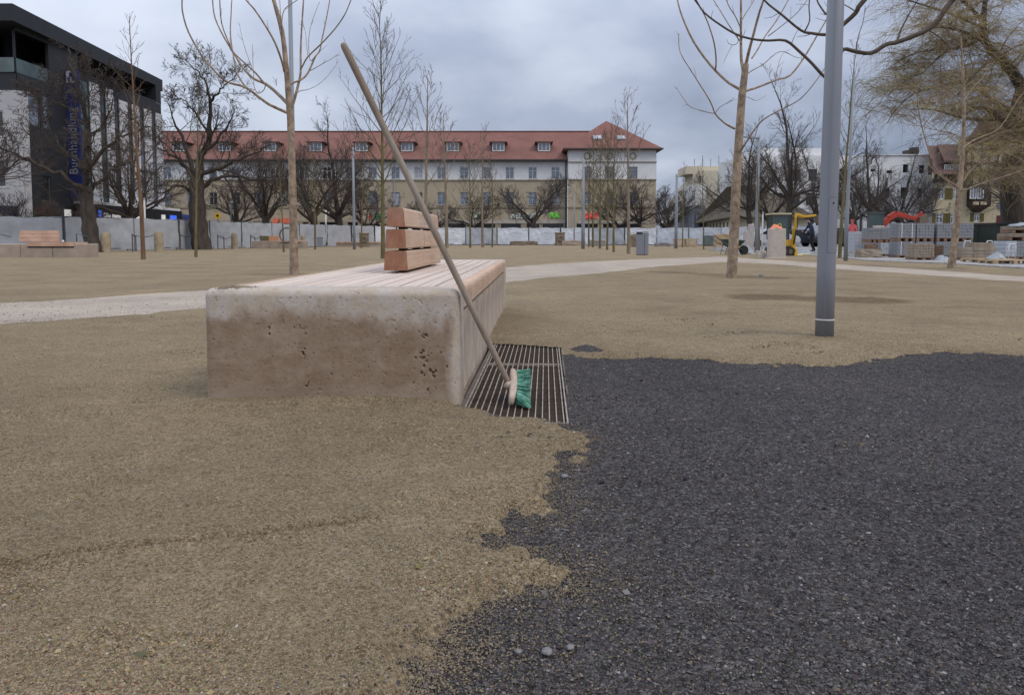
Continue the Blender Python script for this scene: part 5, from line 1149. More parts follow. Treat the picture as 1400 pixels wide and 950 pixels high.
mb = MB(); fc.box(mb, cx(1010), cx(1190), -1, -.5, 0, 1.9); fc.box(mb, cx(1012), cx(1190), 0, .8, 1.75, 2.0); mb.build('dark_arcade', m_canopy, wc, world=True)
# ---- white house with dark square windows
wd = thing('white_house', 'white gabled house with dark square window openings behind the red excavator arm', 'house', (53, 92, 0)); YD = 92; cx = lambda px: (px-700)*YD/1000
fe = Fr((0, YD, 0), UX, NF); wo = [(cx(a), cx(b_), wz(d_, YD), wz(c, YD)) for a, b_, c, d_ in ((1230,1238,226,237), (1252,1260,227,238), (1228,1237,257,272), (1251,1259,258,271), (1206,1214,258,271), (1226,1235,298,305), (1205,1216,288,300), (1186,1193,232,236), (1208,1216,234,238))]
mb = MB(); fe.wall(mb, cx(1178), cx(1273), 0, wz(214, YD), wo, 0, .35); mb.box(cx(1273)-.03, cx(1273), YD, YD+8, 0, wz(214, YD)); mb.box(cx(1178), cx(1273), YD+.5, YD+8, 0, wz(214, YD)-.02); mb.build('wall', M('bright_white_wall', (.64, .65, .66), .9, .06, .8), wd, world=True)
for (a, b_, c, d_) in wo: window(fe, wd, a, b_, c, d_, m_gutter, g_dark, d=-.28, bars=0, cross=0, fw=.05)
mb = MB(); mb.box(cx(1178)-.1, cx(1273)+.1, YD-.15, YD+8.1, wz(214, YD), wz(212.5, YD)); mb.build('parapet', m_fasc, wd, world=True)
# ---- half-timbered houses
m_yel = M('yellow_plaster', (.43, .37, .25), .9, .08, .6, 0); m_shut = M('olive_shutter', (.11, .09, .022), .8, .15, 2, 0); m_shutr = M('maroon_shutter', (.10, .02, .025), .8, .1); m_timb = M('dark_timber', (.045, .028, .020), .9, .2)
YH = 86; cx = lambda px: (px-700)*YH/1000; Z = lambda py: wz(py, YH)
th = thing('half_timbered_house', 'yellow half-timbered house with brown tiled roof and olive shutters at the right', 'house', (cx(1310), YH, 0)); fh = Fr((0, YH, 0), UX, NF)
wo = [(cx(a), cx(b_), Z(d_), Z(c)) for a, b_, c, d_ in ((1279,1288,258,273), (1299,1306,258,273), (1277,1287,292,306), (1297,1305,292,306), (1329,1337,292,303))]
mb = MB(); fh.wall(mb, cx(1273), cx(1402), 0, Z(250), wo + [], 0, .2); mb.build('wall', m_yel, th, world=True)
for (a, b_, c, d_) in wo: window(fh, th, a, b_, c, d_, m_frame, g_blue, d=-.1, bars=1, cross=.65, fw=.10)
for (a, b_, c, d_) in wo:
    for s in (-1, 1):
        c0 = a-.02 if s < 0 else b_+.02; mb = MB(); w_ = .42; u0, u1 = (c0-w_, c0) if s < 0 else (c0, c0+w_)
        for q in ((u0, u0+.06, c, d_), (u1-.06, u1, c, d_), (u0+.06, u1-.06, c, c+.08), (u0+.06, u1-.06, d_-.08, d_), (u0+.06, u1-.06, (c+d_)/2-.05, (c+d_)/2+.05)): fh.box(mb, q[0], q[1], .01, .07, q[2], q[3])
        fh.box(mb, u0+.06, u1-.06, .01, .04, c+.08, d_-.08); mb.build('shutter', m_shut, th, world=True)
mb = MB()        # upper storeys of timber, framed
fh.box(mb, cx(1273), cx(1312), -.3, .25, Z(250), Z(246))
for px in (1273, 1281, 1290, 1299, 1307): fh.box(mb, cx(px), cx(px)+.22, .0, .16, Z(246), Z(238))
mb.beam(fh.p(cx(1281)+.2, .1, Z(246)), fh.p(cx(1290), .1, Z(238)), .14, .12); mb.beam(fh.p(cx(1299), .1, Z(246)), fh.p(cx(1290)+.2, .1, Z(238)), .14, .12); fh.box(mb, cx(1273), cx(1312), -.3, .3, Z(238), Z(236)); mb.build('timber_frame', m_timb, th, world=True)
mb = MB(); fh.box(mb, cx(1273), cx(1312), -.5, .0, Z(250), Z(236)); mb.build('infill', m_yel, th, world=True)
mb = MB(); zr, ze = Z(201)+.6, Z(238)
q5 = wz(201, YH+5); X5 = lambda px, y: (px-700)*y/1000
mb.add([(X5(1273, YH-.8), YH-.8, wz(239, YH-.8)), (X5(1316, YH-.8), YH-.8, wz(239, YH-.8)), (X5(1316, YH+5), YH+5, q5), (X5(1263, YH+5), YH+5, q5), (X5(1268, YH+10), YH+10, ze), (X5(1316, YH+10), YH+10, ze)], [(0,1,2,3), (3,2,5,4), (0,3,4), (1,5,2)]); mb.build('roof', m_roof_b, th, world=True)
# broad dormer with three windows
mb = MB(); fh.box(mb, cx(1284), cx(1313), -3.0, -.1, Z(237), Z(224)); mb.build('dormer_wall', m_timb, th, world=True)
for px in (1286.5, 1294.5, 1302.5): window(fh, th, cx(px), cx(px)+.58, Z(236), Z(226), m_frame, g_blue, d=-.06, bars=1, cross=0, fw=.08)
mb = MB(); mb.hexa([(cx(1283), YH-.5, Z(224)), (cx(1315), YH-.5, Z(224)), (X5(1315, YH+4.6), YH+4.6, q5-.1), (X5(1275, YH+4.6), YH+4.6, q5-.1), (cx(1283), YH-.5, Z(224)+.2), (cx(1315), YH-.5, Z(224)+.2), (X5(1315, YH+4.6), YH+4.6, q5+.1), (X5(1275, YH+4.6), YH+4.6, q5+.1)]); mb.build('dormer_roof', m_roof_b, th, world=True)
for a, b_ in ((1234, 1241), (1243, 1251)): mb = MB(); mb.box(X5(a, YH+7), X5(b_, YH+7), YH+7, YH+8, wz(232, YH+7), wz(203 if a > 1240 else 207, YH+7)); mb.build('chimney', M('dark_brick', (.05, .04, .035)), th, world=True)
# tall timbered bay
mb = MB(); u0, u1 = cx(1318), cx(1344)
fh.box(mb, u0, u1, 0, 1.0, Z(282), Z(256)); mb.build('bay', m_timb, th, world=True)
fbay = Fr((0, YH-1.0, 0), UX, NF)
for px in (1321, 1331): window(fbay, th, cx(px)*.99, cx(px)*.99+.72, Z(273), Z(257), m_frame, g_blue, d=.05, bars=1, cross=.6, fw=.08)
mb = MB(); fbay.box(mb, (u0+.15), (u0+.8), .0, .05, Z(281), Z(277)); fbay.box(mb, (u0+1.0), (u0+1.7), .0, .05, Z(281), Z(277)); mb.build('bay_panel', m_yel, th, world=True)
mb = MB(); c = fh.p; mb.add([c(u0, 0, Z(282)), c(u1, 0, Z(282)), c(u1, 1.0, Z(282)), c(u0, 1.0, Z(282)), c(u0+.8, 0, Z(291)), c(u1-.8, 0, Z(291)), c(u1-.8, .3, Z(291)), c(u0+.8, .3, Z(291))], [(0,1,2,3), (0,3,7,4), (1,5,6,2), (3,2,6,7), (4,7,6,5)]); mb.build('bay_corbel', m_timb, th, world=True)
mb = MB(); fh.box(mb, cx(1312), cx(1402), -1.2, -.02, Z(250), Z(190)); mb.build('gable_wall', m_yel, th, world=True)
mb = MB()
for px in (1313, 1322, 1334, 1345, 1356, 1368, 1380, 1392): fh.box(mb, cx(px), cx(px)+.25, -.02, .12, Z(256), Z(195))
for py in (256, 236, 226, 208, 196): fh.box(mb, cx(1312), cx(1402), .0, .15, Z(py), Z(py)+.25)
for px in (1322, 1345, 1368): mb.beam(fh.p(cx(px)+.2, .05, Z(236)), fh.p(cx(px+11), .05, Z(226)), .18, .1)
for px in (1313, 1334, 1356, 1380): mb.beam(fh.p(cx(px)+.2, .05, Z(255)), fh.p(cx(px+9), .05, Z(237)), .2, .1)
mb.build('timber_frame', m_timb, th, world=True)
for px, py in ((1325, 210), (1337, 210), (1348, 244), (1359, 244), (1371, 244), (1336, 232), (1352, 214), (1372, 214)): window(fh, th, cx(px), cx(px)+.75, Z(py+6), Z(py-8), m_frame, g_blue, d=.06, bars=1, cross=.6, fw=.08)
mb = MB(); mb.add([(cx(1311), YH-1, Z(190)), (cx(1405), YH-1, Z(190)), (cx(1405), YH+9, Z(190)), (X5(1318, YH+9), YH+9, Z(190)), (cx(1360), YH+2, Z(146)), (cx(1405), YH+2, Z(146))], [(0,1,5,4), (3,0,4), (2,3,4,5), (1,2,5), (3,2,1,0)]); mb.build('roof', m_roof_b, th, world=True)
for a, b_ in ((1360, 1366), (1375, 1382)): mb = MB(); fh.box(mb, cx(a), cx(b_), .01, .07, Z(307), Z(295)); mb.build('shutter', m_shutr, th, world=True)
window(fh, th, cx(1366.5), cx(1374.5), Z(306), Z(295), m_frame, g_blue, d=.05, bars=1, cross=.6, fw=.1)
mb = MB(); nseg = 16; cx0, cz0 = cx(1368), Z(281); mb.add([fh.p(cx0+.7*math.cos(2*math.pi*k/nseg), dd_, cz0+.6*math.sin(2*math.pi*k/nseg)) for dd_ in (.01, .10) for k in range(nseg)], [tuple(range(nseg, 2*nseg)), tuple(range(nseg))[::-1]]+[(k, (k+1) % nseg, nseg+(k+1) % nseg, nseg+k) for k in range(nseg)]); mb.build('oval_window', g_blue, th, world=True)
# ================================================================ SITE FENCE
def tarp_mat():
    m, nt, b = newmat('white_tarpaulin'); v = vec_n(nt); n = noise_n(nt, vec_n(nt, (1, 1, 1.6)), 1.3, 5, .6, .8); n2 = noise_n(nt, v, 5, 4, .6)
    nt.links.new(ramp_n(nt, n, [(.3, (.50, .53, .57)), (.7, (.66, .68, .72))]), b.inputs['Base Color']); b.inputs['Roughness'].default_value = .55
    n1 = bump_n(nt, b, n, .8, .12); bump_n(nt, b, n2, .3, .03, n1); return m
m_tarp = tarp_mat(); m_tarp2 = M('grey_tarpaulin', (.36, .38, .41), .7, .14, 1.5, .4, 5, .03); m_fpost = M('fence_tube', (.10, .11, .12), .5, .1, metal=.4); m_foot = M('concrete_foot', (.22, .21, .2), .9)
FW, FH = 3.4, 1.8
def fence_panel(seed, mt):
    r = thing('fence_panel', 'x', 'fence', (0, 0, 0)); mb = MB()
    for x in (.03, FW-.03): mb.tube([(x, 0, .05), (x, 0, FH+.08)], .028, 6)
    mb.tube([(.03, 0, FH), (FW-.03, 0, FH)], .018, 5); mb.tube([(.03, 0, .15), (FW-.03, 0, .15)], .018, 5); mb.build('frame', m_fpost, r)
    nx, nz = 26, 14; vs = []; rr = random.Random(seed)
    xs, zs_ = np.meshgrid(np.linspace(.05, FW-.05, nx), np.linspace(.04, FH+.02, nz)); dy = -.035+fbm(xs*1.2+seed, zs_*1.4, 0, 3, seed)*.07 + np.abs(fbm(xs*2.5+zs_*1.3+seed, zs_*.8, 0, 2, seed+5))*.05; zz = zs_ + (zs_ > FH*.98)*fbm(xs*2, 0*xs, seed, 2, seed)*.05
    V = [np.stack([xs, dy-s*.006, zz], -1).reshape(-1, 3) for s in (0, 1)]; i = np.arange(nx*nz).reshape(nz, nx); q = np.stack([i[:-1, :-1], i[:-1, 1:], i[1:, 1:], i[1:, :-1]], -1).reshape(-1, 4)
    link('tarpaulin', np_mesh('tarpaulin', np.concatenate(V), [q, q[:, ::-1]+nx*nz], True, [mt]), r)
    mb = MB(); mb.box(-.30, .30, -.11, .11, 0, .12); mb.build('foot', m_foot, r, bevel=.02); return r
FP = [fence_panel(s, m_tarp if s < 4 else m_tarp2) for s in (1, 2, 3, 4, 5)]; used_f = set(); cnt = 0
fpts = [(-260,34.5),(-120,36),(0,38),(150,40),(240,44),(300,49),(400,57),(500,66),(600,77),(700,79),(800,79),(900,79),(985,76),(1010,72),(1130,64),(1190,62)]
fpw = [B(*q) for q in fpts]; rf = random.Random(9)
fl_lab = ['at the far left, behind the stone bench', 'left of the thickest old tree', 'right of the thickest tree', 'behind the low platform', 'behind the bench', 'before the shop fronts', 'before the white pavilion wall', 'right of the grey litter bin', 'behind the excavator']
tot = [0]; fence_all = []
for a, b in zip(fpw, fpw[1:]): tot.append(tot[-1]+(b-a).length)
s = 0
while s+FW < tot[-1]:
    def onp(t):
        i = max(k for k in range(len(tot)) if tot[k] <= t); i = min(i, len(fpw)-2); return fpw[i].lerp(fpw[i+1], (t-tot[i])/(tot[i+1]-tot[i]))
    p0, p1 = onp(s), onp(s+FW); d = p1-p0; k = rf.randrange(4) if p0.x > -14 else (4 if rf.random() < .6 else 3)
    o = FP[k] if k not in used_f else copy_tree(FP[k]); used_f.add(k); px = 700+1000*p0.x/p0.y
    lb = [t for lim, t in zip((110, 240, 400, 530, 640, 775, 885, 1000, 9999), fl_lab) if px < lim][0]
    place(o, (p0.x, p0.y, 0), math.atan2(d.y, d.x)+rf.uniform(-.02, .02), 1.0, '%s site fence panel hung with tarpaulin, %s' % ('grey' if k == 4 else 'white', lb), 'site fence panels '+lb); fence_all.append((o, lb, k)); s += FW+.05
for lb in fl_lab:
    gl = [(o, k) for o, l, k in fence_all if l == lb]; nn = ('first', 'second', 'third', 'fourth', 'fifth', 'sixth', 'seventh', 'eighth', 'ninth')
    for i, (o, k) in enumerate(gl):
        o['label'] = '%s tarpaulin fence panel %s%s' % ('grey' if k == 4 else 'white', lb, ', %s from the left' % nn[i] if len(gl) > 1 else '')
for k in range(5):
    if k not in used_f:
        for c in list(FP[k].children): bpy.data.objects.remove(c)
        bpy.data.objects.remove(FP[k])

# ================================================================ LAMP POSTS
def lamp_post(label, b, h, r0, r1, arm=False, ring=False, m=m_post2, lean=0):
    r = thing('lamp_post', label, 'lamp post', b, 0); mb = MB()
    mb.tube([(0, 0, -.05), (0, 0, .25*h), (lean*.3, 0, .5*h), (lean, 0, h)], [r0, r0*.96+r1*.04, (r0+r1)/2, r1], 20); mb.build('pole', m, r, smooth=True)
    if arm:
        mb = MB(); mb.beam((0, 0, h-.06), (-1.0, -.1, h+.02), .14, .07); mb.build('lamp_head', m, r, bevel=.01)
    else:
        mb = MB(); mb.tube([(lean, 0, h), (lean, 0, h+.14)], [r1*1.2, r1*.9], 12); mb.build('lamp_head', m_frame_g, r, smooth=False)
    return r
b = G(1127, 461); r = thing('lamp_post', 'tall thick grey lamp post near the camera, at the right', 'lamp post', b, 0)
mb = MB(); mb.tube([(0, 0, -.05), (0, 0, .5), (.009, 0, 1.6), (.035, 0, 5.7)], [.0625, .0622, .058, .043], 48); mb.build('pole', m_post, r, smooth=True)
mb = MB(); mb.tube([(0, 0, .125), (0, 0, .133)], .0634, 48); mb.build('white_band', m_ring, r, smooth=False)
a0 = rad(-90+32); mb = MB()        # service hatch: a curved plate set on the pole
na, nz = 8, 14; vs = []
for j in range(nz+1):
    zz = .60+.385*j/nz; w_ = rad(30)*(1 if 0 < j < nz else .82)
    for i in range(na+1):
        a = rad(-76)+w_*1.2*(i/na*2-1); rz_ = .0622-(zz-.5)*.0038+.0006; vs.append((math.cos(a)*rz_+(zz-.5)*.008, math.sin(a)*rz_, zz))
mb.add(vs, [(j*(na+1)+i, j*(na+1)+i+1, (j+1)*(na+1)+i+1, (j+1)*(na+1)+i) for j in range(nz) for i in range(na)]); o = mb.build('service_hatch', m_post, r, smooth=True)
cl_ = lambda i, j: vs[j*(na+1)+i]; ol = [cl_(i, 0) for i in range(na+1)]+[cl_(na, j) for j in range(1, nz+1)]+[cl_(i, nz) for i in range(na-1, -1, -1)]+[cl_(0, j) for j in range(nz-1, -1, -1)]
mb = MB(); mb.tube([(v[0]*1.002, v[1]*1.002, v[2]) for v in ol], .0008, 5, cap=False); mb.build('hatch_gap', m_black, o)
mb = MB(); aa = rad(-82); c = Vector((math.cos(aa)*.0612+.0035, math.sin(aa)*.0612, .945)); mb.tube([c-Vector((0, .0, 0)), c+Vector((math.cos(aa), math.sin(aa), 0))*.004], .0055, 12); mb.build('lock', m_black, r)
mb = MB(); 
for s_ in (0, 3): mb.tube([(-.024+s_*.004, -.0578, .14), (-.020+s_*.004, -.0545, 1.6), (.0+s_*.004, -.0430, 5.6)], .0012, 5)
mb.build('seam', m_post2, r)
mb = MB(); mb.tube([(.035, 0, 5.7), (.035, 0, 6.1)], [.07, .09], 24); mb.build('lamp_head', m_frame_g, r)
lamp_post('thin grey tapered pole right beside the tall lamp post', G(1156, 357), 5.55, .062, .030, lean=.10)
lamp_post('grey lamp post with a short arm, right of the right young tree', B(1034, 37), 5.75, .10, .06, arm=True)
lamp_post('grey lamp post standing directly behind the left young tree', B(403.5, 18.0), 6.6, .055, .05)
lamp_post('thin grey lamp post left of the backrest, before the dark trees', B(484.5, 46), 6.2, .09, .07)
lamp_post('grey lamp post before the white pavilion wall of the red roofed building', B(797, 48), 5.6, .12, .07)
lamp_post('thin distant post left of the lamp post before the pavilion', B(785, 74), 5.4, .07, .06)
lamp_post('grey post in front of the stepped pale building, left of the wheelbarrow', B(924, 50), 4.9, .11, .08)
lamp_post('short white post before the dark building by the site fence', B(199.5, 42.5), 2.9, .05, .05, m=m_fasc)
lamp_post('short white pole before the arched shop window left of the backrest', B(446, 82), 3.9, .08, .08, m=m_fasc)
lamp_post('thin dark pole behind the fence right of the thickest tree', B(317, 60), 3.6, .06, .06, m=m_fpost)
lamp_post('pale pole left of the stone stele, before a parked car', B(1042, 45), 2.2, .05, .04, m=m_fasc)
r = thing('round_sign', 'yellow round sign on a thin pole right of the thickest tree', 'sign', B(299, 70)); mb = MB(); mb.tube([(0, 0, 0), (0, 0, 3.0)], .04, 6); mb.build('pole', m_fpost, r)
mb = MB(); mb.tube([(0, -.05, 2.85), (0, -.10, 2.85)], .30, 20); mb.build('disc', M('yellow_sign', (.65, .38, .03), .6, .05), r)
mb = MB(); mb.tube([(0, -.101, 2.85), (0, -.115, 2.85)], .12, 12); mb.build('mark', m_black, r)

# ================================================================ BENCHES AND STONES BEHIND
m_conc = M('beige_bench_stone', (.33, .265, .215), .85, .2, 2, .2, 20, .01); m_wd = M('distant_larch', (.44, .27, .19), .8, .2, 2, 0, tint=(.50, .32, .23))
def far_bench(label, b, L, rz, back=(.0, 1.5), d=1.0, h=.5, slat=(.5, 3)):
    r = thing('park_bench', label, 'bench', b, rz); n = max(2, int(L/1.1))
    for i in range(n):
        mb = MB(); mb.box(L*i/n+.005, L*(i+1)/n-.005, 0, d, -.02, h); mb.build('stone_block', m_conc, r, bevel=.03)
    mb = MB(); mb.box(slat[0], slat[1], -.02, d*.9, h+.002, h+.06); mb.box(slat[0], slat[1], -.03, -.006, h-.09, h+.06); mb.build('seat_board', m_wd, r)
    mb = MB(); mb.box(slat[0], slat[1], -.012, -.004, h-.14, h-.095); mb.build('painted_shadow_gap', m_black, r)  # black strip painted in for the shade under the seat edge
    if back:
        for k in range(3):
            mb = MB(); w0, w1 = .075-.012*k, .065-.012*k; a, c = back; zz = h+.08+k*.14; yc = d*.55
            mb.prism([(yc-w0, zz), (yc+w0, zz), (yc+w1, zz+.125), (yc-w1, zz+.125)], a, c, 'x'); o = mb.build('backrest_beam', m_wd, r, bevel=.008)
            mb = MB(); mb.prism([(yc-w0+.004, zz+.004), (yc+w0-.004, zz+.004), (yc+w1-.004, zz+.121), (yc-w1+.004, zz+.121)], a-.004, a+.001, 'x'); mb.build('end_face', m_end, o)
    return r
b = B(-60, 26.6); far_bench('long stone and wood bench at the left edge, in front of the grey fence', (b.x, 26.6, 0), 4.55, rad(2.5), (1.95, 3.35), 1.05, .5, (2.55, 4.2))
mb = MB(); mb.tube([(0, 0, 0), (.0, 0, .035), (0, 0, .07)], [.03, .045, .03], 8); o = mb.build('paper_ball', m_plast, smooth=True); tag(o, 'crumpled white paper lying on the left bench', 'litter'); pb = B(87, 27.2); o.location = (pb.x, 27.2, .565)
b = B(344, 50); far_bench('pale stone bench with orange wooden blocks, left of the front young tree', b, 3.6, rad(-3), None, 1.0, .52, (2.0, 3.4))
for a, c, m, lb in ((.5, 1.1, m_olive, 'olive wooden block on the distant stone bench, left of an orange one'), (1.12, 1.75, m_orange, 'orange wooden block on the distant stone bench, right of an olive one')):
    mb = MB(); mb.box(a, c, 0, .35, 0, .34); o = mb.build('wooden_block', m, bevel=.01); o.location = (b.x, b.y+.2, .525); tag(o, lb, 'block')
r = thing('wooden_platform', 'long low platform with a brown wooden top, behind the thin lamp post', 'platform', B(441, 62)); n = 7
for i in range(n): mb = MB(); mb.box(i*.68, i*.68+.665, 0, 1.2, .30, .40); mb.build('deck_board', m_wd, r)
mb = MB(); mb.box(.05, n*.68-.05, .05, 1.15, 0, .30); mb.build('base', m_conc, r)
bb = B(437.5, 58); mb = MB(); mb.box(-.2, .2, -.2, .2, 0, .75); mb.box(-.22, .22, -.22, .22, .75, .80); o = mb.build('litter_bin', m_post2, bevel=.02); o.location = bb; tag(o, 'small grey bin left of the low wooden platform', 'litter bin')
def bollard(label, px, Yd, h, w):
    b = B(px, Yd); mb = MB(); pr = [(w*.5*1.06, -.05), (w*.5, h*.12), (w*.48, h*.84), (w*.42, h*.93), (w*.26, h)]; n = 10; rr = random.Random(int(px)); vs = []
    for rad_, zz in pr:
        for k in range(n): a = 2*math.pi*k/n; vs.append((math.cos(a)*rad_*rr.uniform(.95, 1.05), math.sin(a)*rad_*rr.uniform(.95, 1.05), zz))
    mb.add(vs, [(i*n+k, i*n+(k+1) % n, (i+1)*n+(k+1) % n, (i+1)*n+k) for i in range(len(pr)-1) for k in range(n)]+[tuple((len(pr)-1)*n+k for k in range(n))])
    o = mb.build('stone_bollard', m_oldstone, smooth=True); o.location = b; tag(o, label, 'bollard', 'old stone bollards along the left'); return b
bol = [bollard('old stone bollard just right of the thick old tree', 145, 37.0, 1.02, .48), bollard('old stone bollard between the reddish thin tree and the thickest tree', 217.5, 38.5, 1.08, .46), bollard('old stone bollard right of the thickest old tree', 320.7, 48, 1.08, .42), bollard('old stone bollard right of the front young tree', 414.5, 56, .98, .36)]
# square rails and chains
def rail(label, px, Yd, w=.42, h=.92, rz=0):
    b = B(px, Yd); r = thing('rail_post', label, 'rail', b, rz); mb = MB(); mb.tube([(0, 0, 0), (0, 0, h), (w, .25, h-.14), (w, .25, 0)], .035, 6); mb.build('rail', m_fpost, r); return b
R_ = [rail('bent dark rail beside the trunk of the thick old tree', 105.5, 36.2), rail('dark rail left of the reddish thin tree', 181.5, 38.6, .05), rail('dark rail left of the thickest old tree', 247, 43.5, .2), rail('dark bent rail right of the thickest old tree', 298, 47.2, .30), rail('dark rail left of the stone bench with orange blocks', 343, 50.5, .2)]
def chain(label, a, b, za, zb, sag, r=.022):
    pts = [Vector(a).lerp(Vector(b), t/12) + Vector((0, 0, za+(zb-za)*t/12-sag*4*(t/12)*(1-t/12))) for t in range(13)]; mb = MB(); mb.tube(pts, r, 5); o = mb.build('chain', m_fpost, smooth=True); tag(o, label, 'chain')
chain('sagging chain between the rail and the bollard left of the thickest tree', R_[1], bol[1], .90, .95, .14); chain('chain from the dark rail toward the thickest old tree', R_[2], B(268, 45), .88, .85, .06); chain('sagging chain between the bent rail and the bollard right of the thickest tree', R_[3], bol[2], .88, .98, .25)
chain('chain sagging from the rail left of the orange blocks', R_[4], B(358, 50), .86, .9, .2); chain('chain crossing before the fence at the far left edge', B(-20, 33), B(16, 32.5), 1.15, .78, .05); chain('chain rising to the right behind the left bench', B(30, 32), B(53, 32), .72, 1.0, .04)
mb = MB(); n = 28; Rg, rg = .36, .035; vs = []
for i in range(n):
    a = 2*math.pi*i/n
    for k in range(6): q = 2*math.pi*k/6; vs.append(((Rg+rg*math.cos(q))*math.cos(a), rg*math.sin(q), (Rg+rg*math.cos(q))*math.sin(a)))
mb.add(vs, [(i*6+k, i*6+(k+1) % 6, ((i+1) % n)*6+(k+1) % 6, ((i+1) % n)*6+k) for i in range(n) for k in range(6)]); o = mb.build('ring', m_fpost, smooth=True); bq = P(392.3, 321.5, 36.6); o.location = bq; tag(o, 'dark ring hung on the thin tree left of the front young tree', 'ring')
def carved(label, px, Yd, w, h):
    b = B(px, Yd); r = thing('carved_stone', label, 'stone', b, rad(8)); mb = MB(); mb.box(-w*.52, w*.52, -.3, .3, 0, h*.2); mb.build('plinth', m_carved, r, bevel=.05)
    mb = MB(); mb.box(-w*.44, w*.44, -.25, .25, h*.2, h*.9); mb.build('shaft', m_carved, r, bevel=.06); mb = MB(); mb.box(-w*.5, w*.5, -.28, .28, h*.9, h); mb.build('cap', m_carved, r, bevel=.04)
    mb = MB(); n = 18; vs = []
    for k in range(n):
        a = 2*math.pi*k/n
        for q, d_ in ((.16, .24), (.30, .24), (.30, .32), (.16, .32)): vs.append((math.cos(a)*q*w, -d_, h*.56+math.sin(a)*q*w))
    mb.add(vs, [(4*k+j, 4*k+(j+1) % 4, 4*((k+1) % n)+(j+1) % 4, 4*((k+1) % n)+j) for k in range(n) for j in range(4)]); mb.build('carved_ring', m_carved, r)
carved('dark carved stone block with a round ornament, right of the long green letters', 765.5, 70, .98, 1.28); carved('brown carved stone behind the thin lamp post left of the backrest', 498, 60, .85, 1.15)
def rough(label, px, Yd, w, h, d, m, seed, cat='stone', name='stone_block', rz=0):
    bm = bmesh.new(); bmesh.ops.create_cube(bm, size=1); bmesh.ops.subdivide_edges(bm, edges=bm.edges, cuts=3, use_grid_fill=True); rr = random.Random(seed)
    for v in bm.verts:
        s_ = 1-.10*max(0, abs(v.co.x)+abs(v.co.z)+abs(v.co.y)-.9); v.co = Vector((v.co.x*w*s_, v.co.y*d*s_, (v.co.z+.5)*h*(.97+.06*rr.random())))+Vector((rr.gauss(0, .012*w), rr.gauss(0, .02*d), rr.gauss(0, .02*h)))
    me = bpy.data.meshes.new(name); bm.to_mesh(me); bm.free(); me.materials.append(m); o = link(name, me); o.location = B(px, Yd); o.rotation_euler.z = rz; return tag(o, label, cat)
rough('long low brown stone trough lying before the fence, left of the carved stone', 716, 72, 2.7, .42, .8, m_carved, 1); rough('pale low stone block right of the carved stone', 784, 70, 2.3, .48, .7, m_conc, 2); rough('grey block behind the row of slender trees', 816, 66, 1.5, .55, .6, m_foot, 3)
rough('brown carved block left of the grey litter bin', 866, 60, .9, 1.0, .6, m_carved, 4); rough('grey mound before the fence right of the litter bin', 905, 62, 1.2, .32, .8, m_foot, 5)
# litter bin
b = G(878, 349); r = thing('litter_bin', 'tall square grey litter bin with a black opening, standing on the sand', 'litter bin', b, rad(-16)); mb = MB(); w = .235
mb.box(-w, w, -w, w, .03, .93); mb.build('body', m_post, r, bevel=.012); mb = MB(); mb.box(-w*.99, w*.99, -w*.99, w*.99, .945, .98); mb.build('lid', m_post2, r, bevel=.01); mb = MB(); mb.box(-w+.02, w*.1, -w-.012, -w+.05, .875, .94); mb.build('opening', m_black, r)
mb = MB(); mb.box(-w+.03, w-.03, -w+.03, w-.03, 0, .03); mb.build('plinth', m_black, r); mb = MB(); mb.box(w*.45, w*.5, -w-.004, -w+.01, .04, .92); mb.build('door_seam', m_black, r)
# cones and small dark things by the row of trees
r = thing('traffic_cone', 'small orange traffic cone by the thin post left of the pavilion lamp post', 'traffic cone', B(785, 72)); mb = MB(); mb.tube([(0, -.3, .04), (0, -.3, .65)], [.17, .03], 10); mb.build('cone', M('cone_orange', (.62, .16, .05)), r); mb = MB(); mb.box(-.22, .22, -.52, -.08, 0, .04); mb.build('base', m_tyre, r)

# ================================================================ RIGHT: BUILDING YARD
b = G(1061, 354); r = thing('stone_stele', 'pale granite slab standing upright on the sand, in front of the yellow excavator', 'stone slab', b, rad(4))
mb = MB(); mb.hexa([(-.29, -.13, -.03), (.29, -.13, -.03), (.29, .13, -.03), (-.29, .13, -.03), (-.275, -.12, 1.03), (.28, -.12, 1.03), (.28, .12, 1.03), (-.275, .12, 1.03)]); mb.build('slab', m_slab, r, bevel=.02); mb = MB(); mb.box(-.33, .31, -.17, .16, -.04, .05); mb.build('base', m_slab, r, bevel=.02)
def cloth(label, loc, w, d, h, m, seed, cat='cloth', name='cloth'):
    n = 14; xs, ys = np.meshgrid(np.linspace(-1, 1, n), np.linspace(-1, 1, n)); rr = np.hypot(xs, ys); zz = h*np.clip(1.15-rr**2, 0, 1)*(1+.7*fbm(xs*2+seed, ys*2, 0, 3, seed)); V = np.stack([xs*w/2*(1+.15*fbm(xs+seed, ys, 1, 2, seed)), ys*d/2, np.maximum(zz, 0)], -1).reshape(-1, 3)
    i = np.arange(n*n).reshape(n, n); q = np.stack([i[:-1, :-1], i[:-1, 1:], i[1:, 1:], i[1:, :-1]], -1).reshape(-1, 4); o = link(name, np_mesh(name, V, [q], True, [m])); o.location = loc; return tag(o, label, cat)
m_salmon = M('salmon_cloth', (.70, .25, .15), .9, .15); m_yellow = M('machine_yellow', (.60, .36, .035), .5, .12, 2, .05); m_yel_p = M('pale_yellow_mat', (.55, .50, .22), .9, .2); m_white_f = M('white_foil', (.26, .28, .30), .4, .2, 3, .5, 6, .05)
cloth('salmon orange work jacket lying on top of the upright granite slab', (b.x-.03, b.y, 1.032), .42, .22, .10, m_salmon, 3, 'jacket', 'work_jacket')
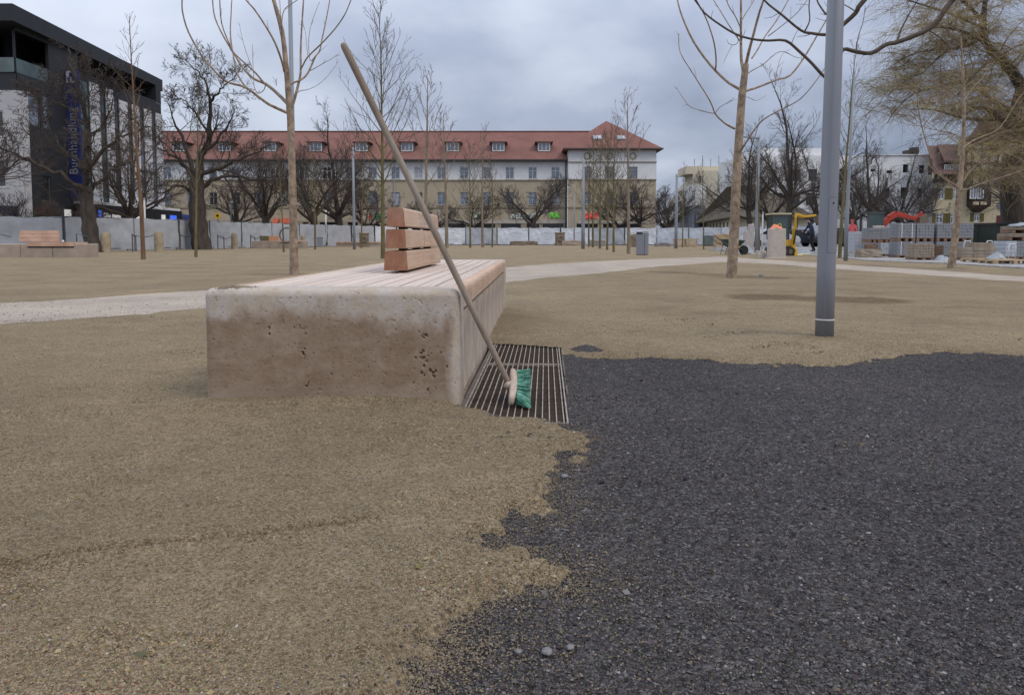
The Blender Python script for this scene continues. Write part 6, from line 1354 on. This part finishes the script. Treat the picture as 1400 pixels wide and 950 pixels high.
mb = MB(); mb.tube([(-.05, 0, 0), (-.06, 0, .10), (-.03, 0, .15), (.03, 0, .15), (.05, 0, .10), (.05, 0, 0)], .016, 8); o = mb.build('clamp_handle', m_yellow, smooth=True); o.location = (b.x+.10, b.y, 1.035); tag(o, 'yellow loop handle of a tool on top of the granite slab', 'tool')
# wheelbarrow
b = B(1001, 31); r = thing('wheelbarrow', 'wheelbarrow with a dark green tray left of the right young tree', 'wheelbarrow', b, rad(15)); mb = MB()
mb.add([(-.22, -.2, .36), (.22, -.2, .36), (.22, .2, .36), (-.22, .2, .36), (-.42, -.32, .66), (.42, -.32, .60), (.42, .32, .60), (-.42, .32, .66)], [(0,3,2,1), (0,1,5,4), (1,2,6,5), (2,3,7,6), (3,0,4,7)]); o = mb.build('tray', M('tray_green', (.05, .085, .075)), r); q = o.modifiers.new('s', 'SOLIDIFY'); q.thickness = .015
mb = MB()
for s_ in (-1, 1): mb.tube([(-1.0, s_*.28, .82), (-.5, s_*.26, .48), (.2, s_*.16, .30), (.5, s_*.05, .2)], .020, 6); mb.tube([(-.30, s_*.24, .42), (-.42, s_*.25, 0), (-.2, s_*.25, .0), (-.1, s_*.2, .36)], .018, 6)
mb.build('frame', m_fpost, r); mb = MB(); mb.tube([(.55, -.05, .2), (.55, .05, .2)], .2, 16); mb.build('wheel', m_tyre, r)
# pallets
m_pal = M('pallet_wood', (.40, .29, .18), .9, .25, 3, .1); m_pal2 = M('pallet_wood_dark', (.20, .13, .09), .9, .3)
def pallet(name_l, loc, rz=0, w=1.15, d=.8, m=m_pal, tilt=0):
    r = thing('wooden_pallet', name_l, 'pallet', loc, rz)
    for k in range(6): mb = MB(); y = -d/2+d*(k+.5)/6; mb.box(-w/2, w/2, y-d*.062, y+d*.062, .118, .14); mb.build('deck_board', m, r)
    mb = MB()
    for x in (-w/2+.05, 0, w/2-.05):
        for y in (-d/2+.05, 0, d/2-.05): mb.box(x-.05, x+.05, y-.05, y+.05, .022, .1)
        mb.box(x-.05, x+.05, -d/2, d/2, .1, .118)
    mb.build('blocks', m, r); mb = MB()
    for y in (-d/2+.05, 0, d/2-.05): mb.box(-w/2, w/2, y-.05, y+.05, 0, .022)
    mb.build('skids', m, r)
    r.rotation_euler.x = tilt; return r
r1 = pallet('empty wooden pallet on the ground at the right, left one of two', B(1349, 20.6), rad(6), 1.0); r2 = pallet('empty wooden pallet at the right, slightly nearer than its neighbour', B(1376, 19.4), rad(-4), 1.05)
for i, px in enumerate((929, 944)):
    q = pallet('upright wooden pallet leaning on the white fence, the %s of two' % ('left one', 'right one')[i], B(px, 61), 0, 1.1, 1.35, m_pal); q.rotation_euler = (rad(84), 0, 0)
m_pave = M('grey_paving_stone', (.215, .22, .235), .9, .12, 6, .3, 40, .004); m_pave_l = M('pale_strapped_stone', (.40, .42, .46), .8, .1, 4, .2); m_rubble = M('sand_coloured_setts', (.27, .22, .17), .95, .25, 5, .5)
STC = {}
def stone_stack(label, loc, w, d, h, rows, cols, m=m_pave, group=None, rz=0, foil=False, seed=0, cat='stone stack', pal=True):
    r = thing('paving_stack', label, cat, loc, rz, group); key = (round(w/cols, 3), round(h/rows, 3), round(d, 2), m.name)
    z0 = .12 if pal else 0; rr = random.Random(seed)
    if key not in STC:
        mb = MB(); a, c = w/cols, h/rows; mb.box(-a/2+.003, a/2-.003, -d/2, d/2, .003, c-.003); STC[key] = mb.mesh('paving_stone', m)
    for j in range(rows):
        for i in range(cols):
            o = link('paving_stone', STC[key], r); o.location = (-w/2+w/cols*(i+.5), rr.uniform(-.008, .008), z0+h/rows*j)
    if pal:
        mb = MB(); mb.box(-w/2, w/2, -d/2, d/2, .095, .12)
        for x in (-w/2+.05, 0, w/2-.05): mb.box(x-.05, x+.05, -d/2+.005, d/2-.005, 0, .095)
        mb.build('pallet', m_pal2, r)
    if foil:
        mb = MB()
        for x in (-.3, .3): mb.box(w*x-.012, w*x+.012, -d/2-.012, d/2+.012, z0, z0+h+.006)
        mb.build('strap', m_fasc, r)
    return r
YS = 25.5
for i, px in enumerate((1232, 1257, 1284.5, 1310)):
    b = B(px, YS); nm = ('left end', 'second from the left', 'third from the left', 'right end')[i]
    stone_stack('lower pallet of grey paving stones in the tall double row, %s' % nm, b, .595, .6, .47, 5, 6, group='grey paving stone stacks', seed=i, foil=i == 0)
    stone_stack('upper pallet of grey paving stones in the tall double row, %s' % nm, (b.x+.01, b.y, .60), .595, .6, .50, 5, 6, group='grey paving stone stacks', seed=i+9, foil=i == 0)
for i, px in enumerate((1190, 1206)):
    b = B(px, 27.5); stone_stack('lower stack of paving stones left of the tall double row, %s one' % ('left', 'right')[i], b, .44, .6, .42, 4, 4, m_pave_l if i else m_pave, 'small grey stacks', seed=i+20); stone_stack('upper stack of paving stones left of the tall double row, %s one' % ('left', 'right')[i], (b.x, b.y, .55), .44, .6, .42, 4, 4, m_pave, 'small grey stacks', seed=i+30)
stone_stack('pale blue-white wrapped stack behind the heap of setts, farthest left of the paving stones', B(1172, 28.5), .5, .6, .85, 6, 3, m_pave_l, seed=41)
stone_stack('sand coloured setts in a crate before the tall double row of grey stones', B(1257, 22.8), .62, .5, .42, 5, 7, m_rubble, seed=50); stone_stack('short brown side of setts right beside the crate of sand coloured setts', B(1276, 23.2), .35, .5, .36, 4, 4, M('brown_setts', (.13, .085, .06), .95, .3, 5, .4), seed=51)
stone_stack('long low stack of grey-beige kerb stones behind the right young tree', B(1330, 22.6), 1.05, .6, .30, 3, 3, m_rubble, seed=52); stone_stack('second layer of beige kerb stones piled on the low stack', B(1338, 22.8)+Vector((0, 0, .42)), .62, .5, .15, 2, 2, m_rubble, seed=53, pal=False)
b = B(1373, 23.5); stone_stack('pale blue wrapped stone pallet near the right edge', b, .35, .6, .50, 4, 2, m_pave_l, seed=54); stone_stack('dark grey stone pallet at the right edge, beside the pale blue one', B(1391, 23.5), .50, .6, .50, 5, 4, m_pave, seed=55); stone_stack('grey stone pallet cut by the right edge of the picture', B(1412, 23.5), .45, .6, .50, 5, 4, m_pave, seed=59)
stone_stack('flat stack of slabs on a pallet on top of the stones at the right edge', B(1390, 23.5)+Vector((0, 0, .64)), .95, .6, .10, 2, 2, m_rubble, seed=56); stone_stack('topmost flat pallet of pale slabs at the right edge', B(1392, 23.5)+Vector((0, 0, .87)), .85, .6, .10, 2, 2, m_rubble, seed=57)
cloth('crumpled white foil on top of the slabs at the right edge', (B(1388, 23.5).x, 23.4, 1.09), .7, .5, .09, m_white_f, 5, 'foil', 'white_foil')
cloth('crumpled white sack between the setts and the right young tree', B(1288, 22.4), .5, .4, .18, m_white_f, 6, 'sack', 'white_sack'); cloth('white bag lying on the pallets at the right', B(1362, 20.0)+Vector((0, 0, .145)), .5, .4, .13, m_white_f, 7, 'bag', 'white_bag')
for i, (px, Yd, w, h) in enumerate(((1100, 33, .8, .18), (1120, 31, .9, .14), (1166, 27, .5, .22), (985, 40, 1.0, .25), (1020, 33, .7, .28))):
    cloth('white crumpled foil heap ' + ('near the dark figure\'s feet', 'beside the tall lamp post at ground level', 'left of the small grey stacks', 'left of the wheelbarrow by the fence', 'between the right young tree and the lamp post with an arm')[i], B(px, Yd), w, .8, h, m_white_f if i in (0, 4) else m_foot, 10+i, 'foil', 'foil_heap')
cloth('pale yellow mat on the ground at the foot of the yellow excavator', G(1103, 349), .95, .5, .05, m_yel_p, 31, 'mat', 'yellow_mat')
rough('heap of brown rubble stones left of the grey stacks', 1187, 25.6, .75, .32, .5, m_rubble, 9, 'rubble', 'rubble_heap'); rough('grey boulder at the foot of the lamp post with an arm', 1040, 27, .30, .25, .3, m_slab, 11); rough('small pale block beside the grey boulder left of the granite slab', 1044, 25.5, .18, .2, .2, m_slab, 12); 
rough('reddish brown rubble on top of the rubble heap', 1190, 25.9, .35, .2, .3, m_pal2, 13, 'rubble', 'rubble_heap').location.z = .30
for i, (px, h) in enumerate(((1030, 1.5), (1024, 1.1))): rough('pale brown stone pillar behind the young tree, the %s of two' % ('taller', 'shorter')[i], px-4, 42, .28, h, .3, m_slab, 20+i, 'pillar', 'stone_pillar')
rough('stack of brownish crates behind the wheelbarrow', 989, 44, 1.0, .95, .8, m_pal, 30, 'crate', 'crate_stack')
rough('pale stone block upon the rubble left of the tall double row of grey stones', 1200, 29, .35, .20, .3, m_slab, 33).location.z = 1.0
def hoop(label, px, Yd, w, h, z0=0):
    b = B(px, Yd); mb = MB(); mb.tube([(-w/2, 0, 0), (-w/2, 0, h*.85), (-w*.35, 0, h), (w*.35, 0, h), (w/2, 0, h*.85), (w/2, 0, 0)], .018, 6); o = mb.build('steel_hoop', m_fasc, smooth=True); o.location = (b.x, b.y, z0); tag(o, label, 'hoop')
hoop('pale steel hoop left of the low kerb stones', 1322, 23.6, .22, .62); hoop('pale steel hoop above the kerb stones at the right', 1352, 23.4, .20, .62); hoop('pale steel hoop before the dark grey pallet at the right edge', 1383, 22.8, .22, .52)
# dark hoarding
m_hoard = M('dark_green_hoarding', (.016, .022, .016), .8, .5, 1.2, .3, 5, .02)
r = thing('hoarding', 'black and dark green hoarding behind the paving stones at the right', 'fence', B(1240, 34)); a, c = B(1236, 40), B(1398, 33); d = (c-a); n = 9; U_ = d.normalized(); N_ = Vector((U_.y, -U_.x, 0)); fh2 = Fr(a, U_, N_); L_ = d.length
for i in range(n): mb = MB(); fh2.box(mb, L_*i/n+.01, L_*(i+1)/n-.01, -.03, .0+.02*(i % 2), 0, 1.36); mb.build('panel', m_hoard, r, world=True)
mb = MB(); fh2.box(mb, 0, L_, -.08, .06, 1.365, 1.43); mb.build('top_rail', m_black, r, world=True)
# yellow excavator
b = B(1072, 29.5); r = thing('excavator', 'yellow excavator with a green-tinted cab behind the granite slab', 'excavator', b, 0)
def bx(parent, name, m, *args, bev=.02): mb = MB(); [mb.box(*a) for a in args]; return mb.build(name, m, parent, bevel=bev)
bx(r, 'body', m_yellow, (-.50, .42, -.1, 1.1, .42, .70)); bx(r, 'engine_cover', m_yellow, (-.48, -.10, .5, 1.2, .702, .95))
for y in (-.35, .9):
    mb = MB(); pr = [(-.6, .2), (-.5, .04), (-.3, 0), (.25, 0), (.42, .06), (.48, .2), (.4, .36), (.2, .4), (-.4, .4), (-.55, .34)]; mb.prism([(x, z_) for x, z_ in pr], y, y+.35, 'y'); o = mb.build('track', m_tyre, r, bevel=.01)
    mb = MB()
    for x in (-.35, -.05, .25): mb.tube([(x, y-.01, .19), (x, y+.0, .19)], .11, 10)
    mb.build('track_roller', m_rust, o)
o = bx(r, 'cab', m_gutter, (-.62, -.56, -.05, 0, .72, 1.78), (.22, .28, -.05, 0, .72, 1.78), (-.62, -.56, .8, .86, .72, 1.78), (.22, .28, .8, .86, .72, 1.78), (-.62, .28, -.05, .86, .70, .78), bev=0)
bx(o, 'cab_glass', g_green, (-.555, .215, -.03, -.02, .79, 1.76), (-.60, -.59, .01, .79, .79, 1.76), (.25, .26, .01, .79, .79, 1.76), (-.555, .215, .82, .83, .79, 1.76), bev=0); bx(r, 'cab_roof', M('cab_roof_cream', (.42, .38, .27)), (-.70, .36, -.1, .9, 1.785, 1.86))
mb = MB(); mb.beam((.50, -.15, .30), (.56, -.2, 1.85), .11, .13); mb.beam((.40, -.15, .35), (.42, -.15, 1.2), .05, .06); mb.build('boom', m_yellow, r, bevel=.01); mb = MB(); mb.beam((.56, -.2, 1.82), (.95, -.22, 1.72), .10, .10); mb.beam((.95, -.22, 1.70), (1.62, -.25, 1.76), .08, .09); mb.beam((.6, -.2, 1.68), (1.0, -.2, 1.66), .04, .05); mb.build('stick', m_yellow, r, bevel=.01)
mb = MB(); mb.tube([(.58, -.33, 1.2), (.60, -.3, 1.7)], .03, 8); mb.tube([(.42, -.3, .5), (.55, -.3, 1.15)], .045, 8); mb.build('hydraulic_ram', m_black, r); mb = MB(); mb.prism([(1.60, 1.78), (1.86, 1.74), (1.92, 1.50), (1.78, 1.36), (1.62, 1.45)], -.42, -.05, 'y'); mb.build('bucket', m_rust, r)
mb = MB(); mb.prism([(.45, .02), (.60, .02), (.60, .30), (.50, .32)], -.4, 1.3, 'y'); mb.build('blade', m_yellow, r)
r.location.x -= .03; r.scale = (.74, .8, .92)
# red excavator
m_red = M('machine_red', (.34, .040, .022), .5, .12, 2, .05); b = B(1205, 33); r = thing('excavator', 'red excavator whose arm rises behind the grey paving stones', 'excavator', b, 0); sc = .033
def q(px, py): return ((px-1205)*sc, 0, H+(326-py)*sc)
mb = MB()
for a, c, w_ in (((1202, 313), (1213, 299), .24), ((1213, 299), (1223, 292.5), .26), ((1223, 292.5), (1238, 296.5), .22), ((1238, 296.5), (1252, 299.5), .17)): mb.beam(q(*a), q(*c), .18, w_)
mb.build('boom', m_red, r, bevel=.02); mb = MB(); mb.beam(q(1249, 299), q(1259, 291.5), .14, .15); mb.build('stick', m_red, r); mb = MB(); mb.tube([q(1221, 289.5), q(1240, 290)], .045, 8); mb.tube([q(1240, 290), q(1256, 291)], .03, 8); mb.tube([q(1214, 305), q(1222, 299)], .05, 8); mb.build('hydraulic_ram', m_black, r)
a0, a1, a2, a3, a4 = q(1252, 297), q(1262, 294), q(1264, 303), q(1258, 309), q(1252, 305); mb = MB(); mb.prism([(v[0], v[2]) for v in (a0, a1, a2, a3, a4)], -.25, .25, 'y'); mb.build('bucket', m_rust, r)
bx(r, 'body', m_red, (-.9, .5, -.6, .8, .5, 1.0)); bx(r, 'track', m_tyre, (-.95, .6, -.75, -.4, 0, .48), (-.95, .6, .55, .9, 0, .48)); o = bx(r, 'cab', m_gutter, (-.95, -.88, -.6, -.53, 1.0, 1.80), (-.3, -.23, -.6, -.53, 1.0, 1.80), (-.95, -.88, .1, .17, 1.0, 1.80), (-.3, -.23, .1, .17, 1.0, 1.80), (-.98, -.2, -.65, .2, 1.80, 1.86), bev=0); bx(o, 'cab_glass', g_green, (-.875, -.305, -.59, -.57, 1.0, 1.795), bev=0)
# cars behind
def car(label, b, m, rz=0, s=1.0):
    r = thing('parked_car', label, 'car', b, rz); mb = MB()
    pr = [(-2.05, .35), (-2.1, .62), (-1.95, .85), (-1.35, .95), (-.75, 1.38), (.55, 1.42), (1.25, 1.02), (2.0, .86), (2.12, .6), (2.08, .32)]
    mb.prism(pr, -.82, .82, 'y'); mb.build('body', m, r, bevel=.08, segs=3)
    mb = MB(); mb.prism([(-1.2, .98), (-.72, 1.32), (.5, 1.36), (1.1, 1.02)], -.835, .835, 'y'); mb.build('side_window', g_dark, r)
    for x in (-1.3, 1.3):
        for s_ in (-1, 1):
            mb = MB(); mb.tube([(x, s_*.66, .32), (x, s_*.86, .32)], .32, 16); o = mb.build('wheel', m_tyre, r); mb = MB(); mb.tube([(x, s_*.861, .32), (x, s_*.875, .32)], .19, 12); mb.build('rim', m_frame_g, o)
    for s_ in (-1, 1): mb = MB(); mb.box(2.0, 2.13, s_*.62-.16, s_*.62+.16, .62, .76); mb.build('headlight', m_fasc, r)
    r.scale = (s, s, s); return r
car('silver car parked behind the granite slab and the yellow excavator', B(1052, 56), M('silver_paint', (.42, .43, .45), .3, .03, 1, 0, spec=.6), rad(185)); car('dark blue car behind the yellow arm of the excavator', B(1086, 60), M('blue_black_paint', (.03, .035, .05), .3, .05, 1, 0, spec=.6), rad(4)); car('dark car partly hidden by the tall lamp post at the yard', B(1142, 58), M('black_paint', (.02, .02, .022), .3, .05, 1, 0, spec=.6), rad(10))
r = thing('site_barrier', 'grey-green low cabinet before the fence, left of the wheelbarrow', 'cabinet', B(970, 62)); bx(r, 'body', M('cabinet_grey', (.14, .17, .17)), (-.55, .55, -.2, .2, .05, .95)); bx(r, 'door', M('cabinet_grey', (.14, .17, .17)), (-.45, .45, -.23, -.202, .15, .85))
# ================================================================ PEOPLE
def person(label, loc, rz, J, mats, hair=None, extra=None):
    """one skinned body; J maps joint -> (position, radius)"""
    links_ = [('pel','spine'),('spine','chest'),('chest','neck'),('neck','head'),('head','crown'),('chest','shL'),('shL','elL'),('elL','haL'),('chest','shR'),('shR','elR'),('elR','haR'),('pel','hiL'),('hiL','knL'),('knL','anL'),('anL','toL'),('pel','hiR'),('hiR','knR'),('knR','anR'),('anR','toR')]
    names = list(J); me = bpy.data.meshes.new('body'); V = [J[n][0] for n in names]; E = [(names.index(a), names.index(b)) for a, b in links_]
    for hn in ('haL', 'haR'):              # five fingers each
        h0 = Vector(J[hn][0]); e0 = Vector(J['el'+hn[-1]][0]); d = (h0-e0).normalized(); sd = d.cross(Vector((0, 1, .3))).normalized(); wr = names.index(hn)
        V.append(h0+d*.07); pm = len(V)-1; E.append((wr, pm))
        for k in range(4):
            V.append(h0+d*.10+sd*(k-1.5)*.02); V.append(h0+d*(.165-.012*abs(k-1.3))+sd*(k-1.5)*.024+Vector((0, -.015, -.01))); E += [(pm, len(V)-2), (len(V)-2, len(V)-1)]
        V.append(h0+d*.05-sd*.05); V.append(h0+d*.09-sd*.065); E += [(wr, len(V)-2), (len(V)-2, len(V)-1)]
    me.from_pydata([tuple(v) for v in V], E, []); o = bpy.data.objects.new('tmp', me); COL.objects.link(o)
    sk = o.modifiers.new('skin', 'SKIN'); ss = o.modifiers.new('sub', 'SUBSURF'); ss.levels = 1; ss.render_levels = 1
    for i, v in enumerate(me.skin_vertices[0].data):
        rr_ = J[names[i]][1] if i < len(names) else .012
        v.radius = (rr_, rr_) if isinstance(rr_, float) else rr_
        if i == names.index('pel'): v.use_root = True
    dg = bpy.context.evaluated_depsgraph_get(); ev = o.evaluated_get(dg); m2 = bpy.data.meshes.new_from_object(ev); bpy.data.objects.remove(o)
    r = thing('person', label, 'person', loc, rz)
    m2.materials.clear()
    for m in mats: m2.materials.append(m)      # skin, top, trousers, shoes
    hd = Vector(J['head'][0]); pz = J['pel'][0][2]
    for p in m2.polygons:
        c = p.center; near_h = min((c-Vector(J[h_][0])).length for h_ in ('haL', 'haR'))
        p.material_index = 0 if (c.z > J['neck'][0][2]+.03 or near_h < .06) else (3 if c.z < .10 else (2 if c.z < pz-.02 else 1)); p.use_smooth = True
        if near_h < .2 and c.z < pz and p.material_index == 2 and near_h < .12: p.material_index = 0
    link('body', m2, r)
    bm = bmesh.new(); bmesh.ops.create_uvsphere(bm, u_segments=14, v_segments=10, radius=.112); me3 = bpy.data.meshes.new('hair'); 
    bmesh.ops.delete(bm, geom=[v for v in bm.verts if v.co.z < -.02 and v.co.x < .05], context='VERTS'); bm.to_mesh(me3); bm.free(); me3.materials.append(hair or m_black); h_ = link('hair', me3, r); h_.location = hd+Vector((.012, 0, .05))
    mb = MB(); f_ = Vector((-1, 0, 0)); mb.tube([hd+Vector((-.085, 0, .035)), hd+Vector((-.118, 0, .0))], [.010, .014], 6); mb.build('nose', mats[0], r)
    for s_ in (-1, 1): mb = MB(); mb.tube([hd+Vector((-.088, s_*.035, .045)), hd+Vector((-.100, s_*.035, .045))], .011, 6); mb.build('eye', m_black, r); mb = MB(); mb.tube([hd+Vector((.0, s_*.085, .0)), hd+Vector((.0, s_*.10, .04))], .018, 6); mb.build('ear', mats[0], r)
    mb = MB(); mb.tube([hd+Vector((-.095, -.025, -.035)), hd+Vector((-.095, .025, -.035))], .007, 5); mb.build('mouth', M('lip', (.35, .12, .10)), r); return r
m_skin = M('skin', (.45, .28, .21), .6, .05, 3, 0); m_navy = M('dark_blue_jacket', (.016, .022, .050), .8, .2); m_blk = M('black_trousers', (.010, .010, .013), .9, .2)
J1 = dict(pel=((0, 0, .92), (.15, .12)), spine=((-.02, 0, 1.10), (.14, .11)), chest=((-.10, 0, 1.36), (.16, .12)), neck=((-.19, 0, 1.50), .055), head=((-.25, 0, 1.60), .085), crown=((-.27, 0, 1.70), .07), shL=((-.12, -.19, 1.38), .062), elL=((-.20, -.26, 1.12), .048), haL=((-.40, -.20, 1.00), .032), shR=((-.12, .19, 1.38), .062), elR=((-.24, .25, 1.14), .048), haR=((-.46, .16, 1.05), .032),
     hiL=((0, -.10, .88), .095), knL=((-.10, -.12, .50), .068), anL=((.02, -.12, .09), .045), toL=((-.16, -.13, .04), .038), hiR=((0, .10, .88), .095), knR=((.02, .13, .48), .068), anR=((.22, .13, .09), .045), toR=((.06, .14, .04), .038))
pb = B(1110, 37.5); person('person in dark blue jacket and black trousers bending forward beside the lamp post', pb, 0, J1, [m_skin, m_navy, m_blk, m_black], M('dark_hair', (.02, .015, .012)))
J2 = {k: ((v[0][0]*.3, v[0][1], v[0][2]) , v[1]) for k, v in J1.items()}; J2['haL'] = ((-.18, -.28, .86), .032); J2['haR'] = ((-.16, .28, .86), .032)
pb = B(1165, 41); person('person in a salmon red work jacket behind the stone stacks', pb, rad(40), J2, [m_skin, M('salmon_work_jacket', (.62, .12, .12)), m_blk, m_black], M('helmet_red', (.45, .08, .07)))
